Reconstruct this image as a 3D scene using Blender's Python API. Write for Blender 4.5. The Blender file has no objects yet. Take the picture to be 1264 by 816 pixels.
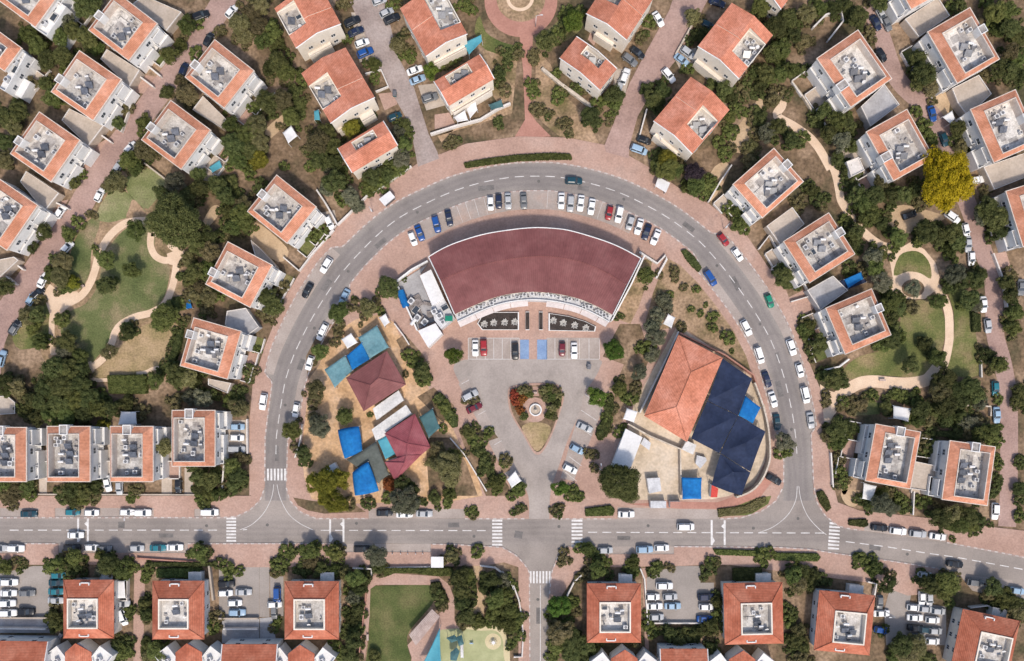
import bpy, math, random
import numpy as np
from mathutils import Vector, Matrix
from mathutils.geometry import tessellate_polygon
random.seed(7)
SC = bpy.context.scene
COL = SC.collection
R = math.radians
# ---------------------------------------------------------------- mapping: aerial survey grid -> metres
S = 0.22                                   # metres per survey unit
FOCAL = 27.3
HC = 1264 * S * FOCAL / 36.0               # flying height
NX, NY = 640.0, 500.0                      # point straight under the camera
CX, CY = (NX - 632) * S, (408 - NY) * S
TX = {'1': (0, 3.884), '2': (310, 3.884), '3': (620, 3.884), '4': (930, 3.784)}
TY = {'a': 0, 'b': 200, 'c': 400, 'd': 606}
def Z(t, x, y):
    x0, f = TX[t[1]]
    return (x0 + x / f, TY[t[0]] + y / f)
def ZZ(t, pts): return [Z(t, x, y) for x, y in pts]
def g(px, py, h=0.0):
    wx = (px - 632) * S; wy = (408 - py) * S
    k = (HC - h) / HC
    return Vector((CX + (wx - CX) * k, CY + (wy - CY) * k, h))
def gp(pts, h=0.0): return [g(x, y, h) for x, y in pts]

# ---------------------------------------------------------------- mesh builder
class MB:
    def __init__(s): s.v = []; s.f = []; s.m = []; s.smooth = False
    def face(s, pts, mi=0):
        n = len(s.v); s.v.extend([tuple(p) for p in pts]); s.f.append(tuple(range(n, n + len(pts)))); s.m.append(mi)
    def prism(s, pts, z0, z1, mi=0, side=None, bottom=False):
        """pts: ccw or cw list of xy"""
        pts = [(p[0], p[1]) for p in pts]
        if area(pts) < 0: pts = pts[::-1]
        n = len(s.v); k = len(pts)
        s.v.extend([(x, y, z0) for x, y in pts]); s.v.extend([(x, y, z1) for x, y in pts])
        sm = mi if side is None else side
        for i in range(k):
            j = (i + 1) % k
            s.f.append((n + i, n + j, n + k + j, n + k + i)); s.m.append(sm)
        if k <= 4:
            s.f.append(tuple(n + k + i for i in range(k))); s.m.append(mi)
        else:
            for t in tri(pts): s.f.append(tuple(n + k + i for i in t)); s.m.append(mi)
        if bottom: s.f.append(tuple(n + i for i in reversed(range(k)))); s.m.append(sm)
    def sheet(s, pts, z, mi=0):
        pts = [(p[0], p[1]) for p in pts]
        if area(pts) < 0: pts = pts[::-1]
        n = len(s.v); s.v.extend([(x, y, z) for x, y in pts])
        for t in tri(pts): s.f.append(tuple(n + i for i in t)); s.m.append(mi)
    def box(s, x0, x1, y0, y1, z0, z1, mi=0, M=None):
        c = [(x0,y0,z0),(x1,y0,z0),(x1,y1,z0),(x0,y1,z0),(x0,y0,z1),(x1,y0,z1),(x1,y1,z1),(x0,y1,z1)]
        if M is not None: c = [tuple(M @ Vector(p)) for p in c]
        n = len(s.v); s.v.extend(c)
        for q in ((3,2,1,0),(4,5,6,7),(0,1,5,4),(1,2,6,5),(2,3,7,6),(3,0,4,7)):
            s.f.append(tuple(n + i for i in q)); s.m.append(mi)
    def cyl(s, c, r0, r1, z0, z1, k=12, mi=0, M=None):
        n = len(s.v); vs = []
        for (r, z) in ((r0, z0), (r1, z1)):
            for i in range(k):
                a = 2 * math.pi * i / k
                vs.append((c[0] + r * math.cos(a), c[1] + r * math.sin(a), z))
        if M is not None: vs = [tuple(M @ Vector(p)) for p in vs]
        s.v.extend(vs)
        for i in range(k):
            j = (i + 1) % k
            s.f.append((n + i, n + j, n + k + j, n + k + i)); s.m.append(mi)
        s.f.append(tuple(n + k + i for i in range(k))); s.m.append(mi)
        s.f.append(tuple(n + i for i in reversed(range(k)))); s.m.append(mi)
    def tube(s, a, b, r0, r1, k=7, mi=0):
        a = Vector(a); b = Vector(b); d = (b - a); L = d.length
        if L < 1e-6: return
        M = Matrix.Translation(a) @ d.to_track_quat('Z', 'Y').to_matrix().to_4x4()
        s.cyl((0, 0), r0, r1, 0, L, k, mi, M)
    def strip(s, A, B, z, mi=0):
        for i in range(len(A) - 1):
            q = [(A[i][0], A[i][1], z), (A[i+1][0], A[i+1][1], z), (B[i+1][0], B[i+1][1], z), (B[i][0], B[i][1], z)]
            if area([(p[0], p[1]) for p in q]) < 0: q = q[::-1]
            s.face(q, mi)
    def mesh(s, name):
        me = bpy.data.meshes.new(name); me.from_pydata(s.v, [], s.f); 
        me.polygons.foreach_set('material_index', s.m)
        if s.smooth: me.polygons.foreach_set('use_smooth', [True] * len(s.f))
        me.update(); return me
    def build(s, name, mats, parent=None, off=None):
        if off is not None: s.v = [(x - off[0], y - off[1], z - off[2]) for x, y, z in s.v]
        me = s.mesh(name)
        for m in (mats if isinstance(mats, (list, tuple)) else [mats]): me.materials.append(m)
        return link(name, me, parent, off)
def link(name, me, parent=None, off=None):
    o = bpy.data.objects.new(name, me); COL.objects.link(o)
    if parent is not None: o.parent = parent
    elif off is not None: o.location = off
    return o
def area(p): return 0.5 * sum(p[i][0] * p[(i+1) % len(p)][1] - p[(i+1) % len(p)][0] * p[i][1] for i in range(len(p)))
def tri(pts):
    out = []
    for t in tessellate_polygon([[Vector((x, y, 0)) for x, y in pts]]):
        a, b, c = [pts[i] for i in t]
        ar = area([a, b, c])
        if abs(ar) < 1e-9: continue
        out.append(tuple(t) if ar > 0 else tuple(reversed(t)))
    return out
def inside(p, poly):
    x, y = p[0], p[1]; c = False; n = len(poly); j = n - 1
    for i in range(n):
        if (poly[i][1] > y) != (poly[j][1] > y) and x < (poly[j][0] - poly[i][0]) * (y - poly[i][1]) / (poly[j][1] - poly[i][1]) + poly[i][0]: c = not c
        j = i
    return c
def smooth(pts, n=6, closed=True):
    """Catmull-Rom through pts"""
    out = []; k = len(pts)
    for i in range(k if closed else k - 1):
        if closed: p = [pts[(i + d) % k] for d in (-1, 0, 1, 2)]
        else: p = [pts[max(0, i - 1)], pts[i], pts[i + 1], pts[min(k - 1, i + 2)]]
        for s_ in range(n):
            t = s_ / n
            out.append(tuple(0.5 * ((2 * p[1][c]) + (-p[0][c] + p[2][c]) * t + (2 * p[0][c] - 5 * p[1][c] + 4 * p[2][c] - p[3][c]) * t * t + (-p[0][c] + 3 * p[1][c] - 3 * p[2][c] + p[3][c]) * t ** 3) for c in range(len(pts[0]))))
    if not closed: out.append(tuple(pts[-1]))
    return out
def ribbon(pts, wa, wb=None):
    """offset polylines either side of a centre line; wa/wb numbers or lists"""
    n = len(pts); A = []; B = []
    if wb is None: wb = wa
    for i in range(n):
        a = Vector(pts[max(0, i - 1)][:2]); b = Vector(pts[min(n - 1, i + 1)][:2]); d = (b - a).normalized(); nn = Vector((-d.y, d.x)); p = Vector(pts[i][:2])
        A.append(p + nn * (wa[i] if isinstance(wa, list) else wa)); B.append(p - nn * (wb[i] if isinstance(wb, list) else wb))
    return A, B
def tag(o, label=None, cat=None, group=None, kind=None):
    if label: o['label'] = label
    if cat: o['category'] = cat
    if group: o['group'] = group
    if kind: o['kind'] = kind
    return o
def empty(name, loc, rz=0.0):
    o = bpy.data.objects.new(name, None); COL.objects.link(o); o.location = loc; o.rotation_euler = (0, 0, rz); o.empty_display_size = 0.5; return o
def copy_tree(o, parent=None):
    c = o.copy(); COL.objects.link(c)
    if parent is not None: c.parent = parent
    for ch in o.children: copy_tree(ch, c)
    return c
ORD = ['first','second','third','fourth','fifth','sixth','seventh','eighth','ninth','tenth','eleventh','twelfth','thirteenth','fourteenth','fifteenth','sixteenth','seventeenth','eighteenth','nineteenth','twentieth']
# ---------------------------------------------------------------- materials
def mat(name, cols, scale=0.5, fine=6.0, rough=0.9, fine_amt=0.18, objcoord=False, rnd=0.0, spec=0.2, metal=0.0, lines=None, stretch=None, trans=0.0, hue=0.0, contrast=(0.35, 0.65), cracks=False, stain=0.0, stain_scale=.22):
    """cols: two or three base colours mixed by large noise; fine grain multiplies value"""
    m = bpy.data.materials.new(name); m.use_nodes = True; nt = m.node_tree; N = nt.nodes; L = nt.links
    b = N['Principled BSDF']; b.inputs['Roughness'].default_value = rough; b.inputs['Metallic'].default_value = metal
    b.inputs['Specular IOR Level'].default_value = spec
    if objcoord:
        tc = N.new('ShaderNodeTexCoord'); vec = tc.outputs['Object']
    else:
        tc = N.new('ShaderNodeNewGeometry'); vec = tc.outputs['Position']
    if stretch:
        mp = N.new('ShaderNodeMapping'); mp.inputs['Scale'].default_value = stretch; L.new(vec, mp.inputs['Vector']); vec2 = mp.outputs['Vector']
    else: vec2 = vec
    oi = None
    if rnd or hue: oi = N.new('ShaderNodeObjectInfo')
    n1 = N.new('ShaderNodeTexNoise'); n1.inputs['Scale'].default_value = scale; n1.inputs['Detail'].default_value = 6; n1.inputs['Roughness'].default_value = 0.6; L.new(vec2, n1.inputs['Vector'])
    r = N.new('ShaderNodeValToRGB'); L.new(n1.outputs['Fac'], r.inputs['Fac'])
    els = r.color_ramp.elements
    els[0].position = contrast[0]; els[1].position = contrast[1]
    els[0].color = (*cols[0], 1); els[1].color = (*cols[-1], 1)
    if len(cols) == 3:
        e = els.new(sum(contrast) / 2); e.color = (*cols[1], 1)
    col = r.outputs['Color']
    n2 = N.new('ShaderNodeTexNoise'); n2.inputs['Scale'].default_value = fine; n2.inputs['Detail'].default_value = 3; L.new(vec, n2.inputs['Vector'])
    mr = N.new('ShaderNodeMapRange'); mr.inputs['From Min'].default_value = 0.3; mr.inputs['From Max'].default_value = 0.7
    mr.inputs['To Min'].default_value = 1 - fine_amt; mr.inputs['To Max'].default_value = 1 + fine_amt; L.new(n2.outputs['Fac'], mr.inputs['Value'])
    val = mr.outputs['Result']
    if rnd:
        mr2 = N.new('ShaderNodeMapRange'); mr2.inputs['To Min'].default_value = 1 - rnd; mr2.inputs['To Max'].default_value = 1 + rnd; L.new(oi.outputs['Random'], mr2.inputs['Value'])
        mu = N.new('ShaderNodeMath'); mu.operation = 'MULTIPLY'; L.new(val, mu.inputs[0]); L.new(mr2.outputs['Result'], mu.inputs[1]); val = mu.outputs[0]
    if lines:   # (axis scale, amount): courses in the uv map direction
        uv = N.new('ShaderNodeUVMap'); w = N.new('ShaderNodeTexWave'); w.wave_type = 'BANDS'; w.bands_direction = 'X'; w.inputs['Scale'].default_value = lines[0]; w.inputs['Distortion'].default_value = 0.6; w.inputs['Detail'].default_value = 2
        L.new(uv.outputs['UV'], w.inputs['Vector'])
        mr3 = N.new('ShaderNodeMapRange'); mr3.inputs['To Min'].default_value = 1 - lines[1]; mr3.inputs['To Max'].default_value = 1 + lines[1] * 0.5; L.new(w.outputs['Fac'], mr3.inputs['Value'])
        mu = N.new('ShaderNodeMath'); mu.operation = 'MULTIPLY'; L.new(val, mu.inputs[0]); L.new(mr3.outputs['Result'], mu.inputs[1]); val = mu.outputs[0]
        bp = N.new('ShaderNodeBump'); bp.inputs['Strength'].default_value = 0.35; bp.inputs['Distance'].default_value = 0.05; L.new(w.outputs['Fac'], bp.inputs['Height']); L.new(bp.outputs['Normal'], b.inputs['Normal'])
    if stain:
        n3 = N.new('ShaderNodeTexNoise'); n3.inputs['Scale'].default_value = stain_scale; n3.inputs['Detail'].default_value = 9; n3.inputs['Roughness'].default_value = .68; n3.inputs['Distortion'].default_value = .4; L.new(vec, n3.inputs['Vector'])
        mr6 = N.new('ShaderNodeMapRange'); mr6.inputs['From Min'].default_value = .5; mr6.inputs['From Max'].default_value = .72; mr6.inputs['To Min'].default_value = 1.0; mr6.inputs['To Max'].default_value = 1 - stain; L.new(n3.outputs['Fac'], mr6.inputs['Value'])
        mu = N.new('ShaderNodeMath'); mu.operation = 'MULTIPLY'; L.new(val, mu.inputs[0]); L.new(mr6.outputs['Result'], mu.inputs[1]); val = mu.outputs[0]
    if cracks:
        vo = N.new('ShaderNodeTexVoronoi'); vo.feature = 'DISTANCE_TO_EDGE'; vo.inputs['Scale'].default_value = 0.09; L.new(vec, vo.inputs['Vector'])
        mr4 = N.new('ShaderNodeMapRange'); mr4.inputs['From Max'].default_value = 0.012; mr4.inputs['To Min'].default_value = 0.8; mr4.inputs['To Max'].default_value = 1.0; L.new(vo.outputs['Distance'], mr4.inputs['Value'])
        mu = N.new('ShaderNodeMath'); mu.operation = 'MULTIPLY'; L.new(val, mu.inputs[0]); L.new(mr4.outputs['Result'], mu.inputs[1]); val = mu.outputs[0]
    hs = N.new('ShaderNodeHueSaturation'); L.new(col, hs.inputs['Color']); L.new(val, hs.inputs['Value'])
    if hue:
        mr5 = N.new('ShaderNodeMapRange'); mr5.inputs['To Min'].default_value = 0.5 - hue; mr5.inputs['To Max'].default_value = 0.5 + hue
        ml = N.new('ShaderNodeMath'); ml.operation = 'FRACT'; m7 = N.new('ShaderNodeMath'); m7.operation = 'MULTIPLY'; m7.inputs[1].default_value = 7.13
        L.new(oi.outputs['Random'], m7.inputs[0]); L.new(m7.outputs[0], ml.inputs[0]); L.new(ml.outputs[0], mr5.inputs['Value']); L.new(mr5.outputs['Result'], hs.inputs['Hue'])
    L.new(hs.outputs['Color'], b.inputs['Base Color'])
    if trans:
        t = N.new('ShaderNodeBsdfTranslucent'); L.new(hs.outputs['Color'], t.inputs['Color']); mx = N.new('ShaderNodeMixShader'); mx.inputs[0].default_value = trans
        L.new(b.outputs[0], mx.inputs[1]); L.new(t.outputs[0], mx.inputs[2]); L.new(mx.outputs[0], N['Material Output'].inputs['Surface'])
    return m
M = {}
M['soil'] = mat('soil', [(.07,.062,.032),(.17,.115,.07),(.30,.21,.14)], .09, 1.2, fine_amt=.35, stain=.35)
M['dry'] = mat('dry_soil', [(.16,.125,.06),(.3,.205,.125),(.4,.275,.18)], .12, 1.5, fine_amt=.3, stain=.35)
M['sandyard'] = mat('orange_sand', [(.41,.255,.135),(.52,.335,.19),(.55,.38,.25)], .15, 1.5, fine_amt=.2, stain=.35, stain_scale=.16)
M['grass'] = mat('lawn_grass', [(.075,.095,.028),(.14,.145,.05),(.26,.2,.105)], .11, 2.5, fine_amt=.3, stain=.3)
M['lush'] = mat('lush_grass', [(.075,.1,.034),(.125,.14,.055),(.28,.215,.13)], .075, 2.5, fine_amt=.28, stain=.28)
M['palegrass'] = mat('pale_grass', [(.15,.17,.065),(.21,.215,.1),(.31,.265,.155)], .14, 2.5, fine_amt=.26, stain=.22)
M['darkgrass'] = mat('dense_lawn', [(.055,.075,.022),(.085,.1,.033),(.14,.13,.055)], .1, 2.5, fine_amt=.26, stain=.25)
M['straw'] = mat('straw_grass', [(.24,.19,.09),(.335,.245,.135),(.4,.285,.175)], .13, 2, fine_amt=.24, stain=.28)
M['sand'] = mat('sand_path', [(.6,.44,.31),(.68,.52,.38)], .3, 3, fine_amt=.08)
M['brownpath'] = mat('compacted_earth', [(.4,.28,.17),(.5,.37,.24)], .2, 2, fine_amt=.12)
M['pink'] = mat('pink_pavers', [(.32,.205,.16),(.4,.262,.207),(.45,.312,.255)], .11, 2.2, fine_amt=.14, stain=.2, contrast=(.28,.7))
M['pinklane'] = mat('rose_lane_pavers', [(.275,.18,.15),(.35,.236,.2),(.4,.278,.24)], .09, 2.0, fine_amt=.15, stain=.22, contrast=(.28,.7))
M['lanegrey'] = mat('grey_lane_pavers', [(.255,.2,.18),(.325,.265,.24),(.37,.31,.285)], .09, 2.0, fine_amt=.15, stain=.2)
M['redpave'] = mat('red_pavers', [(.34,.17,.13),(.42,.22,.17)], .2, 2, fine_amt=.1)
M['asphalt'] = mat('asphalt', [(.205,.178,.16),(.27,.236,.212),(.335,.292,.262)], .05, 2.5, fine_amt=.09, stain=.16, contrast=(.25,.72))
M['mhole'] = mat('manhole_iron', [(.1,.095,.09),(.15,.14,.13)], 2, 6, fine_amt=.2)
M['patch'] = mat('asphalt_patch', [(.13,.12,.115),(.19,.175,.165)], .5, 3, fine_amt=.15, stain=.3)
M['drive'] = mat('drive_asphalt', [(.27,.233,.208),(.375,.326,.292)], .08, 2.5, fine_amt=.09, stain=.2, contrast=(.25,.7))
M['bay'] = mat('bay_pavers', [(.3,.25,.22),(.38,.325,.29)], .15, 2.5, fine_amt=.1)
M['strip'] = mat('strip_pavers', [(.3,.25,.22),(.345,.295,.265),(.4,.3,.25)], .12, 2.5, fine_amt=.1)
M['lot'] = mat('lot_concrete', [(.25,.22,.195),(.335,.295,.265)], .1, 2.5, fine_amt=.08)
M['beige'] = mat('beige_concrete', [(.38,.315,.255),(.46,.39,.325)], .2, 2, fine_amt=.1, stain=.2, rough=.85)
M['tanyard'] = mat('tan_concrete', [(.44,.35,.25),(.54,.44,.33),(.57,.48,.38)], .13, 1.5, fine_amt=.12, stain=.28)
M['greydeck'] = mat('grey_deck', [(.28,.27,.27),(.38,.37,.37)], .3, 2, fine_amt=.1)
M['kerbw'] = mat('kerb_white', [(.4,.35,.32),(.52,.47,.44)], .5, 4, fine_amt=.12)
M['kerbg'] = mat('kerb_grey', [(.33,.24,.21),(.4,.31,.28)], .5, 4, fine_amt=.12)
M['paint'] = mat('road_paint', [(.52,.5,.48),(.7,.68,.66)], .8, 5, fine_amt=.15)
M['bluepaint'] = mat('blue_bay_paint', [(.17,.25,.4),(.22,.31,.46)], .5, 4, fine_amt=.1)
M['plaster'] = mat('white_plaster', [(.6,.59,.575),(.7,.69,.675)], .3, 2, fine_amt=.06, rnd=.04)
M['cream'] = mat('cream_plaster', [(.64,.57,.48),(.72,.66,.58)], .3, 2, fine_amt=.06, rnd=.05)
M['coping'] = mat('cream_coping', [(.5,.42,.36),(.6,.53,.47)], .6, 3, fine_amt=.12, rnd=.08)
M['stone'] = mat('rubble_stone', [(.4,.34,.27),(.55,.48,.4)], .8, 3, fine_amt=.2)
M['whitewall'] = mat('pale_wall', [(.55,.51,.47),(.66,.62,.58)], .5, 3, fine_amt=.1)
M['tile'] = mat('terracotta_tiles', [(.4,.168,.098),(.48,.212,.13),(.54,.265,.178)], .25, 1.6, fine_amt=.15, rnd=.15, lines=(.8, .16), stain=.18, stain_scale=.3)
M['tilered'] = mat('red_clay_tiles', [(.33,.098,.055),(.405,.132,.078),(.46,.175,.11)], .25, 1.6, fine_amt=.15, rnd=.12, lines=(.8, .18), stain=.2, stain_scale=.3)
M['tileorange'] = mat('orange_clay_tiles', [(.41,.15,.09),(.49,.19,.12),(.55,.24,.165)], .2, 1.6, fine_amt=.14, rnd=.12, lines=(.8, .16), stain=.2, stain_scale=.3)
M['maroon'] = mat('maroon_roof_sheet', [(.15,.053,.052),(.182,.067,.065),(.212,.086,.082)], .15, 1.0, fine_amt=.09, rough=.65, rnd=.03, lines=(.55, .07), stain=.14, stain_scale=.12)
M['maroonred'] = mat('faded_maroon_tiles', [(.2,.05,.06),(.25,.068,.08),(.29,.095,.105)], .2, 1.2, fine_amt=.1, rough=.7, lines=(.7, .12), stain=.18)
M['rust'] = mat('brown_grey_junk', [(.16,.14,.13),(.27,.235,.22)], 1.2, 4, fine_amt=.25)
M['terrace'] = mat('roof_screed', [(.32,.29,.26),(.48,.455,.425),(.58,.555,.52)], .45, 2.5, fine_amt=.2, rnd=.18, stain=.3, stain_scale=.4)
M['stain'] = mat('worn_screed', [(.22,.2,.19),(.4,.38,.36)], .6, 3, fine_amt=.15)
M['glass'] = mat('dark_glass', [(.03,.04,.05),(.05,.06,.075)], .5, 2, rough=.12, fine_amt=.05, spec=.5)
M['solar'] = mat('solar_glass', [(.05,.058,.075),(.1,.11,.135)], 1.5, 3, rough=.3, fine_amt=.1, spec=.5, rnd=.3)
M['metal'] = mat('light_metal', [(.5,.5,.5),(.6,.6,.6)], 1, 4, rough=.5, fine_amt=.08, rnd=.1)
M['darkmetal'] = mat('dark_metal', [(.1,.1,.11),(.17,.17,.18)], 1, 4, rough=.5, fine_amt=.1, rnd=.2)
M['white'] = mat('white_sheet', [(.6,.59,.58),(.68,.67,.66)], .5, 2, rough=.6, fine_amt=.04)
M['greysheet'] = mat('grey_sheet', [(.42,.42,.43),(.55,.55,.56)], .5, 2, rough=.6, fine_amt=.08)
M['whitedirty'] = mat('stained_white_roof', [(.5,.49,.47),(.62,.6,.57)], .4, 2, rough=.7, fine_amt=.12, stain=.25, stain_scale=.35)
M['blue'] = mat('blue_canvas', [(.008,.12,.36),(.015,.18,.46)], .4, 1.5, rough=.8, fine_amt=.14, stain=.25, trans=.12)
M['navy'] = mat('navy_canvas', [(.014,.022,.05),(.026,.038,.08)], .25, 1.5, rough=.8, fine_amt=.14, stain=.25, trans=.06)
M['teal'] = mat('teal_net', [(.12,.25,.285),(.18,.325,.36)], .3, 1.5, rough=.85, fine_amt=.14, stain=.22, trans=.15)
M['darkteal'] = mat('dark_teal_net', [(.05,.12,.13),(.08,.16,.17)], .3, 1.5, rough=.85, fine_amt=.1, trans=.1)
M['greynet'] = mat('grey_green_net', [(.09,.1,.09),(.13,.145,.13)], .3, 1.5, rough=.9, fine_amt=.12, trans=.1)
M['turq'] = mat('turquoise_canvas', [(.07,.28,.36),(.1,.36,.44)], .3, 1.5, rough=.7, fine_amt=.06, trans=.1)
M['playfloor'] = mat('rubber_play_floor', [(.3,.31,.16),(.38,.38,.21)], .3, 2, fine_amt=.06)
M['rubbertan'] = mat('rubber_tan', [(.5,.42,.25),(.55,.47,.3)], .4, 2, fine_amt=.06)
M['planter'] = mat('dark_mulch', [(.03,.025,.022),(.065,.05,.045)], .8, 4, fine_amt=.3)
M['bark'] = mat('bark', [(.1,.07,.045),(.17,.12,.08)], 2, 8, fine_amt=.2)
M['rubber'] = mat('tyre_rubber', [(.02,.02,.02),(.03,.03,.03)], 2, 8)
M['redplastic'] = mat('red_panel', [(.5,.05,.04),(.55,.07,.05)], 1, 4, rough=.5)
M['wood'] = mat('weathered_planks', [(.35,.27,.24),(.46,.37,.33)], .6, 3, fine_amt=.12, stretch=(1,1,1))
LEAF = {
 'd': [(.04,.049,.016),(.073,.084,.027),(.125,.132,.046)],
 'm': [(.052,.066,.018),(.092,.108,.03),(.145,.16,.05)],
 'b': [(.04,.078,.013),(.075,.12,.02),(.115,.165,.03)],
 'o': [(.08,.075,.03),(.135,.12,.052),(.195,.17,.085)],
 'y': [(.1,.105,.014),(.155,.15,.02),(.23,.21,.03)],
 'g': [(.065,.07,.04),(.115,.118,.072),(.18,.178,.115)],
 'Y': [(.3,.25,.008),(.5,.42,.012),(.62,.53,.03)],
 'r': [(.13,.035,.015),(.2,.06,.022),(.25,.09,.03)],
 'p': [(.025,.018,.025),(.045,.032,.04),(.07,.05,.06)],
}
for k, c in LEAF.items():
    M['leaf_' + k] = mat('foliage_' + k, c, .9, 3.0, rough=.75, fine_amt=.3, rnd=.34, hue=.022, trans=.15, spec=.15, contrast=(.3,.68))
CARC = {'white': (.78,.78,.77), 'silver': (.42,.43,.44), 'grey': (.16,.165,.17), 'black': (.014,.015,.018), 'navy': (.014,.022,.055), 'blue': (.012,.07,.26), 'pale blue': (.28,.4,.52), 'red': (.3,.02,.025), 'dark red': (.14,.015,.025), 'teal': (.02,.16,.2), 'dark teal': (.012,.05,.07), 'green': (.01,.2,.12)}
for k, c in CARC.items():
    M['car_' + k] = mat('paint_' + k.replace(' ', '_'), [tuple(x * .92 for x in c), c], .8, 3, rough=.28, fine_amt=.02, spec=.5, rnd=.05)

# tyre darkened lanes on the carriageways: wear that follows the lanes (uv x = metres from the centre line)
def wear(m, stops):
    nt = m.node_tree; N = nt.nodes; L = nt.links; b = N['Principled BSDF']
    hs = [l.from_node for l in nt.links if l.to_socket == b.inputs['Base Color']][0]
    uv = N.new('ShaderNodeUVMap'); sp = N.new('ShaderNodeSeparateXYZ'); L.new(uv.outputs['UV'], sp.inputs[0])
    ns = N.new('ShaderNodeTexNoise'); ns.inputs['Scale'].default_value = .12; ns.inputs['Detail'].default_value = 4; g_ = N.new('ShaderNodeNewGeometry'); L.new(g_.outputs['Position'], ns.inputs['Vector'])
    ad = N.new('ShaderNodeMath'); ad.operation = 'MULTIPLY_ADD'; ad.inputs[1].default_value = 1.6; L.new(ns.outputs['Fac'], ad.inputs[0]); L.new(sp.outputs['X'], ad.inputs[2])
    sb = N.new('ShaderNodeMath'); sb.operation = 'SUBTRACT'; sb.inputs[1].default_value = .8; L.new(ad.outputs[0], sb.inputs[0])
    ab = N.new('ShaderNodeMath'); ab.operation = 'ABSOLUTE'; L.new(sb.outputs[0], ab.inputs[0])
    dv = N.new('ShaderNodeMath'); dv.operation = 'DIVIDE'; dv.inputs[1].default_value = 8; L.new(ab.outputs[0], dv.inputs[0])
    r = N.new('ShaderNodeValToRGB'); L.new(dv.outputs[0], r.inputs['Fac']); e = r.color_ramp.elements
    e[0].position = stops[0][0] / 8; e[0].color = (*stops[0][1], 1); e[1].position = stops[-1][0] / 8; e[1].color = (*stops[-1][1], 1)
    for p, c in stops[1:-1]: n = e.new(p / 8); n.color = (*c, 1)
    mx = N.new('ShaderNodeMix'); mx.data_type = 'RGBA'; mx.blend_type = 'MULTIPLY'; mx.inputs['Factor'].default_value = 1.0
    L.new(hs.outputs['Color'], mx.inputs['A']); L.new(r.outputs['Color'], mx.inputs['B']); L.new(mx.outputs['Result'], b.inputs['Base Color'])
M['ringroad'] = mat('ring_asphalt', [(.205,.185,.172),(.265,.239,.222),(.32,.288,.265)], .05, 2.5, fine_amt=.09, stain=.16, contrast=(.25,.72))
wear(M['ringroad'], [(0,(.88,.87,.87)),(.7,(.78,.77,.78)),(1.5,(.87,.86,.86)),(2.3,(.78,.77,.78)),(3.3,(.94,.93,.92)),(5.0,(1.08,1.06,1.03))])
wear(M['asphalt'], [(0,(.97,.97,.97)),(.8,(.86,.86,.87)),(1.5,(.97,.97,.97)),(2.3,(.88,.88,.89)),(3.2,(1.0,1.0,1.0)),(5.0,(1.04,1.03,1.02))])
# ---------------------------------------------------------------- ground, roads, pavings
PAVED = []       # survey polygons where nothing grows
SETTING = {}
def struct(name, mb, mats):
    o = mb.build(name, mats); o['kind'] = 'structure'; return o
mb = MB(); mb.sheet([(-1500,-1500),(1500,-1500),(1500,1500),(-1500,1500)], 0.0); struct('ground', mb, M['soil'])
def sheet(name, polys, z, m, paved=True, sm=0):
    mb = MB()
    for p in polys:
        if sm: p = smooth(p, sm)
        if paved: PAVED.append(p)
        mb.sheet(gp(p), z)
    return struct(name, mb, m)
def slab(name, polys, z0, z1, m, paved=True, sm=0):
    mb = MB()
    for p in polys:
        if sm: p = smooth(p, sm)
        if paved: PAVED.append(p)
        mb.prism(gp(p), z0, z1)
    return struct(name, mb, m)

RING = [(340,618,13,13.5),(340,601,13,13.5),(341,540,13.5,14.5),(342,532,13.5,23),(346,505,14,25),(351,475,15,25),(353,467,27,25),(362,440,29,25),(378,406,30,25),(395,376,31,26),(412,350,31,25),(418,341,31,17),(432,325,30,16),(438,318,20,16),(466,290,19,16),(494,268,18.5,17),(528,250,18,18),(561,235.5,18,18),(596,225,17,18),(634,218.5,17,18),(671,217.5,17,18),(692,219,17,18),(723,225,17,18),(760,236,17,18),(795,252,17,17),(829,271.6,17,16),(866,300,17,16),(875,310,29,18),(882,318,29,27),(895.5,334,29,27),(922.5,371,29,26),(944.5,406.6,28,26),(956.4,431.7,27,26),(969,470,27,27),(979,515,27,26),(981,530,27,25),(982,537,19,17),(983.6,558.6,18.5,16.5),(985,598,19,18),(985,618,19,18)]
rp = []
for i in range(len(RING) - 1):
    a, b = RING[i], RING[i + 1]
    L = math.dist(a[:2], b[:2]); n = max(1, int(L / 8))
    for s_ in range(n):
        p0 = RING[max(0, i - 1)]; p3 = RING[min(len(RING) - 1, i + 2)]; t = s_ / n
        xy = [0.5 * ((2 * a[c]) + (-p0[c] + b[c]) * t + (2 * p0[c] - 5 * a[c] + 4 * b[c] - p3[c]) * t * t + (-p0[c] + 3 * a[c] - 3 * b[c] + p3[c]) * t ** 3) for c in (0, 1)] if L > 12 else [a[c] + (b[c] - a[c]) * t for c in (0, 1)]
        rp.append((xy[0], xy[1], a[2] + (b[2] - a[2]) * t, a[3] + (b[3] - a[3]) * t))
rp.append(RING[-1])
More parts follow.
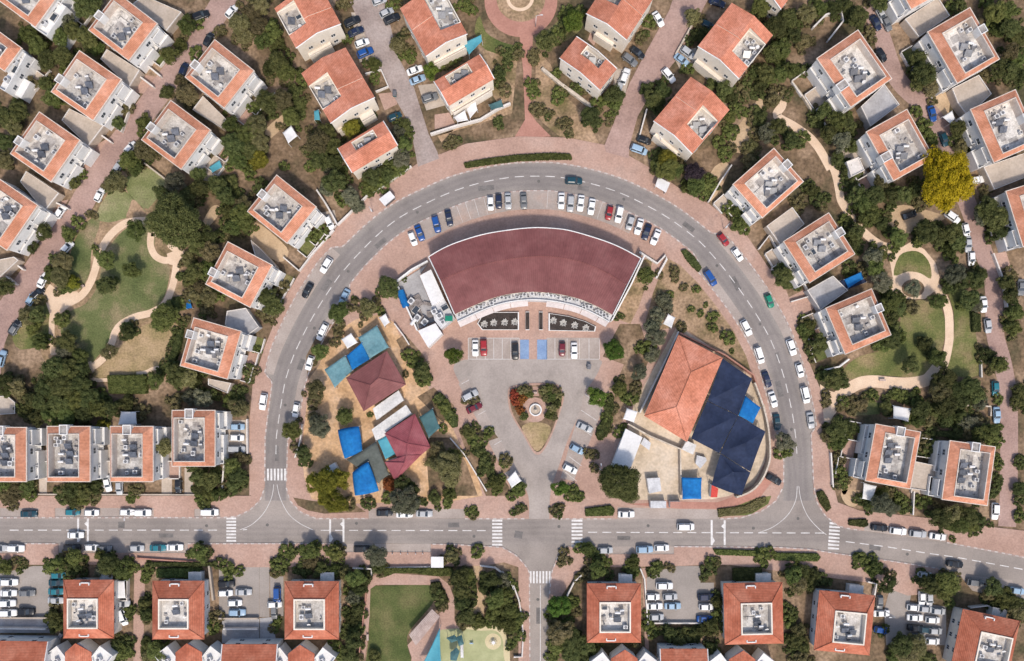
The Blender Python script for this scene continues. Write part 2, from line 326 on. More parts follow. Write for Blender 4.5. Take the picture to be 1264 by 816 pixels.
# smooth the offsets' normals by using wide differences
def ring_off(fo):
    out = []
    n = len(rp)
    for i, p in enumerate(rp):
        a = rp[max(0, i - 3)]; b = rp[min(n - 1, i + 3)]
        d = Vector((b[0] - a[0], b[1] - a[1])).normalized(); nn = Vector((d.y, -d.x))   # outward (image coordinates, clockwise travel)
        o = fo(p); out.append((p[0] + nn.x * o, p[1] + nn.y * o))
    return out
r_out = ring_off(lambda p: p[2]); r_in = ring_off(lambda p: -p[3]); r_mid = [p[:2] for p in rp]
ASPH = []
def ssub(p): return [tuple(q) for q in p]
PAVED.append(r_out + r_in[::-1])
mb = MB(); mb.strip(gp(r_out), gp(r_mid), 0.012); mb.strip(gp(r_mid), gp(r_in), 0.012)
ro = mb.build('crescent_road', M['ringroad']); ro['kind'] = 'structure'
uvl = ro.data.uv_layers.new(name='UVMap'); gm = gp(r_mid)
dist = [min((Vector(v.co[:2]) - q.xy).length for q in gm) for v in ro.data.vertices]
for l_ in ro.data.loops: uvl.data[l_.index].uv = (dist[l_.vertex_index], 0)
mb = MB()
# main street, its bends and junction mouths
ST_TOP = [(-60,639.5),(300,639.5),(315,632),(325,620)]
street = [(-60,638.8),(275,638.8),(292,637.5),(308,630),(321,618),(327,600),(353.5,600),(358,618),(371,632),(390,640),(455,640),(652,640.3),(679,640.3),(880,640.5),(915,639),(940,631),(958,618),(967,600),(1004,600),(1008,620),(1018,636),(1034,649),(1047,652.5),(1100,660),(1168,669.5),(1250,685),(1330,702),(1330,760),(1262,745),(1222,735),(1200,729),(1184,709),(1154.6,701),(1099,692.4),(1038,684),(1000,678),(960,675.5),(840,674.5),(700,675),(688,688),(681,706),(677,740),(676,860),(654,860),(653.5,706),(648,697),(638,686),(620,675.5),(560,672),(480,671),(-60,671)]
mb2 = MB()
PAVED.append(street)
mb.sheet(gp(street), 0.008)
rd = struct('road', mb, M['asphalt']); uvl = rd.data.uv_layers.new(name='UVMap'); yc = g(632, 655.5).y
for l_ in rd.data.loops: uvl.data[l_.index].uv = (rd.data.vertices[l_.vertex_index].co.y - yc, 0)
pt_ = MB(); mh_ = MB(); rz_ = random.Random(21)
for (x, y, w_, d_, a_) in ((560,648,14,6,0),(205,661,18,5,0),(150,648,8,8,0),(770,664,16,5,0),(640,660,10,9,10),(1080,676,14,6,8),(665,760,6,20,0),(372,450,7,14,20),(403,352,7,16,35),(470,300,16,6,-40),(600,232,20,6,-5),(720,232,14,6,8),(850,280,16,6,38),(908,350,7,18,-28),(962,480,7,20,-12),(342,560,5,18,0),(960,440,5,10,-15)):
    c_ = g(x, y); Mx = Matrix.Rotation(R(-a_), 2); pt_.sheet([tuple(c_.xy + Mx @ Vector((sx * w_ * S / 2, sy * d_ * S / 2))) for sx, sy in ((-1,-1),(1,-1),(1,1),(-1,1))], .0155)
struct('asphalt_patch', pt_, M['patch'])
for (x, y) in ((255,649),(330,648),(440,646),(585,662),(690,650),(800,649),(930,652),(985,640),(1120,684),(664,740),(352,500),(388,405),(430,335),(515,262),(665,224),(770,246),(885,328),(938,400),(977,530)):
    c_ = g(x, y); mh_.sheet([(c_.x + .42 * math.cos(R(k * 30)), c_.y + .42 * math.sin(R(k * 30))) for k in range(12)], .0195)
struct('manhole_cover', mh_, M['mhole'])
# parking bays along the street (at road level)
bays = [[(0,627),(48,627),(48,638.8),(0,638.8)],[(68,627),(190,627),(190,638.8),(68,638.8)],[(240,628),(272,628),(272,638.8),(240,638.8)],[(-20,671),(30,671),(30,683),(-20,683)],[(72,671),(232,671),(232,682.5),(72,682.5)],
        [(455,628),(574,628),(574,640),(455,640)],[(420,671),(532,671.6),(532,681.5),(420,681.5)],[(735,674.8),(832,674.6),(832,684),(735,684)],[(762,626),(890,629),(888,640.4),(762,640.4)],[(1068,645),(1170,659),(1168,669.4),(1066,655)],[(1186,709),(1250,716),(1250,733),(1200,729)]]
sheet('parking_bays', bays, 0.016, M['bay'])
# raised pink sidewalks -------------------------------------------------
OUT = [(308,600),(308,520),(312,475),(326,431),(337,403),(352,367),(372,334),(395,305),(418,278),(445,250),(460,239),(508,207),(524,196),(545,190),(575,177.6),(640,168.6),(700,170),(746,179),(774,191),(800,206),(846.5,238),(875,251.5),(900,272),(921,290),(939,316),(946,327),(970,358),(984,395),(988,416),(1001,453),(1012,479),(1016,511),(1018,532),(1025,558),(1029,595)]
bb = []
def near_i(q, pl): return min(range(len(pl)), key=lambda i: (pl[i][0]-q[0])**2 + (pl[i][1]-q[1])**2)
outer_walk = [(308,612)] + OUT + [(1031,610)] + [q for q in r_out[::-1] if q[1] < 612]
mb = MB(); mb.prism(gp(outer_walk), 0, 0.14)
inner = [q for q in r_in if q[1] < 604] + [(967,600),(958,618),(940,631),(915,639),(889,640.4),(889,629),(762,626),(762,640.4),(679,640.3),(652,640.3),(574,640.2),(574,628),(455,628),(455,640),(390,640),(371,632),(358,618),(353.5,602)]
mb.prism(gp(inner), 0, 0.14)
mb.prism(gp([(-60,610),(0,612),(310,612),(308,600),(327,600),(321,618),(308,630),(292,637.5),(275,638.8),(272,638.8),(272,628),(240,628),(240,638.8),(190,638.8),(190,627),(68,627),(68,638.8),(48,638.8),(48,627),(-60,627)]), 0, 0.142)
mb.prism(gp([(1004,600),(1031,608),(1034,620),(1060,630),(1160,641),(1220,650),(1264,655),(1330,660),(1330,702),(1250,685),(1168,669.5),(1170,659),(1068,645),(1066,655),(1047,652.5),(1034,649),(1018,636),(1008,620)]), 0, 0.142)
mb.prism(gp([(-60,683),(30,683),(30,671),(72,671),(72,682.5),(232,682.5),(232,671),(420,671),(420,681.5),(532,681.5),(532,671.8),(560,672),(620,675.5),(638,686),(648,697),(653.5,706),(654,860),(640,860),(640,700),(622,694),(600,698),(520,700),(250,700),(180,697),(-60,697)]), 0, 0.142)
mb.prism(gp([(700,675),(735,674.8),(735,684),(832,684),(832,674.6),(960,675.5),(1000,678),(1038,684),(1099,692.4),(1154.6,701),(1184,709),(1184,730),(1120,735),(1080,720),(1000,710),(900,697),(760,700),(720,698),(700,725),(690,740),(682,748),(677,740),(681,706),(688,688)]), 0, 0.142)
struct('sidewalk', mb, M['pink'])
for p in (outer_walk,): PAVED.append(p)
# kerbs: alternating painted stones
kb = MB()
def kerb(pl, z=0.16, w=0.34, step=0.95, plain=False):
    P = [g(x, y) for x, y in pl]
    d = [0]
    for i in range(1, len(P)): d.append(d[-1] + (P[i] - P[i-1]).length)
    L = d[-1]; n = int(L / step)
    def at(s_):
        for i in range(1, len(P)):
            if d[i] >= s_: 
                t = (s_ - d[i-1]) / max(1e-6, d[i] - d[i-1]); return P[i-1].lerp(P[i], t)
        return P[-1]
    for k in range(n):
        a = at(k * step + .03); b = at((k + 1) * step - .03); dd = (b - a)
        if dd.length < .2: continue
        dd.normalize(); nn = Vector((-dd.y, dd.x, 0)) * (w / 2)
        kb.prism([a - nn, b - nn, b + nn, a + nn], 0.0, z, mi=(0 if (k % 2 == 0 and not plain) else 1))
kerb([q for q in r_out if q[1] < 600]); kerb([q for q in r_in if q[1] < 600])
kerb([(0,639),(275,638.8),(292,637.5),(308,630),(321,618),(327,602)]); kerb([(353.5,602),(358,618),(371,632),(390,640),(455,640)])
kerb([(574,640.2),(650,640.3)]); kerb([(681,640.3),(762,640.4)]); kerb([(889,640.5),(915,639),(940,631),(958,618),(966,602)])
kerb([(1005,602),(1008,620),(1018,636),(1034,649),(1047,652.5),(1066,655)]); kerb([(1168,669.5),(1250,685),(1300,696)])
kerb([(30,671),(72,671)]); kerb([(232,671),(420,671)]); kerb([(534,671.6),(560,672),(620,675.5),(638,686),(648,697),(653.5,706),(654,816)])
kerb([(735,674.8),(700,675),(688,688),(681,706),(678,735)]); kerb([(832,674.6),(960,675.5),(1000,678),(1038,684),(1099,692.4),(1154.6,701),(1184,709)])
struct('kerb', kb, [M['kerbw'], M['kerbg']])
# lanes ---------------------------------------------------------------
lanes = []
lanes.append([(430,-30),(431,0),(454,51),(477,103),(506,154),(516,206),(542,196),(540,188),(529,165),(511,108),(490,67),(475,0),(474,-30)])
lanes.append([(840,-30),(826,13),(797.6,64),(777,103),(746,180),(748,188),(776,196),(777,180),(787,144),(810.5,103),(834,75),(873.6,0),(890,-30)])
lc = [(290,-30),(268,15),(213,92),(174,144),(125,209),(93,265),(60,310),(22,365),(-2,405),(-12,440),(-15,500)]
A, B = ribbon(smooth(lc, 4, False), 14.5); lanes.append(ssub(A) + ssub(B)[::-1])
rc = [(1075,5),(1088,45),(1108,98),(1140,130),(1162,160),(1180,215),(1198,262),(1214,311),(1226,350),(1228,410),(1238,450),(1245,500),(1245,600),(1243,650)]
A, B = ribbon(smooth(rc, 4, False), 11); lanes.append(ssub(A) + ssub(B)[::-1])
for p in lanes: PAVED.append(p)
mb = MB()
for i, p in enumerate(lanes):
    if i > 1: mb.sheet(gp(p), 0.05)
    elif i == 1: mb.prism(gp(p), 0, 0.156)
struct('lane', mb, M['pinklane']); mb = MB(); mb.prism(gp(lanes[0]), 0, 0.156); struct('lane', mb, M['lanegrey'])
# roundabout garden walk at the top
def circ(cx, cy, rx, ry=None, n=40, a0=0, a1=360): return [(cx + rx * math.cos(R(a0 + (a1 - a0) * i / n)), cy + (ry or rx) * math.sin(R(a0 + (a1 - a0) * i / n))) for i in range(n)]
sheet('round_walk', [circ(643,1,45)], 0.05, M['redpave'])
sheet('round_walk_stem', [[(641,40),(658,40),(656,90),(655,140),(662,150),(680,168.5),(660,169.5),(635.5,169),(648,148),(646,90)]], 0.054, M['redpave'])
sheet('round_bed', [circ(643,-1,30,28)], 0.058, M['dry'])
sheet('round_bed_ring', [circ(642,-2,17,16)], 0.062, M['sand']); sheet('round_bed_core', [circ(642,-2,13,12)], 0.066, M['dry'])
# gardens inside the crescent -----------------------------------------
sheet('nursery_yard', [[(398,428),(418,408),(440,394),(470,388),(486,398),(500,428),(512,448),(530,480),(552,512),(566,545),(590,590),(596,612),(560,618),(420,622),(385,616),(376,590),(372,560),(377,515),(382,470)]], 0.148, M['sandyard'])
sheet('corner_bed', [[(362,614),(385,618),(440,624),(452,632),(400,634),(380,630),(368,624)]], 0.15, M['soil'])
sheet('east_garden', [[(823,318),(840,328),(862,350),(884,378),(905,408),(921,440),(927,460),(905,447),(840,403),(808,408),(796,400),(806,362),(818,330)]], 0.148, M['dry'])
sheet('hall_side_bed', [[(790,322),(806,318),(800,345),(788,380),(778,400),(762,394),(766,376)]], 0.148, M['dry'])
sheet('path_bed', [[(744,440),(765,400),(790,400),(803,440),(790,470),(776,500),(764,530),(752,520),(762,470),(770,450)]], 0.148, M['soil'], paved=False)
sheet('school_yard', [[(836,402),(892,438),(928,466),(944,500),(949,535),(944,570),(930,598),(900,612),(880,616),(842,617),(790,617),(762,604),(758,580),(776,528),(782,500)]], 0.15, M['tanyard'])
sheet('school_apron', [[(770,622),(842,619),(885,620),(925,606),(944,582),(956,590),(938,614),(900,628),(840,628)]], 0.152, M['redpave'])
sheet('school_verge', [[(886,630),(905,626),(935,614),(952,612),(948,622),(925,636),(892,637)]], 0.154, M['grass'])
sheet('hedge_bed', [[(566,530),(578,520),(604,570),(628,600),(632,612),(600,612),(580,570)]], 0.15, M['soil'], paved=False)
sheet('nursery_bed', [[(489,420),(500,412),(524,440),(535,470),(520,474),(505,450)],[(515,490),(535,478),(560,500),(564,515),(545,520)],[(525,540),(556,540),(575,570),(590,612),(530,612)],[(396,405),(414,398),(420,410),(400,428),(395,450),(380,470),(378,440)]], 0.153, M['soil'], paved=False)
plaza = smooth([(653,640.4),(652,612),(640,590),(618,560),(600,530),(583,500),(566,470),(560,452),(575,444),(620,443.5),(680,443.5),(738,443.5),(740,455),(732,470),(722,484),(714,512),(700,545),(690,575),(680,605),(678,640.4)], 4, False)
sheet('plaza_drive', [plaza], 0.152, M['drive'])
stalls = [[(566,474),(576,466),(640,585),(626,590)],[(722,484),(744,503),(738,520),(708,594),(692,590),(704,545)],[(578,417),(641,417),(641,443.6),(578,443.6)],[(675,417),(740,417),(740,443.6),(675,443.6)]]
sheet('parking_stalls', stalls, 0.156, M['bay'])
sheet('stall_beds', [Z_ for Z_ in [ZZ('c2',[(1110,520),(1150,500),(1185,545),(1140,560)]), ZZ('c2',[(1195,690),(1240,660),(1243,700),(1200,720)])]], 0.16, M['soil'])
ISL = [Z('c3',x,y) for x,y in [(28,320),(60,295),(150,283),(260,288),(292,340),(285,400),(225,560),(165,627),(100,530),(38,420)]]
isl = smooth(ISL, 5)
slab('island', [isl], 0.1, 0.3, M['pink'])
c = (663, 512); inn = [(c[0] + (x - c[0]) * .93, c[1] + (y - c[1]) * .93) for x, y in isl]
sheet('island_bed', [inn], 0.304, M['soil'])
sheet('island_paving', [circ(660,506,15.5)] + [ZZ('c3',[(147,300),(172,300),(176,345),(142,345)])], 0.308, M['pink'])
sheet('island_grass', [smooth(ZZ('c3',[(95,490),(160,470),(230,490),(215,550),(165,610),(115,540)]),4)], 0.312, M['straw'])
# top perpendicular parking strip below the road
def ring_band(o0, o1, x0, x1, dx=1):
    A = ring_off(lambda p: -o0); B = ring_off(lambda p: -o1)
    ii = [i for i, p in enumerate(rp) if x0 <= p[0] <= x1 and p[1] < 300]
    return [A[i] for i in ii], [B[i] for i in ii]
A, B = ring_band(18, 41, 500, 800)
sheet('parking_strip', [A + B[::-1]], 0.15, M['strip'])
ob = MB()
for s_ in (1, -1):
    run = []
    for i, p_ in enumerate(rp):
        w_ = p_[2] if s_ > 0 else p_[3]
        if w_ > 21: run.append(i)
    a_ = ring_off(lambda p: (p[2] - .4) if s_ > 0 else -(p[3] - .4)); b_ = ring_off(lambda p: 16.0 * s_)
    k = 0
    while k < len(run) - 1:
        if run[k+1] == run[k] + 1:
            i = run[k]; ob.strip(gp(a_[i:i+2]), gp(b_[i:i+2]), .018)
        k += 1
struct('kerb_lane', ob, M['bay'])
# ------------ parks
park = [(112,262),(140,222),(160,206),(182,203),(208,222),(190,262),(215,290),(226,312),(224,360),(216,395),(208,420),(214,446),(190,468),(115,472),(60,452),(45,420),(16,420),(40,385),(75,318)]
sheet('park_ground', [park], 0.02, M['dry'], sm=3, paved=False)
sheet('park_lawn', [ZZ('b1',[(590,330),(660,300),(740,350),(740,440),(800,490),(815,520),(790,640),(730,700),(600,750),(545,816),(520,880),(470,930),(430,975),(380,960),(330,900),(310,860),(290,800),(330,720),(410,680),(470,590),(490,480),(530,400)]), ZZ('b1',[(410,290),(480,280),(440,420),(430,530),(390,600),(330,610),(340,430)])], 0.028, M['lush'], sm=3)
sheet('park_upper_lawn', [ZZ('b1',[(610,70),(690,25),(800,85),(710,225),(640,180),(600,120)]), ZZ('b1',[(520,150),(590,130),(660,200),(700,240),(600,270),(520,290),(460,260)])], 0.03, M['palegrass'], sm=2)
sheet('park_bare_patch', [ZZ('b1',[(640,180),(690,230),(710,260),(610,270),(620,220)])], 0.034, M['dry'], sm=4)
sheet('park_dry_lawn', [ZZ('c1',[(700,0),(850,0),(800,120),(790,195),(670,235),(520,250),(450,270),(440,240),(500,190),(560,120),(620,70)])], 0.034, M['straw'], sm=3)
sheet('park_edge_grass', [ZZ('b1',[(130,700),(230,650),(250,816),(240,860),(100,900),(60,820)])], 0.028, M['grass'], sm=3)
pw = MB()
def path(pts, w, z=0.042, n=5):
    P = smooth(pts, n, False); A, B = ribbon(P, w); poly = ssub(A) + ssub(B)[::-1]; PAVED.append(poly); pw.strip(gp(A), gp(B), z)
path(ZZ('b1',[(715,283),(650,283),(590,300),(530,350),(490,410),(470,460),(455,520),(430,585),(390,640),(330,675),(270,690)]), 4.6)
path(ZZ('b1',[(320,672),(270,700),(252,740),(248,816),(250,880),(258,925)]), 3.6, .046)
pw.sheet(gp(ZZ('b1',[(205,630),(240,585),(290,625),(370,620),(390,645),(300,720),(250,760)])), .05); 
path(ZZ('b1',[(725,340),(722,400),(745,450),(790,472),(830,460),(850,430),(820,400),(795,365),(765,345),(725,340)]), 4.2, .043)
path(ZZ('b1',[(850,440),(842,520),(825,600),(790,680),(725,722),(650,742),(585,775),(550,820),(535,870),(500,935),(455,975),(430,985)]), 4.3, .047)
pw.sheet(gp(ZZ('b1',[(800,440),(880,410),(890,450),(850,500),(810,490)])), .05)
path(ZZ('c1',[(430,180),(445,225),(450,265),(520,268)]), 2.2, .05)
path(ZZ('c1',[(655,238),(700,230),(735,214),(785,207)]), 2.2, .054)
sheet('play_oval', [circ(*Z('b1',775,400),7,12)], .056, M['dry'])
# right park
path(ZZ('b4',[(355,-20),(385,60),(400,130),(410,180),(440,230),(480,290),(540,350),(600,390),(650,400)]), 5.0, .042)
path(ZZ('a4',[(125,430),(135,490),(110,540),(190,590),(260,640),(310,700),(360,790)]), 5.2, .046)
pw.sheet(gp(ZZ('b4',[(620,400),(690,400),(740,370),(800,410),(850,470),(870,540),(850,600),(800,640),(720,640),(640,600),(650,540),(640,480)])), .05)
path(ZZ('b4',[(830,560),(880,620),(910,700),(915,795),(912,850),(895,930),(880,960)]), 5.2, .054)
path(ZZ('c4',[(870,190),(835,235),(800,265),(720,278),(640,275),(560,268),(500,275),(450,300),(400,335),(375,380),(345,420),(325,455)]), 7.5, .058)
pw.sheet(gp(ZZ('c4',[(310,280),(350,310),(410,330),(385,400),(340,430),(320,360)])), .062)
struct('sand_path', pw, M['sand'])
sheet('right_lawn', [ZZ('b4',[(655,530),(680,440),(740,415),(790,430),(825,480),(828,545),(780,520),(720,512)])], 0.07, M['grass'], sm=3)
sheet('right_bed', [circ(*Z('b4',745,590),14,11)], 0.066, M['soil'])
sheet('right_lower_lawn', [ZZ('c4',[(690,-40),(760,-110),(850,-100),(890,-40),(895,40),(880,120),(840,200),(760,250),(680,245),(560,240),(470,260),(420,230),(440,190),(500,150),(600,120),(680,60)])], 0.022, M['grass'], sm=3)
(lambda *a, **k: None)('right_straw_patch', [ZZ('c4',[(700,-20),(780,-60),(870,-20),(880,60),(800,60),(700,60)])], 0.03, M['straw'], sm=4)
sheet('right_outer_lawn', [ZZ('c4',[(900,-190),(960,-200),(1020,-100),(1030,0),(1050,120),(1050,240),(960,245),(900,200),(935,60),(935,-60)])], 0.024, M['grass'], sm=2)
sheet('small_court_lawn', [ZZ('c4',[(470,400),(520,350),(590,370),(590,420),(450,430)]), ZZ('b1',[(150,100),(170,100),(170,120)])], 0.03, M['lush'], sm=0)
# dry verges top centre
sheet('verge', [[(545,176),(540,168),(600,150),(632,140),(640,60),(600,55),(590,90),(616,130),(560,160)],[(662,60),(680,80),(690,110),(720,140),(740,178),(690,168),(668,150),(660,120)]], 0.03, M['dry'], paved=False)
sheet('green_verge', [ [(592,20),(600,40),(620,52),(640,58),(640,70),(600,62),(586,40)], [(662,50),(690,25),(700,10),(720,30),(700,50),(670,62)]], 0.036, M['grass'], sm=3, paved=False)
# bottom park
sheet('bottom_lawn', [smooth(ZZ('d2',[(575,465),(600,455),(850,452),(880,470),(870,540),(760,670),(750,740),(770,830),(760,900),(560,900),(565,700),(568,500)]),3)], 0.03, M['darkgrass'])
sheet('bottom_walk', [ZZ('d2',[(560,440),(580,405),(690,395),(900,410),(950,450),(975,520),(975,620),(1000,660),(960,830),(800,900),(750,900),(770,800),(750,740),(870,610),(940,560),(900,470),(860,450),(600,450),(572,470),(568,600),(550,780),(525,860),(515,860),(540,700),(545,520)])], 0.04, M['pink'])
sheet('play_apron', [ZZ('d2',[(985,655),(1205,640),(1225,700),(1240,760),(1243,900),(1195,900),(1195,700)])], 0.043, M['rubbertan'])
sheet('play_floor', [smooth(ZZ('d2',[(905,690),(925,665),(1000,660),(1100,670),(1170,670),(1205,710),(1210,790),(1205,900),(905,900)]),3)], 0.046, M['playfloor'])
sheet('play_floor_ring', [circ(*Z('d2',1160,722),10)], 0.052, M['rubbertan'])
sheet('bottom_sand', [ZZ('d2',[(1060,480),(1095,465),(1118,480),(1115,600),(1050,605),(1045,560)]), ZZ('d2',[(1065,350),(1095,350),(1095,430),(1070,420)])], 0.044, M['brownpath'])
# lots at the bottom and pedestrian alleys
lots = [ZZ('d1',[(-20,400),(160,360),(255,360),(255,600),(-20,605)]), ZZ('d1',[(1050,350),(1243,350),(1243,605),(1050,605)]), ZZ('d2',[(40,350),(88,350),(88,605),(40,605)]), ZZ('d2',[(90,410),(155,410),(155,600),(95,600)]), ZZ('d3',[(690,420),(720,390),(840,360),(950,360),(950,630),(690,630)]), ZZ('d3',[(950,440),(1015,440),(1015,640),(950,640)]), ZZ('d4',[(640,445),(740,460),(730,520),(900,540),(900,720),(620,720),(610,560)])]
sheet('parking_lot', lots, 0.03, M['lot'])
sheet('pink_alley', [ZZ('d1',[(645,330),(700,330),(690,560),(690,900),(640,900),(640,600)]), ZZ('d3',[(670,370),(690,370),(700,700),(710,900),(690,900)])], 0.04, M['pink'])
sheet('wall_strip', [ZZ('d1',[(0,605),(240,605),(240,680),(0,680)]), ZZ('d1',[(1065,610),(1243,610),(1243,730),(1065,730)]), ZZ('d2',[(42,610),(100,605),(120,720),(42,725)])], 0.036, M['greydeck'], paved=False)
# patios, drives and garden pavings of the houses
sheet('garden_paving', [ZZ('c1',[(485,580),(525,580),(525,816),(485,816)]), ZZ('c1',[(775,640),(825,690),(825,816),(775,816)]), ZZ('c1',[(1080,460),(1190,460),(1190,620),(1150,625),(1080,620)]), ZZ('c1',[(180,610),(225,610),(225,816),(190,816)]), ZZ('c1',[(885,690),(925,690),(925,816),(885,816)]),
   ZZ('a2',[(800,410),(880,400),(950,500),(840,530)]), ZZ('a2',[(480,60),(540,60),(600,280),(520,300)]), ZZ('a3',[(540,330),(620,330),(590,450),(530,430)]), ZZ('a3',[(810,250),(930,230),(940,300),(850,330)]), ZZ('b2',[(300,250),(400,230),(415,300),(330,340)]), ZZ('a4',[(270,390),(380,480),(380,520),(310,500)])], 0.036, M['beige'])
sheet('garden_tiles', [ZZ('a2',[(610,450),(700,440),(700,500),(640,530)]), ZZ('a2',[(880,550),(950,540),(980,600),(880,620)]), ZZ('a3',[(430,130),(470,150),(440,220),(410,190)]), ZZ('a1',[(400,760),(470,690),(560,640),(480,816),(380,816)]), ZZ('a1',[(700,360),(760,370),(690,450),(630,440)]), ZZ('b1',[(230,200),(330,180),(270,270),(210,250)]), ZZ('b4',[(150,640),(250,590),(290,680),(200,740)]), ZZ('b4',[(1110,430),(1180,420),(1210,520),(1140,530)])], 0.04, M['pink'])
sheet('earth_clearing', [ZZ('a4',[(840,440),(920,420),(900,600),(880,700),(830,640),(800,500)]), ZZ('b4',[(620,240),(700,200),(860,240),(900,260),(760,330),(640,320)]), ZZ('b2',[(20,290),(120,360),(180,430),(130,480),(0,380)]), ZZ('b1',[(960,320),(1010,220),(1050,210),(1050,250),(1000,310)]), ZZ('a2',[(70,620),(180,530),(200,550),(100,660)]), ZZ('a3',[(1180,540),(1243,460),(1243,560),(1180,720),(1080,720),(1100,650)]), ZZ('b3',[(1000,50),(1060,0),(1090,40),(1000,190)]), ZZ('c4',[(430,570),(460,580),(465,700),(430,795),(410,770),(430,690)]), ZZ('d4',[(410,0),(500,0),(480,70),(430,60)])], 0.045, M['brownpath'], paved=False, sm=3)
# ------------ markings
mk = MB()
def quadline(a, b, w, z):
    a = g(*a); b = g(*b); d = (b - a)
    if d.length < 1e-4: return
    d.normalize(); n = Vector((-d.y, d.x, 0)) * (w / 2)
    mk.sheet([a - n, b - n, b + n, a + n], z)
def dashed(pl, dash, gap, w, z):
    P = pl; acc = 0.0; per = dash + gap
    D = [0]
    for i in range(1, len(P)): D.append(D[-1] + math.dist(P[i], P[i-1]))
    def at(s_):
        for i in range(1, len(P)):
            if D[i] >= s_:
                t = (s_ - D[i-1]) / max(1e-6, D[i] - D[i-1]); return (P[i-1][0] + (P[i][0]-P[i-1][0]) * t, P[i-1][1] + (P[i][1]-P[i-1][1]) * t)
        return P[-1]
    s_ = 4.0
    while s_ + dash < D[-1]:
        quadline(at(s_), at(s_ + dash), w, z); s_ += per
dashed([q for q in r_mid if q[1] < 575], 11.5, 7.5, .18, .024)
for pl in ([(340,640),(340,596)],):
    pass
dashed([(8,654.4),(282,654.4)], 11, 6.5, .22, .02); dashed([(296,654.4),(306,653.5)],5,4,.2,.02)
dashed([(392,654.6),(605,655)], 11, 6.5, .22, .02); dashed([(722,657),(1020,658)], 11, 6.5, .22, .02); dashed([(1040,668),(1095,675),(1143,682.6),(1181,688),(1239,698.5),(1290,708)], 11, 6.5, .22, .02)
def poly(pl, w, z=.022):
    for i in range(len(pl) - 1): quadline(pl[i], pl[i+1], w, z)
poly(smooth([(338,598),(335,615),(325,634),(310,648),(296,654)],5,False), .13); poly(smooth([(342,598),(346,615),(356,634),(370,646),(386,654)],5,False), .13)
poly(smooth([(984,600),(982,618),(972,636),(955,650),(938,657)],5,False), .13); poly(smooth([(986,600),(989,618),(997,637),(1010,652),(1020,660)],5,False), .13)
poly([(667,722),(667,816)], .16)
def zebra(x0, y0, x1, y1, n, horiz, z=.028):
    for i in range(n):
        t = (i + .1) / n; u = (i + .66) / n
        q = [(x0 + (x1-x0)*t, y0), (x0 + (x1-x0)*u, y0), (x0 + (x1-x0)*u, y1), (x0 + (x1-x0)*t, y1)] if horiz else [(x0, y0 + (y1-y0)*t), (x1, y0 + (y1-y0)*t), (x1, y0 + (y1-y0)*u), (x0, y0 + (y1-y0)*u)]
        mk.sheet(gp(q), z)
zebra(325,578.5,354.5,593,7,True); zebra(279.5,638.5,291.5,670,8,False); zebra(607.5,641,620,675,8,False); zebra(705.5,641,719,676,8,False); zebra(653.5,705,681,720,7,True)
for i in range(8):
    y = 646 + i * 4.4; mk.sheet(gp([(1024 - i*.3, y - 1.3 - .4), (1037 - i*.2, y + .4 - .6), (1037 - i*.2, y + 2.2 - .6), (1024 - i*.3, y + .9 + .2)]), .028)
def table_x(x0, x1, yt, yb):     # raised crossing: two white edge lines with triangles
    for x in (x0, x1):
        mk.sheet(gp([(x - 1.2, yt), (x + 1.2, yt), (x + 1.2, yb), (x - 1.2, yb)]), .028)
    ym = (yt + yb) / 2
    mk.sheet(gp([(x0 + 1.2, ym + 5), (x0 + 4, ym + 10), (x0 + 1.2, ym + 14)]), .03); mk.sheet(gp([(x1 - 1.2, ym - 5), (x1 - 4.5, ym - 8), (x1 - 1.2, ym - 11)]), .03)
table_x(96.5,108.5,640,669); table_x(407.5,424,641,669); table_x(878.5,894.5,642,673)
# stall lines
for (x, y, a) in [(i, 0, 0) for i in ()]: pass
A, B = ring_band(18.5, 40, 500, 800)
i = 0
sl = []
acc = 0
for k in range(1, len(A)):
    n = 8
    for s_ in range(n):
        t = s_ / n
        p = (A[k-1][0] + (A[k][0]-A[k-1][0]) * t, A[k-1][1] + (A[k][1]-A[k-1][1]) * t); q = (B[k-1][0] + (B[k][0]-B[k-1][0]) * t, B[k-1][1] + (B[k][1]-B[k-1][1]) * t)
        if not sl or math.dist(p, sl[-1][0]) >= 11: sl.append((p, q))
for j, (p, q) in enumerate(sl): 
    if (j % 3 == 0 and p[0] > 605) or 545 < p[0] < 605: quadline(p, q, .07, .158)
for x in (578,588.5,599,609.5,620,630.5,641): quadline((x,418),(x,443),.1,.162)
for x in (675,685,700,715,727,740): quadline((x,418),(x,443),.1,.162)
quadline((578,443.4),(641,443.4),.1,.166); quadline((675,443.4),(740,443.4),.1,.166); quadline((578,417.4),(641,417.4),.1,.166)
for t in (0,.17,.34,.5,.67,.84,1): quadline((570 + 60*t, 474 + 112*t), (579 + 60*t, 469 + 112*t), .1, .166)
for t in (0,.2,.4,.6,.8,1): quadline((722 - 24*t, 487 + 96*t), (742 - 30*t, 500 + 94*t), .1, .166)
struct('road_markings', mk, M['paint'])
sheet('blue_bays', [ZZ('c3',[(85,75),(128,75),(128,168),(85,168)]), ZZ('c3',[(167,75),(215,75),(215,170),(167,170)])], 0.162, M['bluepaint'])
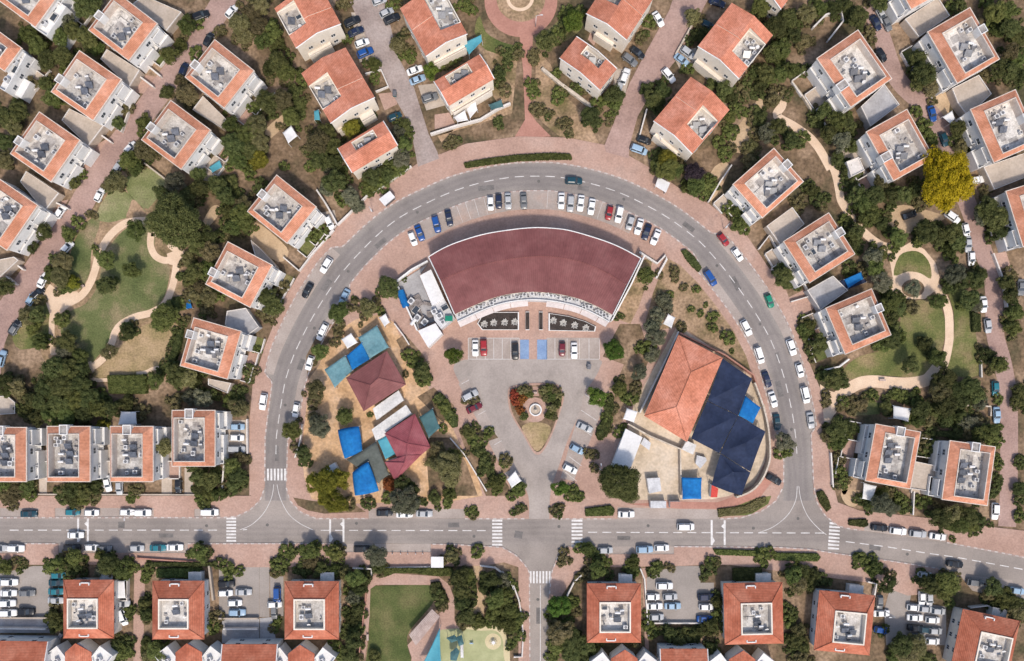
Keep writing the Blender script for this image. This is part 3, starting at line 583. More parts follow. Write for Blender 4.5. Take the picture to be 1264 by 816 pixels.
# ---------------------------------------------------------------- houses
LAND = []     # (short name, px, py)
FRONTS = []
FOOT = []     # house footprints (world xy)
def frame_of(corners, h):
    """corners in survey units at height h, front edge first, ccw: returns centre, u, v, half sizes"""
    W = [g(x, y, h) for x, y in corners]
    c = sum(W, Vector()) / 4; c.z = 0
    u = (W[1] - W[0] + W[2] - W[3]); a = u.length / 4; u.normalize()
    v = (W[3] - W[0] + W[2] - W[1]); b = v.length / 4
    v = Vector((-u.y, u.x, 0))
    return c, math.atan2(u.y, u.x), a, b
def add_uv(me, axis_fn):
    uv = me.uv_layers.new(name='UVMap'); 
    for p in me.polygons:
        s = axis_fn(p)
        for li in p.loop_indices:
            co = me.vertices[me.loops[li].vertex_index].co
            uv.data[li].uv = (co.x * s[0] + co.y * s[1] + co.z * s[2], co.x * s[1] - co.y * s[0])
def slope_uv(p):
    n = p.normal; d = Vector((n.x, n.y))
    if d.length < .02: return (1, 0, 0)
    d.normalize(); return (d.x, d.y, 0)
def across_uv(p):
    n = p.normal; d = Vector((n.x, n.y))
    if d.length < .02: return (1, 0, 0)
    d.normalize(); return (-d.y, d.x, 0)
def roof_obj(mb, name, m, parent, fn=slope_uv):
    o = mb.build(name, m, parent); add_uv(o.data, fn); return o
def plane_solid(mb, top, th=.18):
    """a sloping roof plane with thickness"""
    n = len(mb.v); k = len(top)
    top = [tuple(p) for p in top]
    if area([(p[0], p[1]) for p in top]) < 0: top = top[::-1]
    mb.v.extend(top); mb.v.extend([(x, y, z - th) for x, y, z in top])
    mb.f.append(tuple(n + i for i in range(k))); mb.m.append(0)
    mb.f.append(tuple(n + k + i for i in reversed(range(k)))); mb.m.append(0)
    for i in range(k):
        j = (i + 1) % k; mb.f.append((n + i, n + k + i, n + k + j, n + j)); mb.m.append(0)
SHARED = {}
def window_mesh(w, h):
    key = ('w', w, h)
    if key not in SHARED:
        mb = MB()
        mb.box(-w/2, w/2, -.02, .05, 0, h, 0)                       # frame
        for s in (-1, 1): mb.box(s*w/4 - w/4 + .07, s*w/4 + w/4 - .07, -.08, -.024, .07, h - .07, 1)
        mb.box(-w/2 - .1, w/2 + .1, -.16, -.022, -.1, -.003, 0)
        me = mb.mesh('window'); me.materials.append(M['metal']); me.materials.append(M['glass']); SHARED[key] = me
    return SHARED[key]
def add_window(parent, p, rz, w=1.3, h=1.25):
    o = link('window', window_mesh(w, h), parent); o.location = p; o.rotation_euler = (0, 0, rz); return o
def clutter_mesh(kind):
    if kind in SHARED: return SHARED[kind]
    mb = MB()
    if kind == 'air_conditioner':
        mb.box(-.5,.5,-.4,.4,.12,.95,0); mb.cyl((0,0),.32,.32,.952,.99,12,1); mb.box(-.4,.4,-.3,-.22,0,.12,1); mb.box(-.4,.4,.22,.3,0,.12,1); ms = ['metal','darkmetal']
    elif kind == 'solar_panel':
        n = len(mb.v); mb.prism([(-.95,-.75),(.95,-.75),(.95,.75),(-.95,.75)],0,.08,0)
        mb.v = [(x, y, z + (y + .75) * .55 + .25) for x, y, z in mb.v]; mb.box(-.85,-.8,.6,.66,0,.95,1); mb.box(.8,.85,.6,.66,0,.95,1); ms = ['solar','darkmetal']
    elif kind == 'water_tank':
        mb.cyl((0,0),.34,.34,-.7,.7,14,0, Matrix.Translation((0,0,1.0)) @ Matrix.Rotation(R(90),4,'Y')); mb.box(-.45,-.35,-.3,.3,0,.75,1); mb.box(.35,.45,-.3,.3,0,.75,1); ms = ['white','darkmetal']
    elif kind == 'vent_pipe':
        mb.cyl((0,0),.12,.12,0,.8,8,0); mb.cyl((0,0),.22,.1,.8,1.0,8,1); ms = ['metal','darkmetal']
    elif kind == 'skylight':
        mb.box(-.7,.7,-.5,.5,0,.35,0); mb.box(-.6,.6,-.4,.4,.352,.42,1); ms = ['whitedirty','glass']
    elif kind == 'storage_box':
        mb.box(-.55,.55,-.35,.35,0,.6,0); mb.box(-.58,.58,-.38,.38,.602,.66,1); ms = ['whitedirty','stain']
    elif kind == 'pipe_run':
        mb.tube((-1.6,0,.12),(1.6,0,.12),.06,.06,6,0); mb.tube((1.6,0,.12),(1.6,1.1,.12),.06,.06,6,0); mb.tube((-.4,0,.12),(-.4,-.9,.12),.05,.05,6,1); ms = ['darkmetal','darkmetal']
    elif kind == 'dark_heater':
        mb.prism([(-.5,-.65),(.5,-.65),(.5,.65),(-.5,.65)],0,.08,0); mb.v = [(x, y, z + (y + .65) * .7 + .15) for x, y, z in mb.v]; mb.cyl((0,0),.26,.26,-.5,.5,10,1, Matrix.Translation((0,.75,1.15)) @ Matrix.Rotation(R(90),4,'Y')); ms = ['darkmetal','metal']
    elif kind == 'satellite_dish':
        mb.tube((0,0,0),(0,0,.8),.04,.04,6,1); mb.cyl((0,0),.12,.42,0,.16,14,0, Matrix.Translation((0,0,.8)) @ Matrix.Rotation(R(48),4,'X')); ms = ['metal','darkmetal']
    me = mb.mesh(kind)
    for m in ms: me.materials.append(M[m])
    SHARED[kind] = me
    return me
def add_clutter(parent, kind, x, y, z, rz=0, s=1.0):
    o = link(kind, clutter_mesh(kind), parent); o.location = (x, y, z); o.rotation_euler = (0, 0, rz); o.scale = (s, s, s); return o
def fill_terrace(root, x0, x1, y0, y1, z, seed, dense=1.0):
    rn = random.Random(seed)
    w = x1 - x0; d = y1 - y0
    cx = (x0 + x1) / 2 + rn.uniform(-.1, .15) * w; cy = (y0 + y1) / 2 + rn.uniform(-.2, .1) * d
    used = []
    def put(kind, x, y, rz, s=1.0, rad=1.0):
        x = min(max(x, x0 + .7), x1 - .7); y = min(max(y, y0 + .7), y1 - .7)
        if any(math.hypot(x - a, y - b) < rad + r - .25 for a, b, r in used): return
        used.append((x, y, rad)); add_clutter(root, kind, x, y, z, rz, s)
    rz = -root.rotation_euler[2] + rn.choice((0, .1, -.1))      # panels face the sun
    n = int(rn.choice((2, 2, 3)) * dense + .5)
    for i in range(n):
        px = cx + (i - (n - 1) / 2) * 2.0; py = cy + rn.uniform(-.3, .3)
        put('solar_panel', px, py, rz, 1.0, 1.0)
    for i in range(max(1, n - 1)): put('water_tank', cx + (i - n/2 + .5) * 2.0, cy + 1.7 + rn.uniform(-.2,.3), rz, 1.0, .8)
    for i in range(int(rn.choice((4, 5, 6)) * dense + .5)): put('air_conditioner', rn.uniform(x0, x1), rn.uniform(y0, y1), rn.choice((0, math.pi/2)), rn.uniform(.9, 1.35), .75)
    for i in range(int(3 * dense)): put('vent_pipe', rn.uniform(x0, x1), rn.uniform(y0, y1), 0, rn.uniform(.9,1.3), .35)
    put('satellite_dish', rn.uniform(x0, x1), rn.uniform(y0, y1), rz, 1.2, .5)
    for i in range(int(rn.choice((2, 3, 4)) * dense + .5)): put('dark_heater', cx + rn.uniform(-2.2, 2.2), cy + rn.uniform(-2.6, 2.2), rz + rn.choice((0, .15)), rn.uniform(.9, 1.2), .55)
    for i in range(int(rn.choice((3, 4, 5)) * dense + .5)): put('storage_box', rn.uniform(x0, x1), rn.uniform(y0, y1), rn.choice((0, 1.57, .4)), rn.uniform(.6, 1.1), .5)
    for i in range(int(2 * dense + .5)): put('pipe_run', rn.uniform(x0 + 1.4, x1 - 1.4), rn.uniform(y0 + 1, y1 - 1), rn.choice((0, 1.57, 3.14)), rn.uniform(.7, 1), .3)
    if rn.random() < .5: put('skylight', rn.uniform(x0, x1), rn.uniform(y0, y1), 0, 1.1, .8)
    # worn patches of roofing felt, each a few mm thick
    if dense > .6:
        pm = MB()
        for i in range(6):
            px = rn.uniform(x0 + .8, x1 - 2.4); py = rn.uniform(y0 + .8, y1 - 2.4); pw_ = rn.uniform(1.2, 3.2); pd = rn.uniform(1.0, 2.6)
            pm.box(px, min(px + pw_, x1 - .15), py, min(py + pd, y1 - .15), z - .02, z + .012 + .006 * i, 0)
        pm.build('roof_felt', M['stain'], root)
def well_house(name, corners, label, short, H=8.3, ring=(2.7, 2.3, 1.4, 1.3), notch=('back', .3), seed=0, group=None, wall='plaster', balc=True, cat='house', tilem='tile'):
    """square house: tiled ring round a sunken roof terrace. ring = widths front, right, back, left"""
    c, rz, a, b = frame_of(corners, H - .5)
    root = empty(name, c, rz); tag(root, label, cat, group)
    zf = H - 2.5; e = .18
    A, B = a - e, b - e
    FOOT.append([tuple(c.xy + Matrix.Rotation(rz, 2) @ Vector(p)) for p in ((-a,-b - (2.2 if balc else 0)),(a,-b - (2.2 if balc else 0)),(a,b),(-a,b))])
    px = sum(p[0] for p in corners) / 4; py = sum(p[1] for p in corners) / 4; LAND.append((short, px, py))
    wf, wr, wb, wl = ring
    ix0, ix1, iy0, iy1 = -a + wl, a - wr, -b + wf, b - wb
    w = MB(); w.box(-A, A, -B, B, 0, zf, 0)
    # ring walls (outer band)
    zr = H - 1.0
    w.box(-A, A, -B, iy0 - .003, zf + .001, zr, 0); w.box(-A, A, iy1 + .003, B, zf + .001, zr, 0)
    w.box(-A, ix0 - .003, iy0, iy1, zf + .001, zr, 0); w.box(ix1 + .003, A, iy0, iy1, zf + .001, zr, 0)
    w.build('wall', M[wall], root)
    fl = MB(); fl.box(ix0, ix1, iy0, iy1, zf - .1, zf + .03, 0); fl.build('terrace_floor', M['terrace'], root)
    # tiled ring
    zo, zi = H - .85, H + .0
    O = [(-a,-b,zo),(a,-b,zo),(a,b,zo),(-a,b,zo)]; I = [(ix0,iy0,zi),(ix1,iy0,zi),(ix1,iy1,zi),(ix0,iy1,zi)]
    r = MB(); ns, nt = notch; nw = 1.25
    def lerp(p, q, t): return tuple(p[k] + (q[k] - p[k]) * t for k in range(3))
    sides = {'front': (0, 1), 'right': (1, 2), 'back': (2, 3), 'left': (3, 0)}
    for sname, (i, j) in sides.items():
        if sname == ns:
            Lo = math.dist(O[i], O[j]); t0 = nt - nw / Lo; t1 = nt + nw / Lo
            plane_solid(r, [O[i], lerp(O[i], O[j], t0), lerp(I[i], I[j], t0), I[i]]); plane_solid(r, [lerp(O[i], O[j], t1), O[j], I[j], lerp(I[i], I[j], t1)])
            nb0 = lerp(O[i], O[j], nt); nb1 = lerp(I[i], I[j], nt)
        else: plane_solid(r, [O[i], O[j], I[j], I[i]])
    roof_obj(r, 'roof_tiles', M[tilem], root, across_uv)
    # pale copings inside and outside
    cp = MB()
    t = .28
    for (x0, x1, y0, y1, z) in ((-a - .06, a + .06, -b - .06, -b + .14, zo), (-a - .06, a + .06, b - .14, b + .06, zo), (-a - .06, -a + .14, -b + .14, b - .14, zo), (a - .14, a + .06, -b + .14, b - .14, zo)):
        cp.box(x0, x1, y0, y1, z - .35, z + .1, 0)
    for (x0, x1, y0, y1) in ((ix0 - .08, ix1 + .08, iy0 - .08, iy0 + .12), (ix0 - .08, ix1 + .08, iy1 - .12, iy1 + .08), (ix0 - .08, ix0 + .12, iy0 + .12, iy1 - .12), (ix1 - .12, ix1 + .08, iy0 + .12, iy1 - .12)):
        cp.box(x0, x1, y0, y1, zf + .03, zi + .16, 0)
    cp.build('coping', M['coping'], root)
    # stair head in the gap
    m0 = Vector(lerp(nb0, nb1, .45)); sx = nw - .15
    sb = MB(); horiz = ns in ('front', 'back')
    ww = (wf if ns == 'front' else wb if ns == 'back' else wr if ns == 'right' else wl)
    ext = ww / 2 + .3
    if horiz: x0, x1, y0, y1 = m0.x - sx, m0.x + sx, m0.y - ext, m0.y + ext
    else: x0, x1, y0, y1 = m0.x - ext, m0.x + ext, m0.y - sx, m0.y + sx
    sb.box(x0, x1, y0, y1, zf + .04, H - .1, 0); sb.box(x0, x1, y0, y0 + .2, H - .098, H + .25, 0); sb.box(x0, x1, y1 - .2, y1, H - .098, H + .25, 0); sb.box(x0, x0 + .2, y0 + .202, y1 - .202, H - .098, H + .25, 0); sb.box(x1 - .2, x1, y0 + .202, y1 - .202, H - .098, H + .25, 0); sb.box(x0 + .2, x1 - .2, y0 + .2, y1 - .2, H - .096, H - .06, 1)
    st = sb.build('stair_head', [M['plaster'], M['stain']], root)
    fill_terrace(root, ix0 + .3, ix1 - .3, iy0 + .3, iy1 - .3, zf + .03, seed * 13 + 5)
    # facade: balconies on the street side, windows all round
    rn = random.Random(seed)
    if balc:
        bl = MB(); d1, d2 = 1.0, .6
        for (x0, x1, dd, z0, z1) in ((-A * .96, A * .1, d1, 0, 2.8), (A * .3, A * .97, d1 + .9, 0, 2.8), (A * .35, A * .92, d2 + .2, 2.804, 5.2)):
            bl.box(x0, x1, -B - dd, -B - .002, z0, z1, 0)
            bl.box(x0, x1, -B - dd, -B - dd + .16, z1 + .002, z1 + .95, 0); bl.box(x0, x0 + .16, -B - dd + .162, -B - .002, z1 + .002, z1 + .95, 0); bl.box(x1 - .16, x1, -B - dd + .162, -B - .002, z1 + .002, z1 + .95, 0)
        bl.build('balcony', M[wall], root)
        add_clutter(root, 'air_conditioner', -A * .5, -B - .45, 2.8, 0, .8)
    for z in ((4.6,) if balc else (1.2, 4.2)):
        for x in (-.6, .1): add_window(root, (x * A, -B, z), 0, 1.5, 1.15)
    if balc:
        add_window(root, (.2 * A, -B, .4), 0, 1.2, 1.9)
        aw = MB()
        aw.box(A*.12, A*.28, -B - 1.0, -B - .002, 2.5, 2.62, 0); aw.build('door_canopy', M['whitedirty'], root)
    for s, r_ in ((1, math.pi/2), (-1, -math.pi/2)):
        for z in (1.6, 4.4):
            for y in (-.45, .4): add_window(root, (s * A, y * B, z), r_, 1.1, 1.1)
    for x in (-.5, .5): add_window(root, (x * A, B, 4.4), math.pi, 1.2, 1.2)
    if balc: FRONTS.append((root, short, A, B))
    return root
# outer row of the long pink lane, inner row, crescent and street rows
def q(t, *pts): return [Z(t, *p) for p in pts]
OUTER = 'white houses along the long pink lane'
def fromSE(t, Sx, Sy, du=(135, -185), dv=(-185, -170)):
    return q(t, (Sx, Sy), (Sx + du[0], Sy + du[1]), (Sx + du[0] + dv[0], Sy + du[1] + dv[1]), (Sx + dv[0], Sy + dv[1]))
GH = 'white houses with tiled rims round sunken roof terraces'
well_house('house', fromSE('a1', 158, 140), 'white house cut by the picture corner, top of the long pink lane', 'corner lane house', seed=1, group=GH, notch=('back', .5))
well_house('house', q('a1', (610,300),(745,115),(565,-45),(425,130)), 'white terracotta rimmed house beside the lane, second along from the top corner', 'second lane house', seed=2, group=GH, notch=('back', .62))
well_house('house', q('a1', (435,590),(570,390),(388,228),(250,425)), 'white terracotta rimmed house beside the lane, third along from the top corner', 'third lane house', seed=3, group=GH, notch=('back', .7))
well_house('house', q('b1', (232,108),(372,-95),(195,-255),(55,-55)), 'white terracotta rimmed house beside the lane, fourth along from the top corner', 'fourth lane house', seed=4, group=GH, notch=('back', .7))
well_house('house', q('b1', (20,440),(168,215),(-10,60),(-160,270)), 'white terracotta rimmed house at lane, last of its row, cut by the edge', 'last lane house', seed=5, group=GH, notch=('back', .7))
well_house('house', q('a1', (1068,525),(1210,345),(1035,178),(890,360)), 'white terracotta rimmed house across the lane, the upper of two above the park', 'upper park house', seed=6, group=GH, notch=('back', .68))
well_house('house', q('a1', (858,820),(1003,630),(822,470),(683,660)), 'white terracotta rimmed house across the lane, just above the pale park lawn', 'lawn-side house', seed=7, group=GH, notch=('back', .68))
well_house('house', q('b2', (155,397),(300,235),(133,38),(-5,228)), 'white terracotta rimmed house on the crescent opposite the bus shelter, cream stair head', 'crescent shelter house', seed=8, group=GH, notch=('back', .5))
well_house('house', q('b1', (1190,712),(1292,510),(1103,363),(990,570)), 'white terracotta rimmed house on the crescent, middle of the three west ones', 'middle crescent house', seed=9, group=GH, notch=('back', .72))
well_house('house', q('c1', (1085,280),(1152,42),(930,-40),(865,185)), 'white terracotta rimmed house on the crescent beside the dry straw lawn', 'straw lawn house', seed=10, group=GH, notch=('back', .3))
for i, (x0, x1, y0, y1, lab, sh) in enumerate(((-85,124,495,757,'white terracotta rimmed street row house cut by the picture edge','cut-off row house'),(222,430,490,757,'white terracotta rimmed street row house, second of four, under the dense grove','grove row house'),(525,733,490,757,'white terracotta rimmed street row house, third of four, yellow tree at its corner','yellow-corner row house'),(822,1030,413,683,'white terracotta rimmed street row house, end of four, beside the crescent zebra','end row house'))):
    well_house('house', q('c1', (x1,y1),(x1,y0),(x0,y0),(x0,y1)), lab, sh, seed=11 + i, group=GH, ring=(2.5, 2.0, .9, 1.3), notch=('right', .55))
FR = (2.6, 1.8, 1.6, 2.4)
well_house('house', q('a4', (310,282),(465,515),(641,350),(478,125)), 'white terracotta rimmed house with bright half terrace, above the brown footpath', 'upper footpath house', seed=20, group=GH, ring=(2.4,1.3,1.5,2.4), notch=('front', .62))
well_house('house', q('a4', (530,625),(672,860),(832,722),(718,497)), 'white terracotta rimmed house next to the big yellow tree', 'yellow tree house', seed=21, group=GH, ring=(2.2,1.3,1.5,2.6), notch=('front', .55))
well_house('house', q('a4', (827,163),(960,397),(1148,265),(1003,15)), 'white terracotta rimmed house of the far row with stepped corner, dark trees behind', 'stepped corner house', seed=22, group=GH, ring=(2.6,1.2,1.5,2.4), notch=('back', .6))
well_house('house', q('a4', (1025,522),(1133,777),(1330,648),(1218,402)), 'white terracotta rimmed house at the picture edge beyond the yellow tree', 'edge house', seed=23, group=GH, ring=(2.6,1.2,1.5,2.0), notch=('back', .5))
well_house('house', q('a4', (610,-190),(745,52),(936,-80),(800,-320)), 'white house at the top edge, only one tiled corner showing above a beige deck', 'top edge house', seed=24, group=GH, ring=FR, notch=('back', .5))
well_house('house', q('b3', (1125,122),(1265,285),(1430,75),(1285,-85)), 'white terracotta rimmed house on the crescent with white sail at its corner', 'white sail house', seed=25, group=GH, ring=(2.2,1.2,1.5,2.0), notch=('back', .55))
well_house('house', q('b4', (155,385),(272,578),(470,415),(340,220)), 'white terracotta rimmed house on the crescent beside the dark blue tarp', 'blue tarp house', seed=26, group=GH, ring=(2.4,1.7,1.6,2.0), notch=('back', .55))
well_house('house', q('b4', (340,695),(440,908),(637,798),(553,577)), 'white terracotta rimmed house on the crescent beside the teardrop park', 'teardrop park house', seed=27, group=GH, ring=(2.4,1.7,1.4,1.8), notch=('back', .6))
well_house('house', q('b4', (1180,132),(1262,395),(1480,330),(1400,70)), 'white terracotta rimmed house mostly cut off by the picture edge, beige deck above', 'cut-off edge house', seed=28, group=GH, ring=FR, notch=('back', .5))
well_house('house', q('c4', (575,460),(525,727),(735,778),(783,510)), 'white terracotta rimmed house beside the crescent, dark tree at its street wall', 'lower crescent house', seed=29, group=GH, ring=(2.6,1.4,1.7,1.9), notch=('left', .48))
well_house('house', q('c4', (920,540),(885,810),(1093,860),(1135,577)), 'white terracotta rimmed house between lower crescent house and the straight lane', 'lower lane house', seed=30, group=GH, ring=(2.6,1.4,1.7,1.9), notch=('left', .48))

def hip_house(corners, well, label, short, seed, H=7.5, tilem='tilered', dormers=True, group='red hip roof houses in the row below the street'):
    c, rz, a, b = frame_of(corners, H - 1.0)
    root = empty('hip_roof_house', c, rz); tag(root, label, 'house', group)
    FOOT.append([tuple(c.xy + Matrix.Rotation(rz, 2) @ Vector(p)) for p in ((-a,-b),(a,-b),(a,b),(-a,b))])
    LAND.append((short, sum(p[0] for p in corners)/4, sum(p[1] for p in corners)/4))
    inv = Matrix.Rotation(-rz, 3, 'Z')
    Wl = [inv @ (g(x, y, H) - c) for x, y in well]
    ix0 = min(p.x for p in Wl); ix1 = max(p.x for p in Wl); iy0 = min(p.y for p in Wl); iy1 = max(p.y for p in Wl)
    e = .65; ze = H - 2.0; zf = H - 1.7; A, B = a - e, b - e
    w = MB(); w.box(-A, A, -B, B, 0, ze - .05, 0)
    w.box(ix0 + .02, ix1 - .02, iy0 + .02, iy1 - .02, ze - .048, zf, 0); w.build('wall', M['cream'] if seed % 2 else M['plaster'], root)
    r = MB()
    O = [(-a,-b,ze),(a,-b,ze),(a,b,ze),(-a,b,ze)]; I = [(ix0,iy0,H - .1),(ix1,iy0,H - .1),(ix1,iy1,H - .1),(ix0,iy1,H - .1)]
    for i in range(4):
        j = (i + 1) % 4; plane_solid(r, [O[i], O[j], I[j], I[i]], .16)
    roof_obj(r, 'roof_tiles', M[tilem], root)
    rd = MB()
    for i in range(4):
        rd.tube(Vector(O[i]) + Vector((0,0,.05)), Vector(I[i]) + Vector((0,0,.05)), .1, .1, 6)
    rd.build('hip_ridge', M[tilem], root); add_uv(root.children[-1].data, slope_uv) if False else None
    fl = MB(); fl.box(ix0 + .25, ix1 - .25, iy0 + .25, iy1 - .25, zf + .002, zf + .05, 0); fl.build('terrace_floor', M['terrace'], root)
    cp = MB(); t = .3
    for (x0, x1, y0, y1) in ((ix0 - .2, ix1 + .2, iy0 - .2, iy0 + .15), (ix0 - .2, ix1 + .2, iy1 - .15, iy1 + .2), (ix0 - .2, ix0 + .15, iy0 + .15, iy1 - .15), (ix1 - .15, ix1 + .2, iy0 + .15, iy1 - .15)):
        cp.box(x0, x1, y0, y1, zf - .3, H + .12, 0)
    cp.build('parapet', M['cream'], root)
    fill_terrace(root, ix0 + .4, ix1 - .4, iy0 + .4, iy1 - .4, zf + .05, seed * 7 + 3, .55)
    if dormers:
        for (x, s) in ((-.1 * a, 1), (-.12 * a, -1)):
            d = MB(); y = s * (b - 1.0)
            d.box(x - 1.3, x - 1.05, y - .3, y + .35, ze, ze + .95, 0); d.box(x + 1.05, x + 1.3, y - .3, y + .35, ze, ze + .95, 0); d.box(x - 1.048, x + 1.048, y + s*.3 - .14, y + s*.3 + .14, ze, ze + .75, 0)
            d.build('gable_screen', M['plaster'], root)
    for s, r_ in ((1, math.pi/2), (-1, -math.pi/2)):
        for z in (1.0, 3.7):
            for y in (-.5, 0, .5): add_window(root, (s * A, y * B, z), r_, 1.1, 1.1)
    for z in (1.0, 3.7):
        for x in (-.55, .5): add_window(root, (x * A, B, z), math.pi, 1.2, 1.1); add_window(root, (x * A, -B, z), 0, 1.2, 1.1)
    # small flat porch on the street side
    p = MB(); p.box(.25 * a, .7 * a, B + .002, B + 2.2, 0, 2.7, 0); p.box(.22 * a, .73 * a, B + .004, B + 2.4, 2.702, 2.85, 0); p.build('porch', M['whitedirty'], root)
    return root
def rect(t, x0, x1, y0, y1): return q(t, (x0, y1), (x1, y1), (x1, y0), (x0, y0))
hip_house(rect('d1',293,537,430,712), rect('d1',325,465,520,658), 'red hip roof house with square roof terrace, between the car lot and pink alley', 'alley hip house', 41)
hip_house(rect('d1',722,972,435,717), rect('d1',762,900,523,660), 'red hip roof house with square roof terrace, between pink alley and second lot', 'second hip house', 42)
hip_house(rect('d2',155,417,437,717), rect('d2',207,350,523,663), 'red hip roof house with square roof terrace, dark trees dividing it from the playground', 'playground hip house', 43)
hip_house(rect('d3',407,668,447,733), rect('d3',470,613,537,677), 'red hip roof house with square roof terrace, beside the side street', 'side street hip house', 44)
hip_house(q('d3',(1066,745),(1352,735),(1352,443),(1070,445)), q('d3',(1150,685),(1290,685),(1290,543),(1150,543)), 'red hip roof house with square roof terrace, hedge along its street side', 'hedge hip house', 45)
hip_house(q('d4',(290,752),(550,772),(577,495),(313,465)), q('d4',(376,705),(514,718),(526,576),(386,563)), 'slightly turned red hip roof house with pergola at its wall', 'turned hip house', 46)
hip_house(q('d4',(938,830),(1205,885),(1252,612),(982,553)), q('d4',(1042,800),(1180,832),(1206,690),(1066,666)), 'tilted red hip roof house at the lower picture corner', 'corner hip house', 47)

def gable_house(corners, label, short, seed, H=8.5, rise=1.6, ridge='u', terr=None, wall='cream', tilem='tileorange', porch=None, group='orange gabled houses round the top garden walk', step=None, floorm='terrace'):
    """corners at eave height ccw; ridge along u or v; terr=(x0,x1,y0,y1) as fractions -1..1 of the half sizes, cut out of the roof"""
    c, rz, a, b = frame_of(corners, H)
    root = empty('gabled_house', c, rz); tag(root, label, 'house', group)
    FOOT.append([tuple(c.xy + Matrix.Rotation(rz, 2) @ Vector(p)) for p in ((-a,-b),(a,-b),(a,b),(-a,b))])
    LAND.append((short, sum(p[0] for p in corners)/4, sum(p[1] for p in corners)/4))
    zf = H - 1.6; A, B = a - .25, b - .25
    def zr(x, y): return H + rise * (1 - (abs(y) / b if ridge == 'u' else abs(x) / a))
    T = None
    if terr: T = (terr[0] * a, terr[1] * a, terr[2] * b, terr[3] * b)
    # roof tiles in grid cells
    xs = sorted(set([-a, a, 0.0] + (list(T[:2]) if T else []))); ys = sorted(set([-b, b, 0.0] + (list(T[2:]) if T else [])))
    if step is not None: ys = sorted(set(ys + [step * b])) if ridge == 'v' else ys; xs = sorted(set(xs + [step * a])) if ridge == 'u' else xs
    zr0 = zr
    r = MB(); w = MB(); w.box(-A, A, -B, B, 0, zf, 0)
    for i in range(len(xs) - 1):
        for j in range(len(ys) - 1):
            x0, x1, y0, y1 = xs[i], xs[i+1], ys[j], ys[j+1]
            if x1 - x0 < 1e-6 or y1 - y0 < 1e-6: continue
            mx, my = (x0 + x1)/2, (y0 + y1)/2
            if T and T[0] <= mx <= T[1] and T[2] <= my <= T[3]: continue
            up_ = .4 if step is not None and ((my if ridge == 'v' else mx) > step * (b if ridge == 'v' else a)) else 0.0
            zr = lambda x, y: zr0(x, y) + up_
            plane_solid(r, [(x0,y0,zr(x0,y0)),(x1,y0,zr(x1,y0)),(x1,y1,zr(x1,y1)),(x0,y1,zr(x0,y1))], .18)
            X0, X1, Y0, Y1 = max(x0,-A), min(x1,A), max(y0,-B), min(y1,B)
            n = len(w.v); P = [(X0,Y0),(X1,Y0),(X1,Y1),(X0,Y1)]
            w.v.extend([(x,y,zf + .002) for x,y in P]); w.v.extend([(x,y,zr(x,y) - .2) for x,y in P])
            for k in range(4):
                l = (k+1)%4; w.f.append((n+k, n+l, n+4+l, n+4+k)); w.m.append(0)
    w.build('wall', M[wall], root); roof_obj(r, 'roof_tiles', M[tilem], root)
    zr = zr0
    v = MB()   # pale verge boards and ridge
    if ridge == 'u':
        for s in (-1, 1):
            for t in (-1, 1):
                v.tube((s*a, t*b, zr(a, b) + .02), (s*a, 0, zr(a, 0) + .02), .13, .13, 6)
    else:
        for s in (-1, 1):
            for t in (-1, 1): v.tube((t*a, s*b, zr(a, b) + .02), (0, s*b, zr(0, b) + .02), .13, .13, 6)
    v.build('verge_board', M['plaster'], root)
    if T:
        fl = MB(); fl.box(max(T[0], -A), min(T[1], A), max(T[2], -B), min(T[3], B), zf - .1, zf + .04, 0); fl.build('terrace_floor', M[floorm], root)
        cp = MB()
        zt = H + .15
        for (x0, x1, y0, y1) in ((T[0], T[1], T[2], T[2] + .2), (T[0], T[1], T[3] - .2, T[3]), (T[0], T[0] + .2, T[2] + .2, T[3] - .2), (T[1] - .2, T[1], T[2] + .2, T[3] - .2)):
            cp.box(x0, x1, y0, y1, zf + .04, zt, 0)
        cp.build('parapet', M[wall], root)
        if T[1] - T[0] > 2 and T[3] - T[2] > 2: fill_terrace(root, T[0] + .3, T[1] - .3, T[2] + .3, T[3] - .3, zf + .04, seed * 5, .7)
    for s, r_ in ((1, math.pi/2), (-1, -math.pi/2)):
        for z in (1.2, 4.4):
            for y in (-.45, .4): add_window(root, (s * A, y * B, z), r_, 1.1, 1.1)
    for z in (1.2, 4.4):
        for x in (-.5, .05, .55): add_window(root, (x * A, -B, z), 0, 1.2, 1.1)
        for x in (-.5, .5): add_window(root, (x * A, B, z), math.pi, 1.2, 1.1)
    if porch:
        p = MB()
        for (x0, x1, d, h) in porch:
            p.box(x0*a, x1*a, -B - d, -B - .002, 0, h, 0); p.box(x0*a, x1*a, -B - d, -B - d + .16, h + .002, h + .9, 0)
        p.build('porch', M[wall], root)
    return root
# front edge = the sunny gable or long wall; corners ccw seen from above
gable_house(q('a2',(208,245),(415,112),(345,-70),(120,30)), 'orange gabled house cut by the top edge, grey terrace on its roof', 'first gabled house', 51, ridge='v', step=-.15, terr=(-1,-.18,-.35,.8), porch=[(-.7,.3,1.5,2.8)])
gable_house(q('a2',(368,602),(582,470),(466,228),(255,345)), 'large orange gabled house with roof terrace, cars parked beside it', 'second gabled house', 52, ridge='v', step=-.2, terr=(-1.0,-.1,-.45,.5), porch=[(-.9,-.1,1.2,2.8),(.1,.7,2.2,2.8)])
gable_house(q('a2',(478,832),(697,700),(640,577),(420,708)), 'small orange roof house above the pale bus shelter, beige terrace in its roof', 'third gabled house', 53, ridge='u', terr=(-.45,.5,.1,.85), rise=1.1, H=7.5)
gable_house(q('a2',(838,285),(1015,160),(935,-60),(715,30)), 'orange gabled house with wide white roof terrace and turquoise awning beside it', 'fourth gabled house', 54, ridge='v', step=.1, floorm='whitedirty', terr=(.05,1.0,-.5,1), porch=[(-.8,.8,1.3,3)])
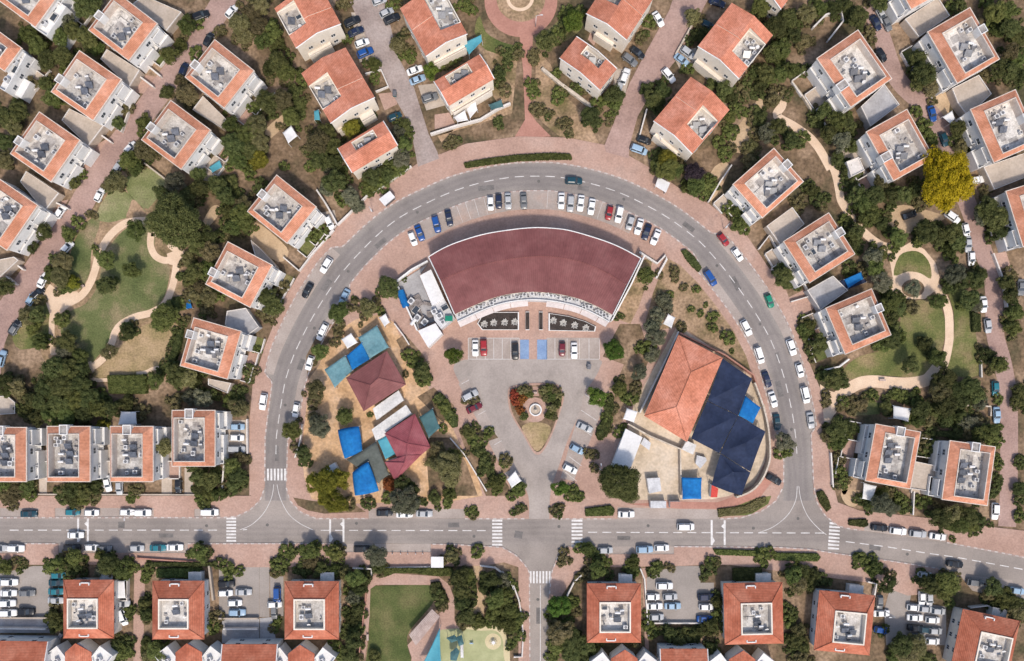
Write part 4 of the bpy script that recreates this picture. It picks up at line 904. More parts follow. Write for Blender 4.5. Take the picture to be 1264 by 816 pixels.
gable_house(q('a2',(950,505),(1160,382),(1102,255),(872,395)), 'small orange roof house above the dry verge, terrace set in its roof', 'fifth gabled house', 55, ridge='u', terr=(-.55,.42,.05,.9), rise=1.1, H=7.5, porch=[(-.9,.8,1.2,2.8)])
gable_house(q('a3',(407,68),(600,196),(730,-25),(535,-150)), 'orange gabled house at the top edge beside the rising lane, cream wall', 'sixth gabled house', 56, ridge='v', step=.1, terr=(-.75,-.05,-.2,.9), porch=[(-.4,.5,1.4,2.8)])
gable_house(q('a3',(283,288),(470,432),(548,330),(347,165)), 'small orange gabled house beside the garden stem walk, terrace in its back slope', 'seventh gabled house', 57, ridge='v', terr=(-.45,.45,.1,.98), rise=1.2, H=7.5)
gable_house(q('a3',(742,590),(925,752),(1073,515),(885,362)), 'orange gabled house at lane foot with white awning, grey roof terrace', 'eighth gabled house', 58, ridge='v', step=0.15, terr=(.1,.95,-.4,.45), porch=[(-.7,.5,1.3,2.8)])
gable_house(q('a3',(945,225),(1145,390),(1284,160),(1090,15)), 'big orange gabled house above the lane foot house, grey terrace to one side', 'ninth gabled house', 59, ridge='v', step=.05, terr=(.15,1.0,-.45,.6), porch=[(-.8,.6,1.4,2.8)])
gable_house(q('a4',(45,-20),(130,45),(205,-60),(110,-130)), 'orange roof corner at the top edge among dark trees', 'tenth gabled house', 60, ridge='v', H=7)
# row of roofs cut by the lower edge
gable_house(q('d1',(-80,900),(225,905),(232,722),(-80,718)), 'red roof house cut by the lower corner, white end wall', 'lower corner house', 61, H=6, rise=1.4, wall='plaster', tilem='tilered', group='red roofs cut by the lower picture edge')
for k, (x0, x1, y0, tl, lab, sh) in enumerate(((792,1035,722,'d1','__',''),)): pass
def dart_house(cx, cy, label, short, seed, t):
    """small red gable between two splayed white terraces, cut by the lower edge"""
    p = Z(t, cx, cy); c = g(p[0], p[1], 5); c.z = 0
    root = empty('gabled_house', c, 0); tag(root, label, 'house', 'red roofs cut by the lower picture edge'); LAND.append((short, p[0], p[1] + 12))
    a, b = 5.2, 5.0; oy = -5.6
    w = MB(); w.prism([(-a, oy - b), (a, oy - b), (a * .62, oy + b * .5), (0, oy + b), (-a * .62, oy + b * .5)], 0, 4.8); w.build('wall', M['plaster'], root)
    r = MB()
    plane_solid(r, [(0, oy + b + .3, 6.4), (-a*.62 - .3, oy + b*.5, 5.0), (-a*.62 - .3, oy - b, 5.0), (0, oy - b, 6.4)]); plane_solid(r, [(0, oy + b + .3, 6.4), (0, oy - b, 6.4), (a*.62 + .3, oy - b, 5.0), (a*.62 + .3, oy + b*.5, 5.0)])
    roof_obj(r, 'roof_tiles', M['tilered'], root)
    d = MB()
    for s in (-1, 1):
        Mx = Matrix.Translation((s * 5.6, oy + .5, 0)) @ Matrix.Rotation(-s * R(38), 4, 'Z')
        d.box(-2.2, 2.2, -4, 3, 0, 4.2, 0, Mx); d.box(-2.2, 2.2, 2.8, 3, 4.202, 5.0, 0, Mx); d.box(-2.2, -2, -4, 2.798, 4.202, 5, 0, Mx); d.box(2, 2.2, -4, 2.798, 4.202, 5, 0, Mx)
    d.build('side_terrace', M['plaster'], root)
    add_clutter(root, 'air_conditioner', 5.4, oy + .6, 4.2, .5, 1.3); add_clutter(root, 'air_conditioner', -5.8, oy + .2, 4.2, .5, 1.2); add_clutter(root, 'water_tank', 6.2, oy - 1.2, 4.2, .6); add_clutter(root, 'skylight', -5.6, oy - 1.8, 4.2, .6)
    FOOT.append([(c.x - 8, c.y - 12), (c.x + 8, c.y - 12), (c.x + 8, c.y - 1), (c.x - 8, c.y - 1)])
    return root
dart_house(375, 718, 'small red gable between splayed white terraces, below the alley hip house', 'alley dart house', 71, 'd1')
dart_house(905, 718, 'small red gable between splayed white terraces, below the second hip house', 'second dart house', 72, 'd1')
dart_house(240, 725, 'small red gable between splayed white terraces, below the playground hip house', 'third dart house', 73, 'd2')
dart_house(585, 748, 'small red gable between splayed white terraces, below the side street hip house', 'side street dart house', 74, 'd3')
dart_house(1150, 752, 'small red gable between splayed white terraces, below the hedge hip house', 'hedge dart house', 75, 'd3')
for t, x0, x1, y0, lab, sh, sd in (('d1',1065,1330,735,'red roof house cut by the lower edge, next to the second car lot','lot end house',76),('d3',756,984,757,'red roof house cut by the lower edge, dark trees above it','tree-shaded red house',77)):
    gable_house(q(t,(x0,y0+190),(x1,y0+190),(x1,y0),(x0,y0)), lab, sh, sd, H=6, rise=1.3, wall='plaster', tilem='tilered', group='red roofs cut by the lower picture edge')
# white stepped terraces at the left edge
def stepped(corners, label, short, seed):
    c, rz, a, b = frame_of(corners, 6)
    root = empty('terraced_block', c, rz); tag(root, label, 'house block', None); LAND.append((short, sum(p[0] for p in corners)/4, sum(p[1] for p in corners)/4))
    w = MB(); w.box(-a, a, -b, b, 0, 5.5); w.box(-a, a, -b, -b + .2, 5.502, 6.4); w.box(-a, -a + .2, -b + .2, b, 5.502, 6.4); w.box(a - .2, a, -b + .2, b, 5.502, 6.4); w.box(-a*.9, 0, -b - 2.5, -b - .002, 0, 2.8); w.box(-a*.9, 0, -b - 2.5, -b - 2.3, 2.802, 3.6)
    w.build('wall', M['plaster'], root)
    for x in (-.6, 0, .6): add_window(root, (x*a, -b, 3.4), 0, 1.3, 1.2)
    add_clutter(root, 'air_conditioner', -.5*a, 0, 5.5, 0, 1.3); add_clutter(root, 'air_conditioner', .4*a, .3*b, 5.5, 0, 1.3); add_clutter(root, 'skylight', .1*a, -.4*b, 5.5, 0, 1.5)
    FOOT.append([tuple(c.xy + Matrix.Rotation(rz, 2) @ Vector(p)) for p in ((-a,-b-3),(a,-b-3),(a,b),(-a,b))])
well_house('house', q('a1', (20,338),(95,238),(-60,95),(-150,220)), 'white house cut by the picture edge behind the lane row, tiled corner showing', 'back edge house', seed=81, group=GH, ring=(2.5,2.2,1.5,1.3))
stepped(q('a1', (30,440),(130,262),(95,240),(-10,420)), 'white stepped terraces below the tiled corner at the picture edge', 'stepped white block', 82)
stepped(q('a1', (215,190),(318,40),(250,-20),(165,110)), 'white stepped terraces beside the corner house at the picture top', 'upper stepped block', 83)

# linking beige decks (flat roofs of the lower storeys between neighbours)
def inv_g(x, y): return (x / S + 632, 408 - y / S)
def yard_patch(name, polys, z, m):
    mb = MB()
    for p in polys: mb.sheet(p, z)
    if mb.v: struct(name, mb, m)
YP = {'beige': [], 'pink': [], 'grass': [], 'soil': []}
ry = random.Random(3)
for root, short, A, B in FRONTS:
    c = root.location; Mr = Matrix.Rotation(root.rotation_euler[2], 2)
    def Wp(x, y): v = Mr @ Vector((x, y)); return (c.x + v.x, c.y + v.y)
    nseg = 3; wl_ = MB(); any_ = False
    for k in range(nseg):
        x0 = -A + 2 * A * k / nseg + .15; x1 = -A + 2 * A * (k + 1) / nseg - .15; d0 = B + (1.1 if k < 2 else 2.0); d1 = B + ry.uniform(4.4, 5.6)
        for d in (d1, d1 - 1.2, d1 - 2.2):
            if d - d0 > 1.2 and not any(inside(inv_g(*Wp(x, -d)), p) for x in (x0, x1) for p in PAVED): break
        else: continue
        YP[ry.choice(['beige', 'pink', 'beige', 'grass', 'soil', 'pink'])].append([Wp(x0, -d), Wp(x1, -d), Wp(x1, -d0), Wp(x0, -d0)])
        wl_.box(x0 - .25, x0 - .02, -d, -d0 - .02, 0, 1.2 + .01 * k); wl_.box(x0, x1, -d - .22, -d, 0, 1.0 + .004 * k); any_ = True
    if any_:
        o = wl_.build('garden_wall', M['whitewall']); o.location = c; o.rotation_euler = root.rotation_euler
        tag(o, f'low pale wall framing the front garden of the {short}', 'wall', 'front garden walls')
for k, z in (('beige', .052), ('pink', .056), ('grass', .06), ('soil', .048)): yard_patch({'beige': 'front_paving', 'pink': 'front_tiles', 'grass': 'front_lawn', 'soil': 'front_bed'}[k], YP[k], z, M[k])
def deck(pts, label, h=2.8, m='beige', name='roof_deck'):
    P = gp(pts, h); c = sum(P, Vector()) / len(P); c.z = 0
    root = empty(name, c, 0); tag(root, label, 'roof deck', 'beige flat decks linking houses')
    L = [(p.x - c.x, p.y - c.y) for p in P]
    FOOT.append([(p.x, p.y) for p in P])
    mb = MB(); mb.prism(L, 0, h, 0); mb.build('deck_slab', M[m], root)
    pm = MB(); n = len(L)
    ins = [tuple(Vector(p) * (1 - .22 / max(1, Vector(p).length))) for p in L]
    if area(L) < 0: L = L[::-1]; ins = ins[::-1]
    for i in range(n):
        j = (i + 1) % n; pm.prism([L[i], L[j], ins[j], ins[i]], h + .001, h + .35 + .001 * i)
    pm.build('parapet', M['whitewall'], root)
    return root
deck(ZZ('a1',[(515,238),(672,338),(622,418),(485,285)]), 'beige deck joining the second and third lane houses')
deck(ZZ('a1',[(335,522),(500,604),(425,702),(298,578)]), 'beige deck joining the third and fourth lane houses')
deck(ZZ('b1',[(128,45),(285,150),(215,238),(100,95)]), 'beige deck joining the fourth and last lane houses')
deck(ZZ('a1',[(690,-20),(872,60),(800,150),(640,20)]), 'beige deck at the top edge above the lane hedge')
deck(ZZ('a1',[(975,462),(1085,572),(1065,615),(925,527)]), 'beige deck joining the two houses above the park')
deck(ZZ('a4',[(705,92),(860,-10),(915,75),(770,175)]), 'beige deck below the top edge house')
deck(ZZ('a4',[(925,415),(1050,352),(1110,440),(1000,545),(950,480)]), 'beige deck between stepped corner house and edge house')
deck(ZZ('a4',[(500,500),(610,395),(680,490),(545,592)]), 'grey panelled deck above the yellow tree house', m='greydeck')
deck(ZZ('b4',[(60,300),(180,212),(237,290),(125,388)]), 'tan deck between white sail house and blue tarp house')
deck(ZZ('b4',[(250,600),(370,532),(440,600),(310,692)]), 'grey tan deck above the teardrop park house', m='greydeck')
deck(ZZ('c4',[(750,640),(855,662),(845,785),(730,768)]), 'beige deck between the two lower houses')
deck(ZZ('b4',[(1072,25),(1264,-40),(1300,60),(1122,130)]), 'beige deck at the picture edge above the cut-off house')
deck(ZZ('b4',[(432,0),(490,-22),(517,40),(455,70)]), 'small pale deck beside the brown footpath', m='whitewall')
deck(ZZ('c1',[(1000,262),(1110,284),(1092,332),(1000,292)]), 'small beige deck below the straw lawn house')
deck(ZZ('b2',[(0,375),(50,420),(120,500),(100,530),(20,450)]), 'narrow tan deck between shelter house and middle crescent house', m='beige')
deck(ZZ('b1',[(1090,715),(1180,700),(1243,790),(1150,860),(1080,780)]), 'pale deck between middle crescent house and straw lawn house', m='greydeck')
deck(ZZ('b1',[(-60,480),(70,455),(90,470),(0,555),(-60,560)]), 'beige deck below the last lane house')
deck(ZZ('c1',[(-20,345),(40,345),(75,375),(75,430),(-20,435)]), 'pale rounded patio at the picture edge beside the grove', m='beige', h=.6)
# ---------------------------------------------------------------- special buildings
def top_level(name, label, cat, pts, h=0, group=None, short=None):
    P = gp(pts, h); c = sum(P, Vector()) / len(P); c.z = 0
    root = empty(name, c, 0); tag(root, label, cat, group)
    if short: LAND.append((short, sum(p[0] for p in pts)/len(pts), sum(p[1] for p in pts)/len(pts)))
    return root, c
def rel(P, c): return [(p[0] - c.x, p[1] - c.y, p[2]) for p in P]
def resample(pl, n):
    D = [0]
    for i in range(1, len(pl)): D.append(D[-1] + math.dist(pl[i], pl[i-1]))
    out = []
    for k in range(n):
        s_ = D[-1] * k / (n - 1)
        i = next((j for j in range(1, len(pl)) if D[j] >= s_ - 1e-9), len(pl) - 1)
        t = (s_ - D[i-1]) / max(1e-9, D[i] - D[i-1]); out.append((pl[i-1][0] + (pl[i][0]-pl[i-1][0]) * t, pl[i-1][1] + (pl[i][1]-pl[i-1][1]) * t))
    return out
NA = 44
outer = resample(smooth([(529,317),(547,306.5),(567.5,298),(598,289),(630,283.7),(658.6,281),(682,281.8),(705,285),(743.6,296.5),(768,306.5),(791,319)], 6, False), NA)
ridge = resample(smooth([(543,346),(570,334),(600,325),(630,319),(655,316),(680,316),(715,322),(749,336),(774.5,352)], 6, False), NA)
innr = resample(smooth([(561,388),(585,377),(605,369),(625,363.5),(648,360.5),(668,360.5),(690,363),(714,368.5),(736,377.6),(756.5,388.7)], 6, False), NA)
hall, hc = top_level('crescent_hall', 'crescent shaped hall with maroon sheet roof at the centre of the semicircle', 'hall', [(660, 335)], 0, None, 'maroon hall')
LAND += [('maroon hall', 550, 350), ('maroon hall', 770, 350)]
Po, Pr, Pi = rel(gp(outer, 7.2), hc), rel(gp(ridge, 8.3), hc), rel(gp(innr, 7.0), hc)
def strip_solid(mb, A, B, th=.2):
    for i in range(len(A) - 1): plane_solid(mb, [A[i], A[i+1], B[i+1], B[i]], th)
r = MB(); strip_solid(r, Po, Pr); o = roof_obj(r, 'upper_roof', M['maroon'], hall, across_uv)
Pr2 = [(x, y, z - .3) for x, y, z in Pr]
r = MB(); strip_solid(r, Pr2, Pi); o = roof_obj(r, 'lower_roof', M['maroon'], hall, across_uv)
w = MB()
foot = [(x * .995, y * .99) for x, y, z in Po] + [(x * .995, y * 1.01 + .2) for x, y, z in Pi[::-1]]
w.prism(foot, 0, 6.5); w.build('wall', M['cream'], hall)
FOOT.append([(x + hc.x, y + hc.y) for x, y in foot])
rim = MB()
for Aa in (Po,):
    for i in range(len(Aa) - 1): rim.tube(Vector(Aa[i]) + Vector((0,0,.05)), Vector(Aa[i+1]) + Vector((0,0,.05)), .16, .16, 5)
for a_, b_ in ((Po[0], Pr[0]), (Pr[0], Pi[0]), (Po[-1], Pr[-1]), (Pr[-1], Pi[-1])): rim.tube(Vector(a_) + Vector((0,0,.05)), Vector(b_) + Vector((0,0,.05)), .15, .15, 6)
rim.build('roof_edge', M['plaster'], hall)
M['awn'] = mat('grey_rose_canvas', [(.46,.41,.4),(.54,.49,.475)], .5, 2, rough=.8, fine_amt=.06)
# plant gallery along the inner edge, awning band, front arcade
def offs(pl, d): 
    A, B = ribbon(pl, d, d); return ssub(B) if math.dist(B[0], (650, 600)) < math.dist(A[0], (650, 600)) else ssub(A)
g1 = offs(innr, 9.5); g2 = offs(innr, 17.5)
PA = rel(gp(innr, 5.0), hc); PB = rel(gp(g1, 5.0), hc); PC = rel(gp(g2, 3.2), hc); PBl = rel(gp(g1, 4.2), hc)
mb = MB()
for i in range(NA - 1): mb.prism([PA[i][:2], PA[i+1][:2], PB[i+1][:2], PB[i][:2]], 0, 5.0)
mb.build('plant_gallery', M['greysheet'], hall)
mb = MB()
for i in range(NA - 1): mb.prism([PB[i][:2], PB[i+1][:2], tuple(Vector(PB[i+1][:2]) + Vector((0,-.25))), tuple(Vector(PB[i][:2]) + Vector((0,-.25)))], 4.9, 5.7)
mb.build('gallery_parapet', M['plaster'], hall)
rn = random.Random(4)
for i in range(1, NA - 1):
    for k in range(1):
        t = rn.uniform(.3, .7); x = PA[i][0] * (1-t) + PB[i][0] * t; y = PA[i][1] * (1-t) + PB[i][1] * t
        add_clutter(hall, 'air_conditioner' if rn.random() < .72 else 'vent_pipe', x, y, 5.0, rn.uniform(-.3, .3), rn.uniform(.85, 1.2))
k0 = [0, 5, 10, 15, 20, 25, 30, 35, 40, 43]
for k in range(len(k0) - 1):
    if k == 4: continue
    mb = MB()
    for i in range(k0[k], k0[k+1]):
        a0 = Vector(PBl[i]) + Vector((0,-.3,0)); a1 = Vector(PBl[i+1]) + Vector((0,-.3,0)); b0 = Vector(PC[i]); b1 = Vector(PC[i+1])
        if i == k0[k+1] - 1: a1 = a0.lerp(a1, .85); b1 = b0.lerp(b1, .85)
        plane_solid(mb, [a0, a1, b1, b0], .12)
    mb.build('awning', M['awn'], hall)
# wings at the west end
wing, wc = top_level('side_wing', 'flat roofed wing at the hall end with white roofs and a grey plant yard', 'building', [(525, 385)], 0, None, 'hall wing')
def block(mb, pts, z0, z1, c, mi=0): mb.prism([(p.x - c.x, p.y - c.y) for p in gp(pts, z1)], z0, z1, mi)
mb = MB(); block(mb, ZZ('b2',[(808,545),(862,515),(925,655),(868,690)]), 0, 5.2, wc); mb.build('white_roof', M['white'], wing)
mb = MB(); block(mb, ZZ('b2',[(862,692),(926,657),(975,745),(910,800),(880,760)]), 0, 4.4, wc); mb.build('service_roof', M['greysheet'], wing)
mb = MB(); block(mb, ZZ('c2',[(800,32),(884,-4),(916,46),(848,112)]), 0, 4.2, wc); mb.build('lower_white_roof', M['white'], wing)
mb = MB(); block(mb, ZZ('b2',[(705,580),(845,490),(806,545),(866,692),(880,762),(800,800)]), 0, .5, wc); mb.build('yard_floor', M['greydeck'], wing)
ywall = [Z('b2',700,578),Z('b2',775,520),Z('b2',850,480)]
for (x, y, kd, s) in ((880,720,'air_conditioner',1.5),(905,740,'air_conditioner',1.6),(930,700,'skylight',1.4),(920,770,'air_conditioner',1.3)):
    p = g(*Z('b2',x,y),4.4); add_clutter(wing, kd, p.x - wc.x, p.y - wc.y, 4.4, .5, s)
for (x, y, kd, s) in ((770,670,'air_conditioner',1.7),(790,710,'skylight',1.6),(800,750,'air_conditioner',1.8),(780,770,'water_tank',1.4),(835,770,'air_conditioner',1.8)):
    p = g(*Z('b2',x,y),.5); add_clutter(wing, kd, p.x - wc.x, p.y - wc.y, .5, .9, s)
for P in ([(808,545),(862,515),(925,655),(868,690)],[(862,692),(926,657),(975,745),(910,800)]): FOOT.append([tuple(v.xy) for v in gp(ZZ('b2',P),4)])
FOOT.append([tuple(v.xy) for v in gp(ZZ('c2',[(800,32),(884,-4),(916,46),(848,112)]),4)])
jb = MB(); rj = random.Random(8)
for k in range(26):
    x_, y_ = rj.uniform(755, 870), rj.uniform(650, 800)
    if not inside((x_, y_), [(745,640),(850,640),(880,762),(800,800),(760,720)]): continue
    p = g(*Z('b2', x_, y_), .5); w1, w2, a_ = rj.uniform(.4, 1.5), rj.uniform(.4, 1.1), rj.uniform(0, 3)
    jb.box(-w1, w1, -w2, w2, 0, rj.uniform(.15, .7), 0, Matrix.Translation((p.x - wc.x, p.y - wc.y, .505 + k * .004)) @ Matrix.Rotation(a_, 4, 'Z'))
o_ = jb.build('yard_junk', M['rust'], wing); o_['kind'] = 'stuff'
tk, tcn = top_level('storage_tank', 'blue storage tank lying in the grey yard at the hall end', 'tank', [Z('b2',733,660)])
mb = MB(); mb.smooth = False; mb.cyl((0,0),1.0,1.0,-2.3,2.3,18,0, Matrix.Rotation(R(20),4,'Z') @ Matrix.Translation((0,0,1.6)) @ Matrix.Rotation(R(90),4,'X')); mb.build('tank_shell', M['blue'], tk)
mb = MB(); mb.box(-.9,.9,-1.3,-1.0,.14,.8); mb.box(-.9,.9,1.0,1.3,.14,.8); mb.build('cradle', M['darkmetal'], tk)
bn, bc = top_level('waste_skip', 'small green skip standing on the grey service roof', 'skip', [Z('b2',950,752)], 4.4)
bn.location = g(*Z('b2',950,752), 4.4)
mb = MB(); mb.prism([(-.9,-.6),(.9,-.6),(.9,.6),(-.9,.6)],.02,1.0,0); mb.box(-1.0,1.0,-.7,.7,1.002,1.1); mb.build('skip_body', M['car_green'], bn)
# entrance planters
def planter(pts, label, n):
    root, c = top_level('planter_bed', label, 'planter', pts)
    P = [(p.x - c.x, p.y - c.y) for p in gp(pts, .6)]
    if area(P) < 0: P = P[::-1]
    i2 = [tuple(Vector(p) * .95) for p in P]
    mb = MB()
    for i in range(len(P)):
        j = (i+1) % len(P); mb.prism([P[i], P[j], i2[j], i2[i]], .14, .75 + .001*i)
    mb.build('rim', M['plaster'], root)
    mb = MB(); mb.prism([tuple(Vector(p) * .945) for p in P], .14, .55); mb.build('mulch', M['planter'], root)
    return root, c
planter(ZZ('b3',[(-88,720),(80,720),(80,805),(-97,805),(-120,775)]), 'dark planter bed before the hall with pale rosettes, beside the wider car row', 3)
planter(ZZ('b3',[(222,725),(320,740),(400,765),(450,790),(445,812),(222,808)]), 'dark planter bed before the hall with pale rosettes, curved outer side', 4)
for (x, lab) in ((121, 'narrow dark planter slot beside the walkway, on the wider bed side'), (185, 'narrow dark planter slot beside the walkway, on the curved bed side')):
    planter(ZZ('b3',[(x-9,718),(x+9,718),(x+9,805),(x-9,805)]), lab, 0)
def rosette(pt, label, s=1.0):
    root, c = top_level('rosette_plant', label, 'plant', [pt], 0, 'pale rosettes in the dark hall planters')
    mb = MB()
    for k in range(34):
        a = k * 2.399; r_ = (.3 + .95 * (k / 34)) * s
        d = Vector((math.cos(a), math.sin(a), 0)); e_ = Vector((-d.y, d.x, 0)); b = Vector((0,0,.56))
        mb.face([b + d*.08, b + d*r_*.6 - e_*.2*s + Vector((0,0,.35)), b + d*r_ + Vector((0,0,.25 + .2*(1-k/34))), b + d*r_*.6 + e_*.2*s + Vector((0,0,.35))])
    mb.build('leaf_rosette', M['paleleaf'], root)
M['paleleaf'] = mat('pale_succulent', [(.45,.43,.4),(.58,.56,.53)], 3, 6, fine_amt=.15)
for i, (x, y) in enumerate(((245,762),(292,773),(347,784),(400,797))): rosette(Z('b3',x,y), f'pale rosette plant in the curved planter bed, {ORD[i]} from the walkway')
for i, (x, y) in enumerate(((60,768),(12,770),(-40,772),(-85,778))): rosette(Z('b3',x,y), f'pale rosette plant in the wider planter bed, {ORD[i]} from the walkway')
# ---------------------------------------------------------------- nursery school
def hip_roof_poly(name, t, pts, ridges, faces, label, short, H=4.2, rise=1.5, m='maroon', wall='cream', cat='building'):
    """pts: eave corners, ridges: ridge points, faces: index lists (corner i or 'r0')"""
    root, c = top_level(name, label, cat, ZZ(t, pts), H, None, short)
    E = rel(gp(ZZ(t, pts), H), c); Rg = rel(gp(ZZ(t, ridges), H + rise), c)
    r = MB()
    def get(k): return Rg[int(k[1:])] if isinstance(k, str) else E[k]
    for f in faces: plane_solid(r, [get(k) for k in f], .18)
    roof_obj(r, 'roof', M[m], root)
    rr = MB()
    seen = set()
    for f in faces:
        for i in range(len(f)):
            a, b = f[i], f[(i+1) % len(f)]
            if (isinstance(a, str) or isinstance(b, str)) and (str(b)+'|'+str(a)) not in seen:
                seen.add(str(a)+'|'+str(b)); rr.tube(Vector(get(a)) + Vector((0,0,.04)), Vector(get(b)) + Vector((0,0,.04)), .12, .12, 5)
    rr.build('ridge_cap', M[m], root)
    w = MB(); P = [tuple(Vector(p[:2]) * .93) for p in E]; w.prism(P, 0, H - .2); w.build('wall', M[wall], root)
    FOOT.append([(p[0] + c.x, p[1] + c.y) for p in E])
    return root, c
hip_roof_poly('nursery_building', 'c2', [(455,258),(650,128),(742,290),(540,418)], [(572,292),(610,258)], [(0,1,'r1','r0'),(1,2,'r1'),(2,3,'r0','r1'),(3,0,'r0')], 'maroon hip roof nursery block beside the blue and teal shade sails', 'upper nursery block')
hip_roof_poly('nursery_building', 'c2', [(640,525),(785,430),(860,590),(815,628),(690,752),(640,662),(700,640)], [(748,572),(745,630),(735,665)], [(0,1,'r0'),(1,2,'r0'),(2,3,'r1','r0'),(0,'r0','r1',6),(3,4,'r2','r1'),(4,5,'r2'),(5,6,'r1','r2')], 'maroon many-sided nursery block with folded lower roof', 'lower nursery block', m='maroonred')
def flat_block(name, t, pts, h, m, label, cat, z0=0, parapet=False, wallm='plaster', group=None):
    root, c = top_level(name, label, cat, ZZ(t, pts), h, group)
    P = [(p.x - c.x, p.y - c.y) for p in gp(ZZ(t, pts), h)]
    mb = MB(); mb.prism(P, z0, h - .12); mb.build('wall', M[wallm], root)
    mb = MB(); mb.prism([tuple(Vector(p) * 1.03) for p in P], h - .118, h); mb.build('roof', M[m], root)
    FOOT.append([tuple(v.xy) for v in gp(ZZ(t, pts), h)])
    return root, c
flat_block('roofed_passage', 'c2', [(585,405),(705,320),(728,365),(602,458)], 3.2, 'whitedirty', 'stained white flat roof under the upper nursery block', 'building')
flat_block('roofed_passage', 'c2', [(580,505),(740,390),(766,432),(645,518),(648,535),(600,556)], 3.0, 'whitedirty', 'stained white flat roof above the lower nursery block', 'building')
def sail(t, pts, h, m, label, group=None, dip=.5, n=8, mast=True):
    """four (or three) cornered tensioned canopy on masts"""
    root, c = top_level('shade_sail', label, 'shade sail', ZZ(t, pts), h, group)
    P = [Vector(p) for p in rel(gp(ZZ(t, pts), h), c)]
    for i, p in enumerate(P): p.z += (.35 if i % 2 else -.25)
    mb = MB(); mb.smooth = True
    if len(P) == 4:
        def pt(u, v):
            u2 = u + .0; a = P[0].lerp(P[1], u); b = P[3].lerp(P[2], u); p = a.lerp(b, v)
            ctr = (P[0]+P[1]+P[2]+P[3]) / 4; e = (1 - 4*(u-.5)**2) * (4*(v-.5)**2) + (4*(u-.5)**2) * (1 - 4*(v-.5)**2)
            p = p.lerp(ctr, (.03 if dip > 0 else -.05) * e); p.z -= dip * (1 - 4*(u-.5)**2) * (1 - 4*(v-.5)**2); return p
        k = len(mb.v)
        for i in range(n + 1):
            for j in range(n + 1): mb.v.append(tuple(pt(i/n, j/n)))
        for i in range(n):
            for j in range(n): mb.f.append((k + i*(n+1) + j, k + (i+1)*(n+1) + j, k + (i+1)*(n+1) + j+1, k + i*(n+1) + j+1)); mb.m.append(0)
    else:
        ctr = sum(P, Vector()) / 3
        k = len(mb.v); idx = {}
        for i in range(n + 1):
            for j in range(n + 1 - i):
                u, v = i/n, j/n; p = P[0]*(1-u-v) + P[1]*u + P[2]*v; w_ = 27*u*v*(1-u-v)
                e = 4*(u*v*(1-u-v < .01) + u*(1-u-v)*(v < .01) + v*(1-u-v)*(u < .01)); p = p.lerp(ctr, .1*e); p.z -= dip*w_
                idx[i, j] = len(mb.v); mb.v.append(tuple(p))
        for i in range(n):
            for j in range(n - i):
                mb.f.append((idx[i,j], idx[i+1,j], idx[i,j+1])); mb.m.append(0)
                if i + j < n - 1: mb.f.append((idx[i+1,j], idx[i+1,j+1], idx[i,j+1])); mb.m.append(0)
    o = mb.build('canopy', M[m], root)
    so = o.modifiers.new('thickness', 'SOLIDIFY'); so.thickness = .03
    for p in P:
        ms = MB(); ms.tube((p.x, p.y, .1), (p.x, p.y, p.z + .05), .08, .07, 8); ms.build('mast', M['metal'], root)
    return root
NG = 'coloured shade canopies over the nursery yard'
sail('c2', [(350,218),(452,150),(487,222),(402,306)], 3.2, 'teal', 'teal shade canopy over orange sand, beside the nursery block', NG, .25)
sail('c2', [(512,64),(604,6),(660,112),(570,167)], 3.4, 'teal', 'grey teal shade canopy above the upper nursery block', NG, .25)
sail('c2', [(455,152),(535,86),(570,168),(486,222)], 3.0, 'blue', 'blue shade canopy between the two teal ones', NG, .2)
sail('c2', [(432,72),(480,44),(511,88),(463,118)], 2.8, 'white', 'small white awning above the blue nursery canopy', NG, .1)
sail('c2', [(414,508),(518,490),(532,606),(450,645)], 3.2, 'blue', 'blue domed shade canopy beside the orange sand', NG, -.5)
sail('c2', [(485,712),(562,660),(612,800),(500,822)], 3.2, 'blue', 'lower blue domed shade canopy near the yellow-green tree', NG, -.5)
sail('c2', [(455,650),(600,562),(662,722),(612,762)], 2.5, 'greynet', 'dark grey green net between the blue canopies and lower nursery block', NG, .2)
sail('c2', [(605,556),(652,535),(692,625),(645,648)], 3.0, 'turq', 'pale turquoise canopy against the lower nursery block', NG, .1)
sail('c2', [(805,446),(870,404),(906,498),(852,546)], 3.0, 'darkteal', 'dark teal canopy beside the lower nursery block and path', NG, .15)
# white lean-to in the sand yard
flat_block('garden_shed', 'c2', [(355,690),(400,665),(418,700),(415,720),(370,712)], 2.2, 'white', 'small white shed in the orange sand yard', 'shed')
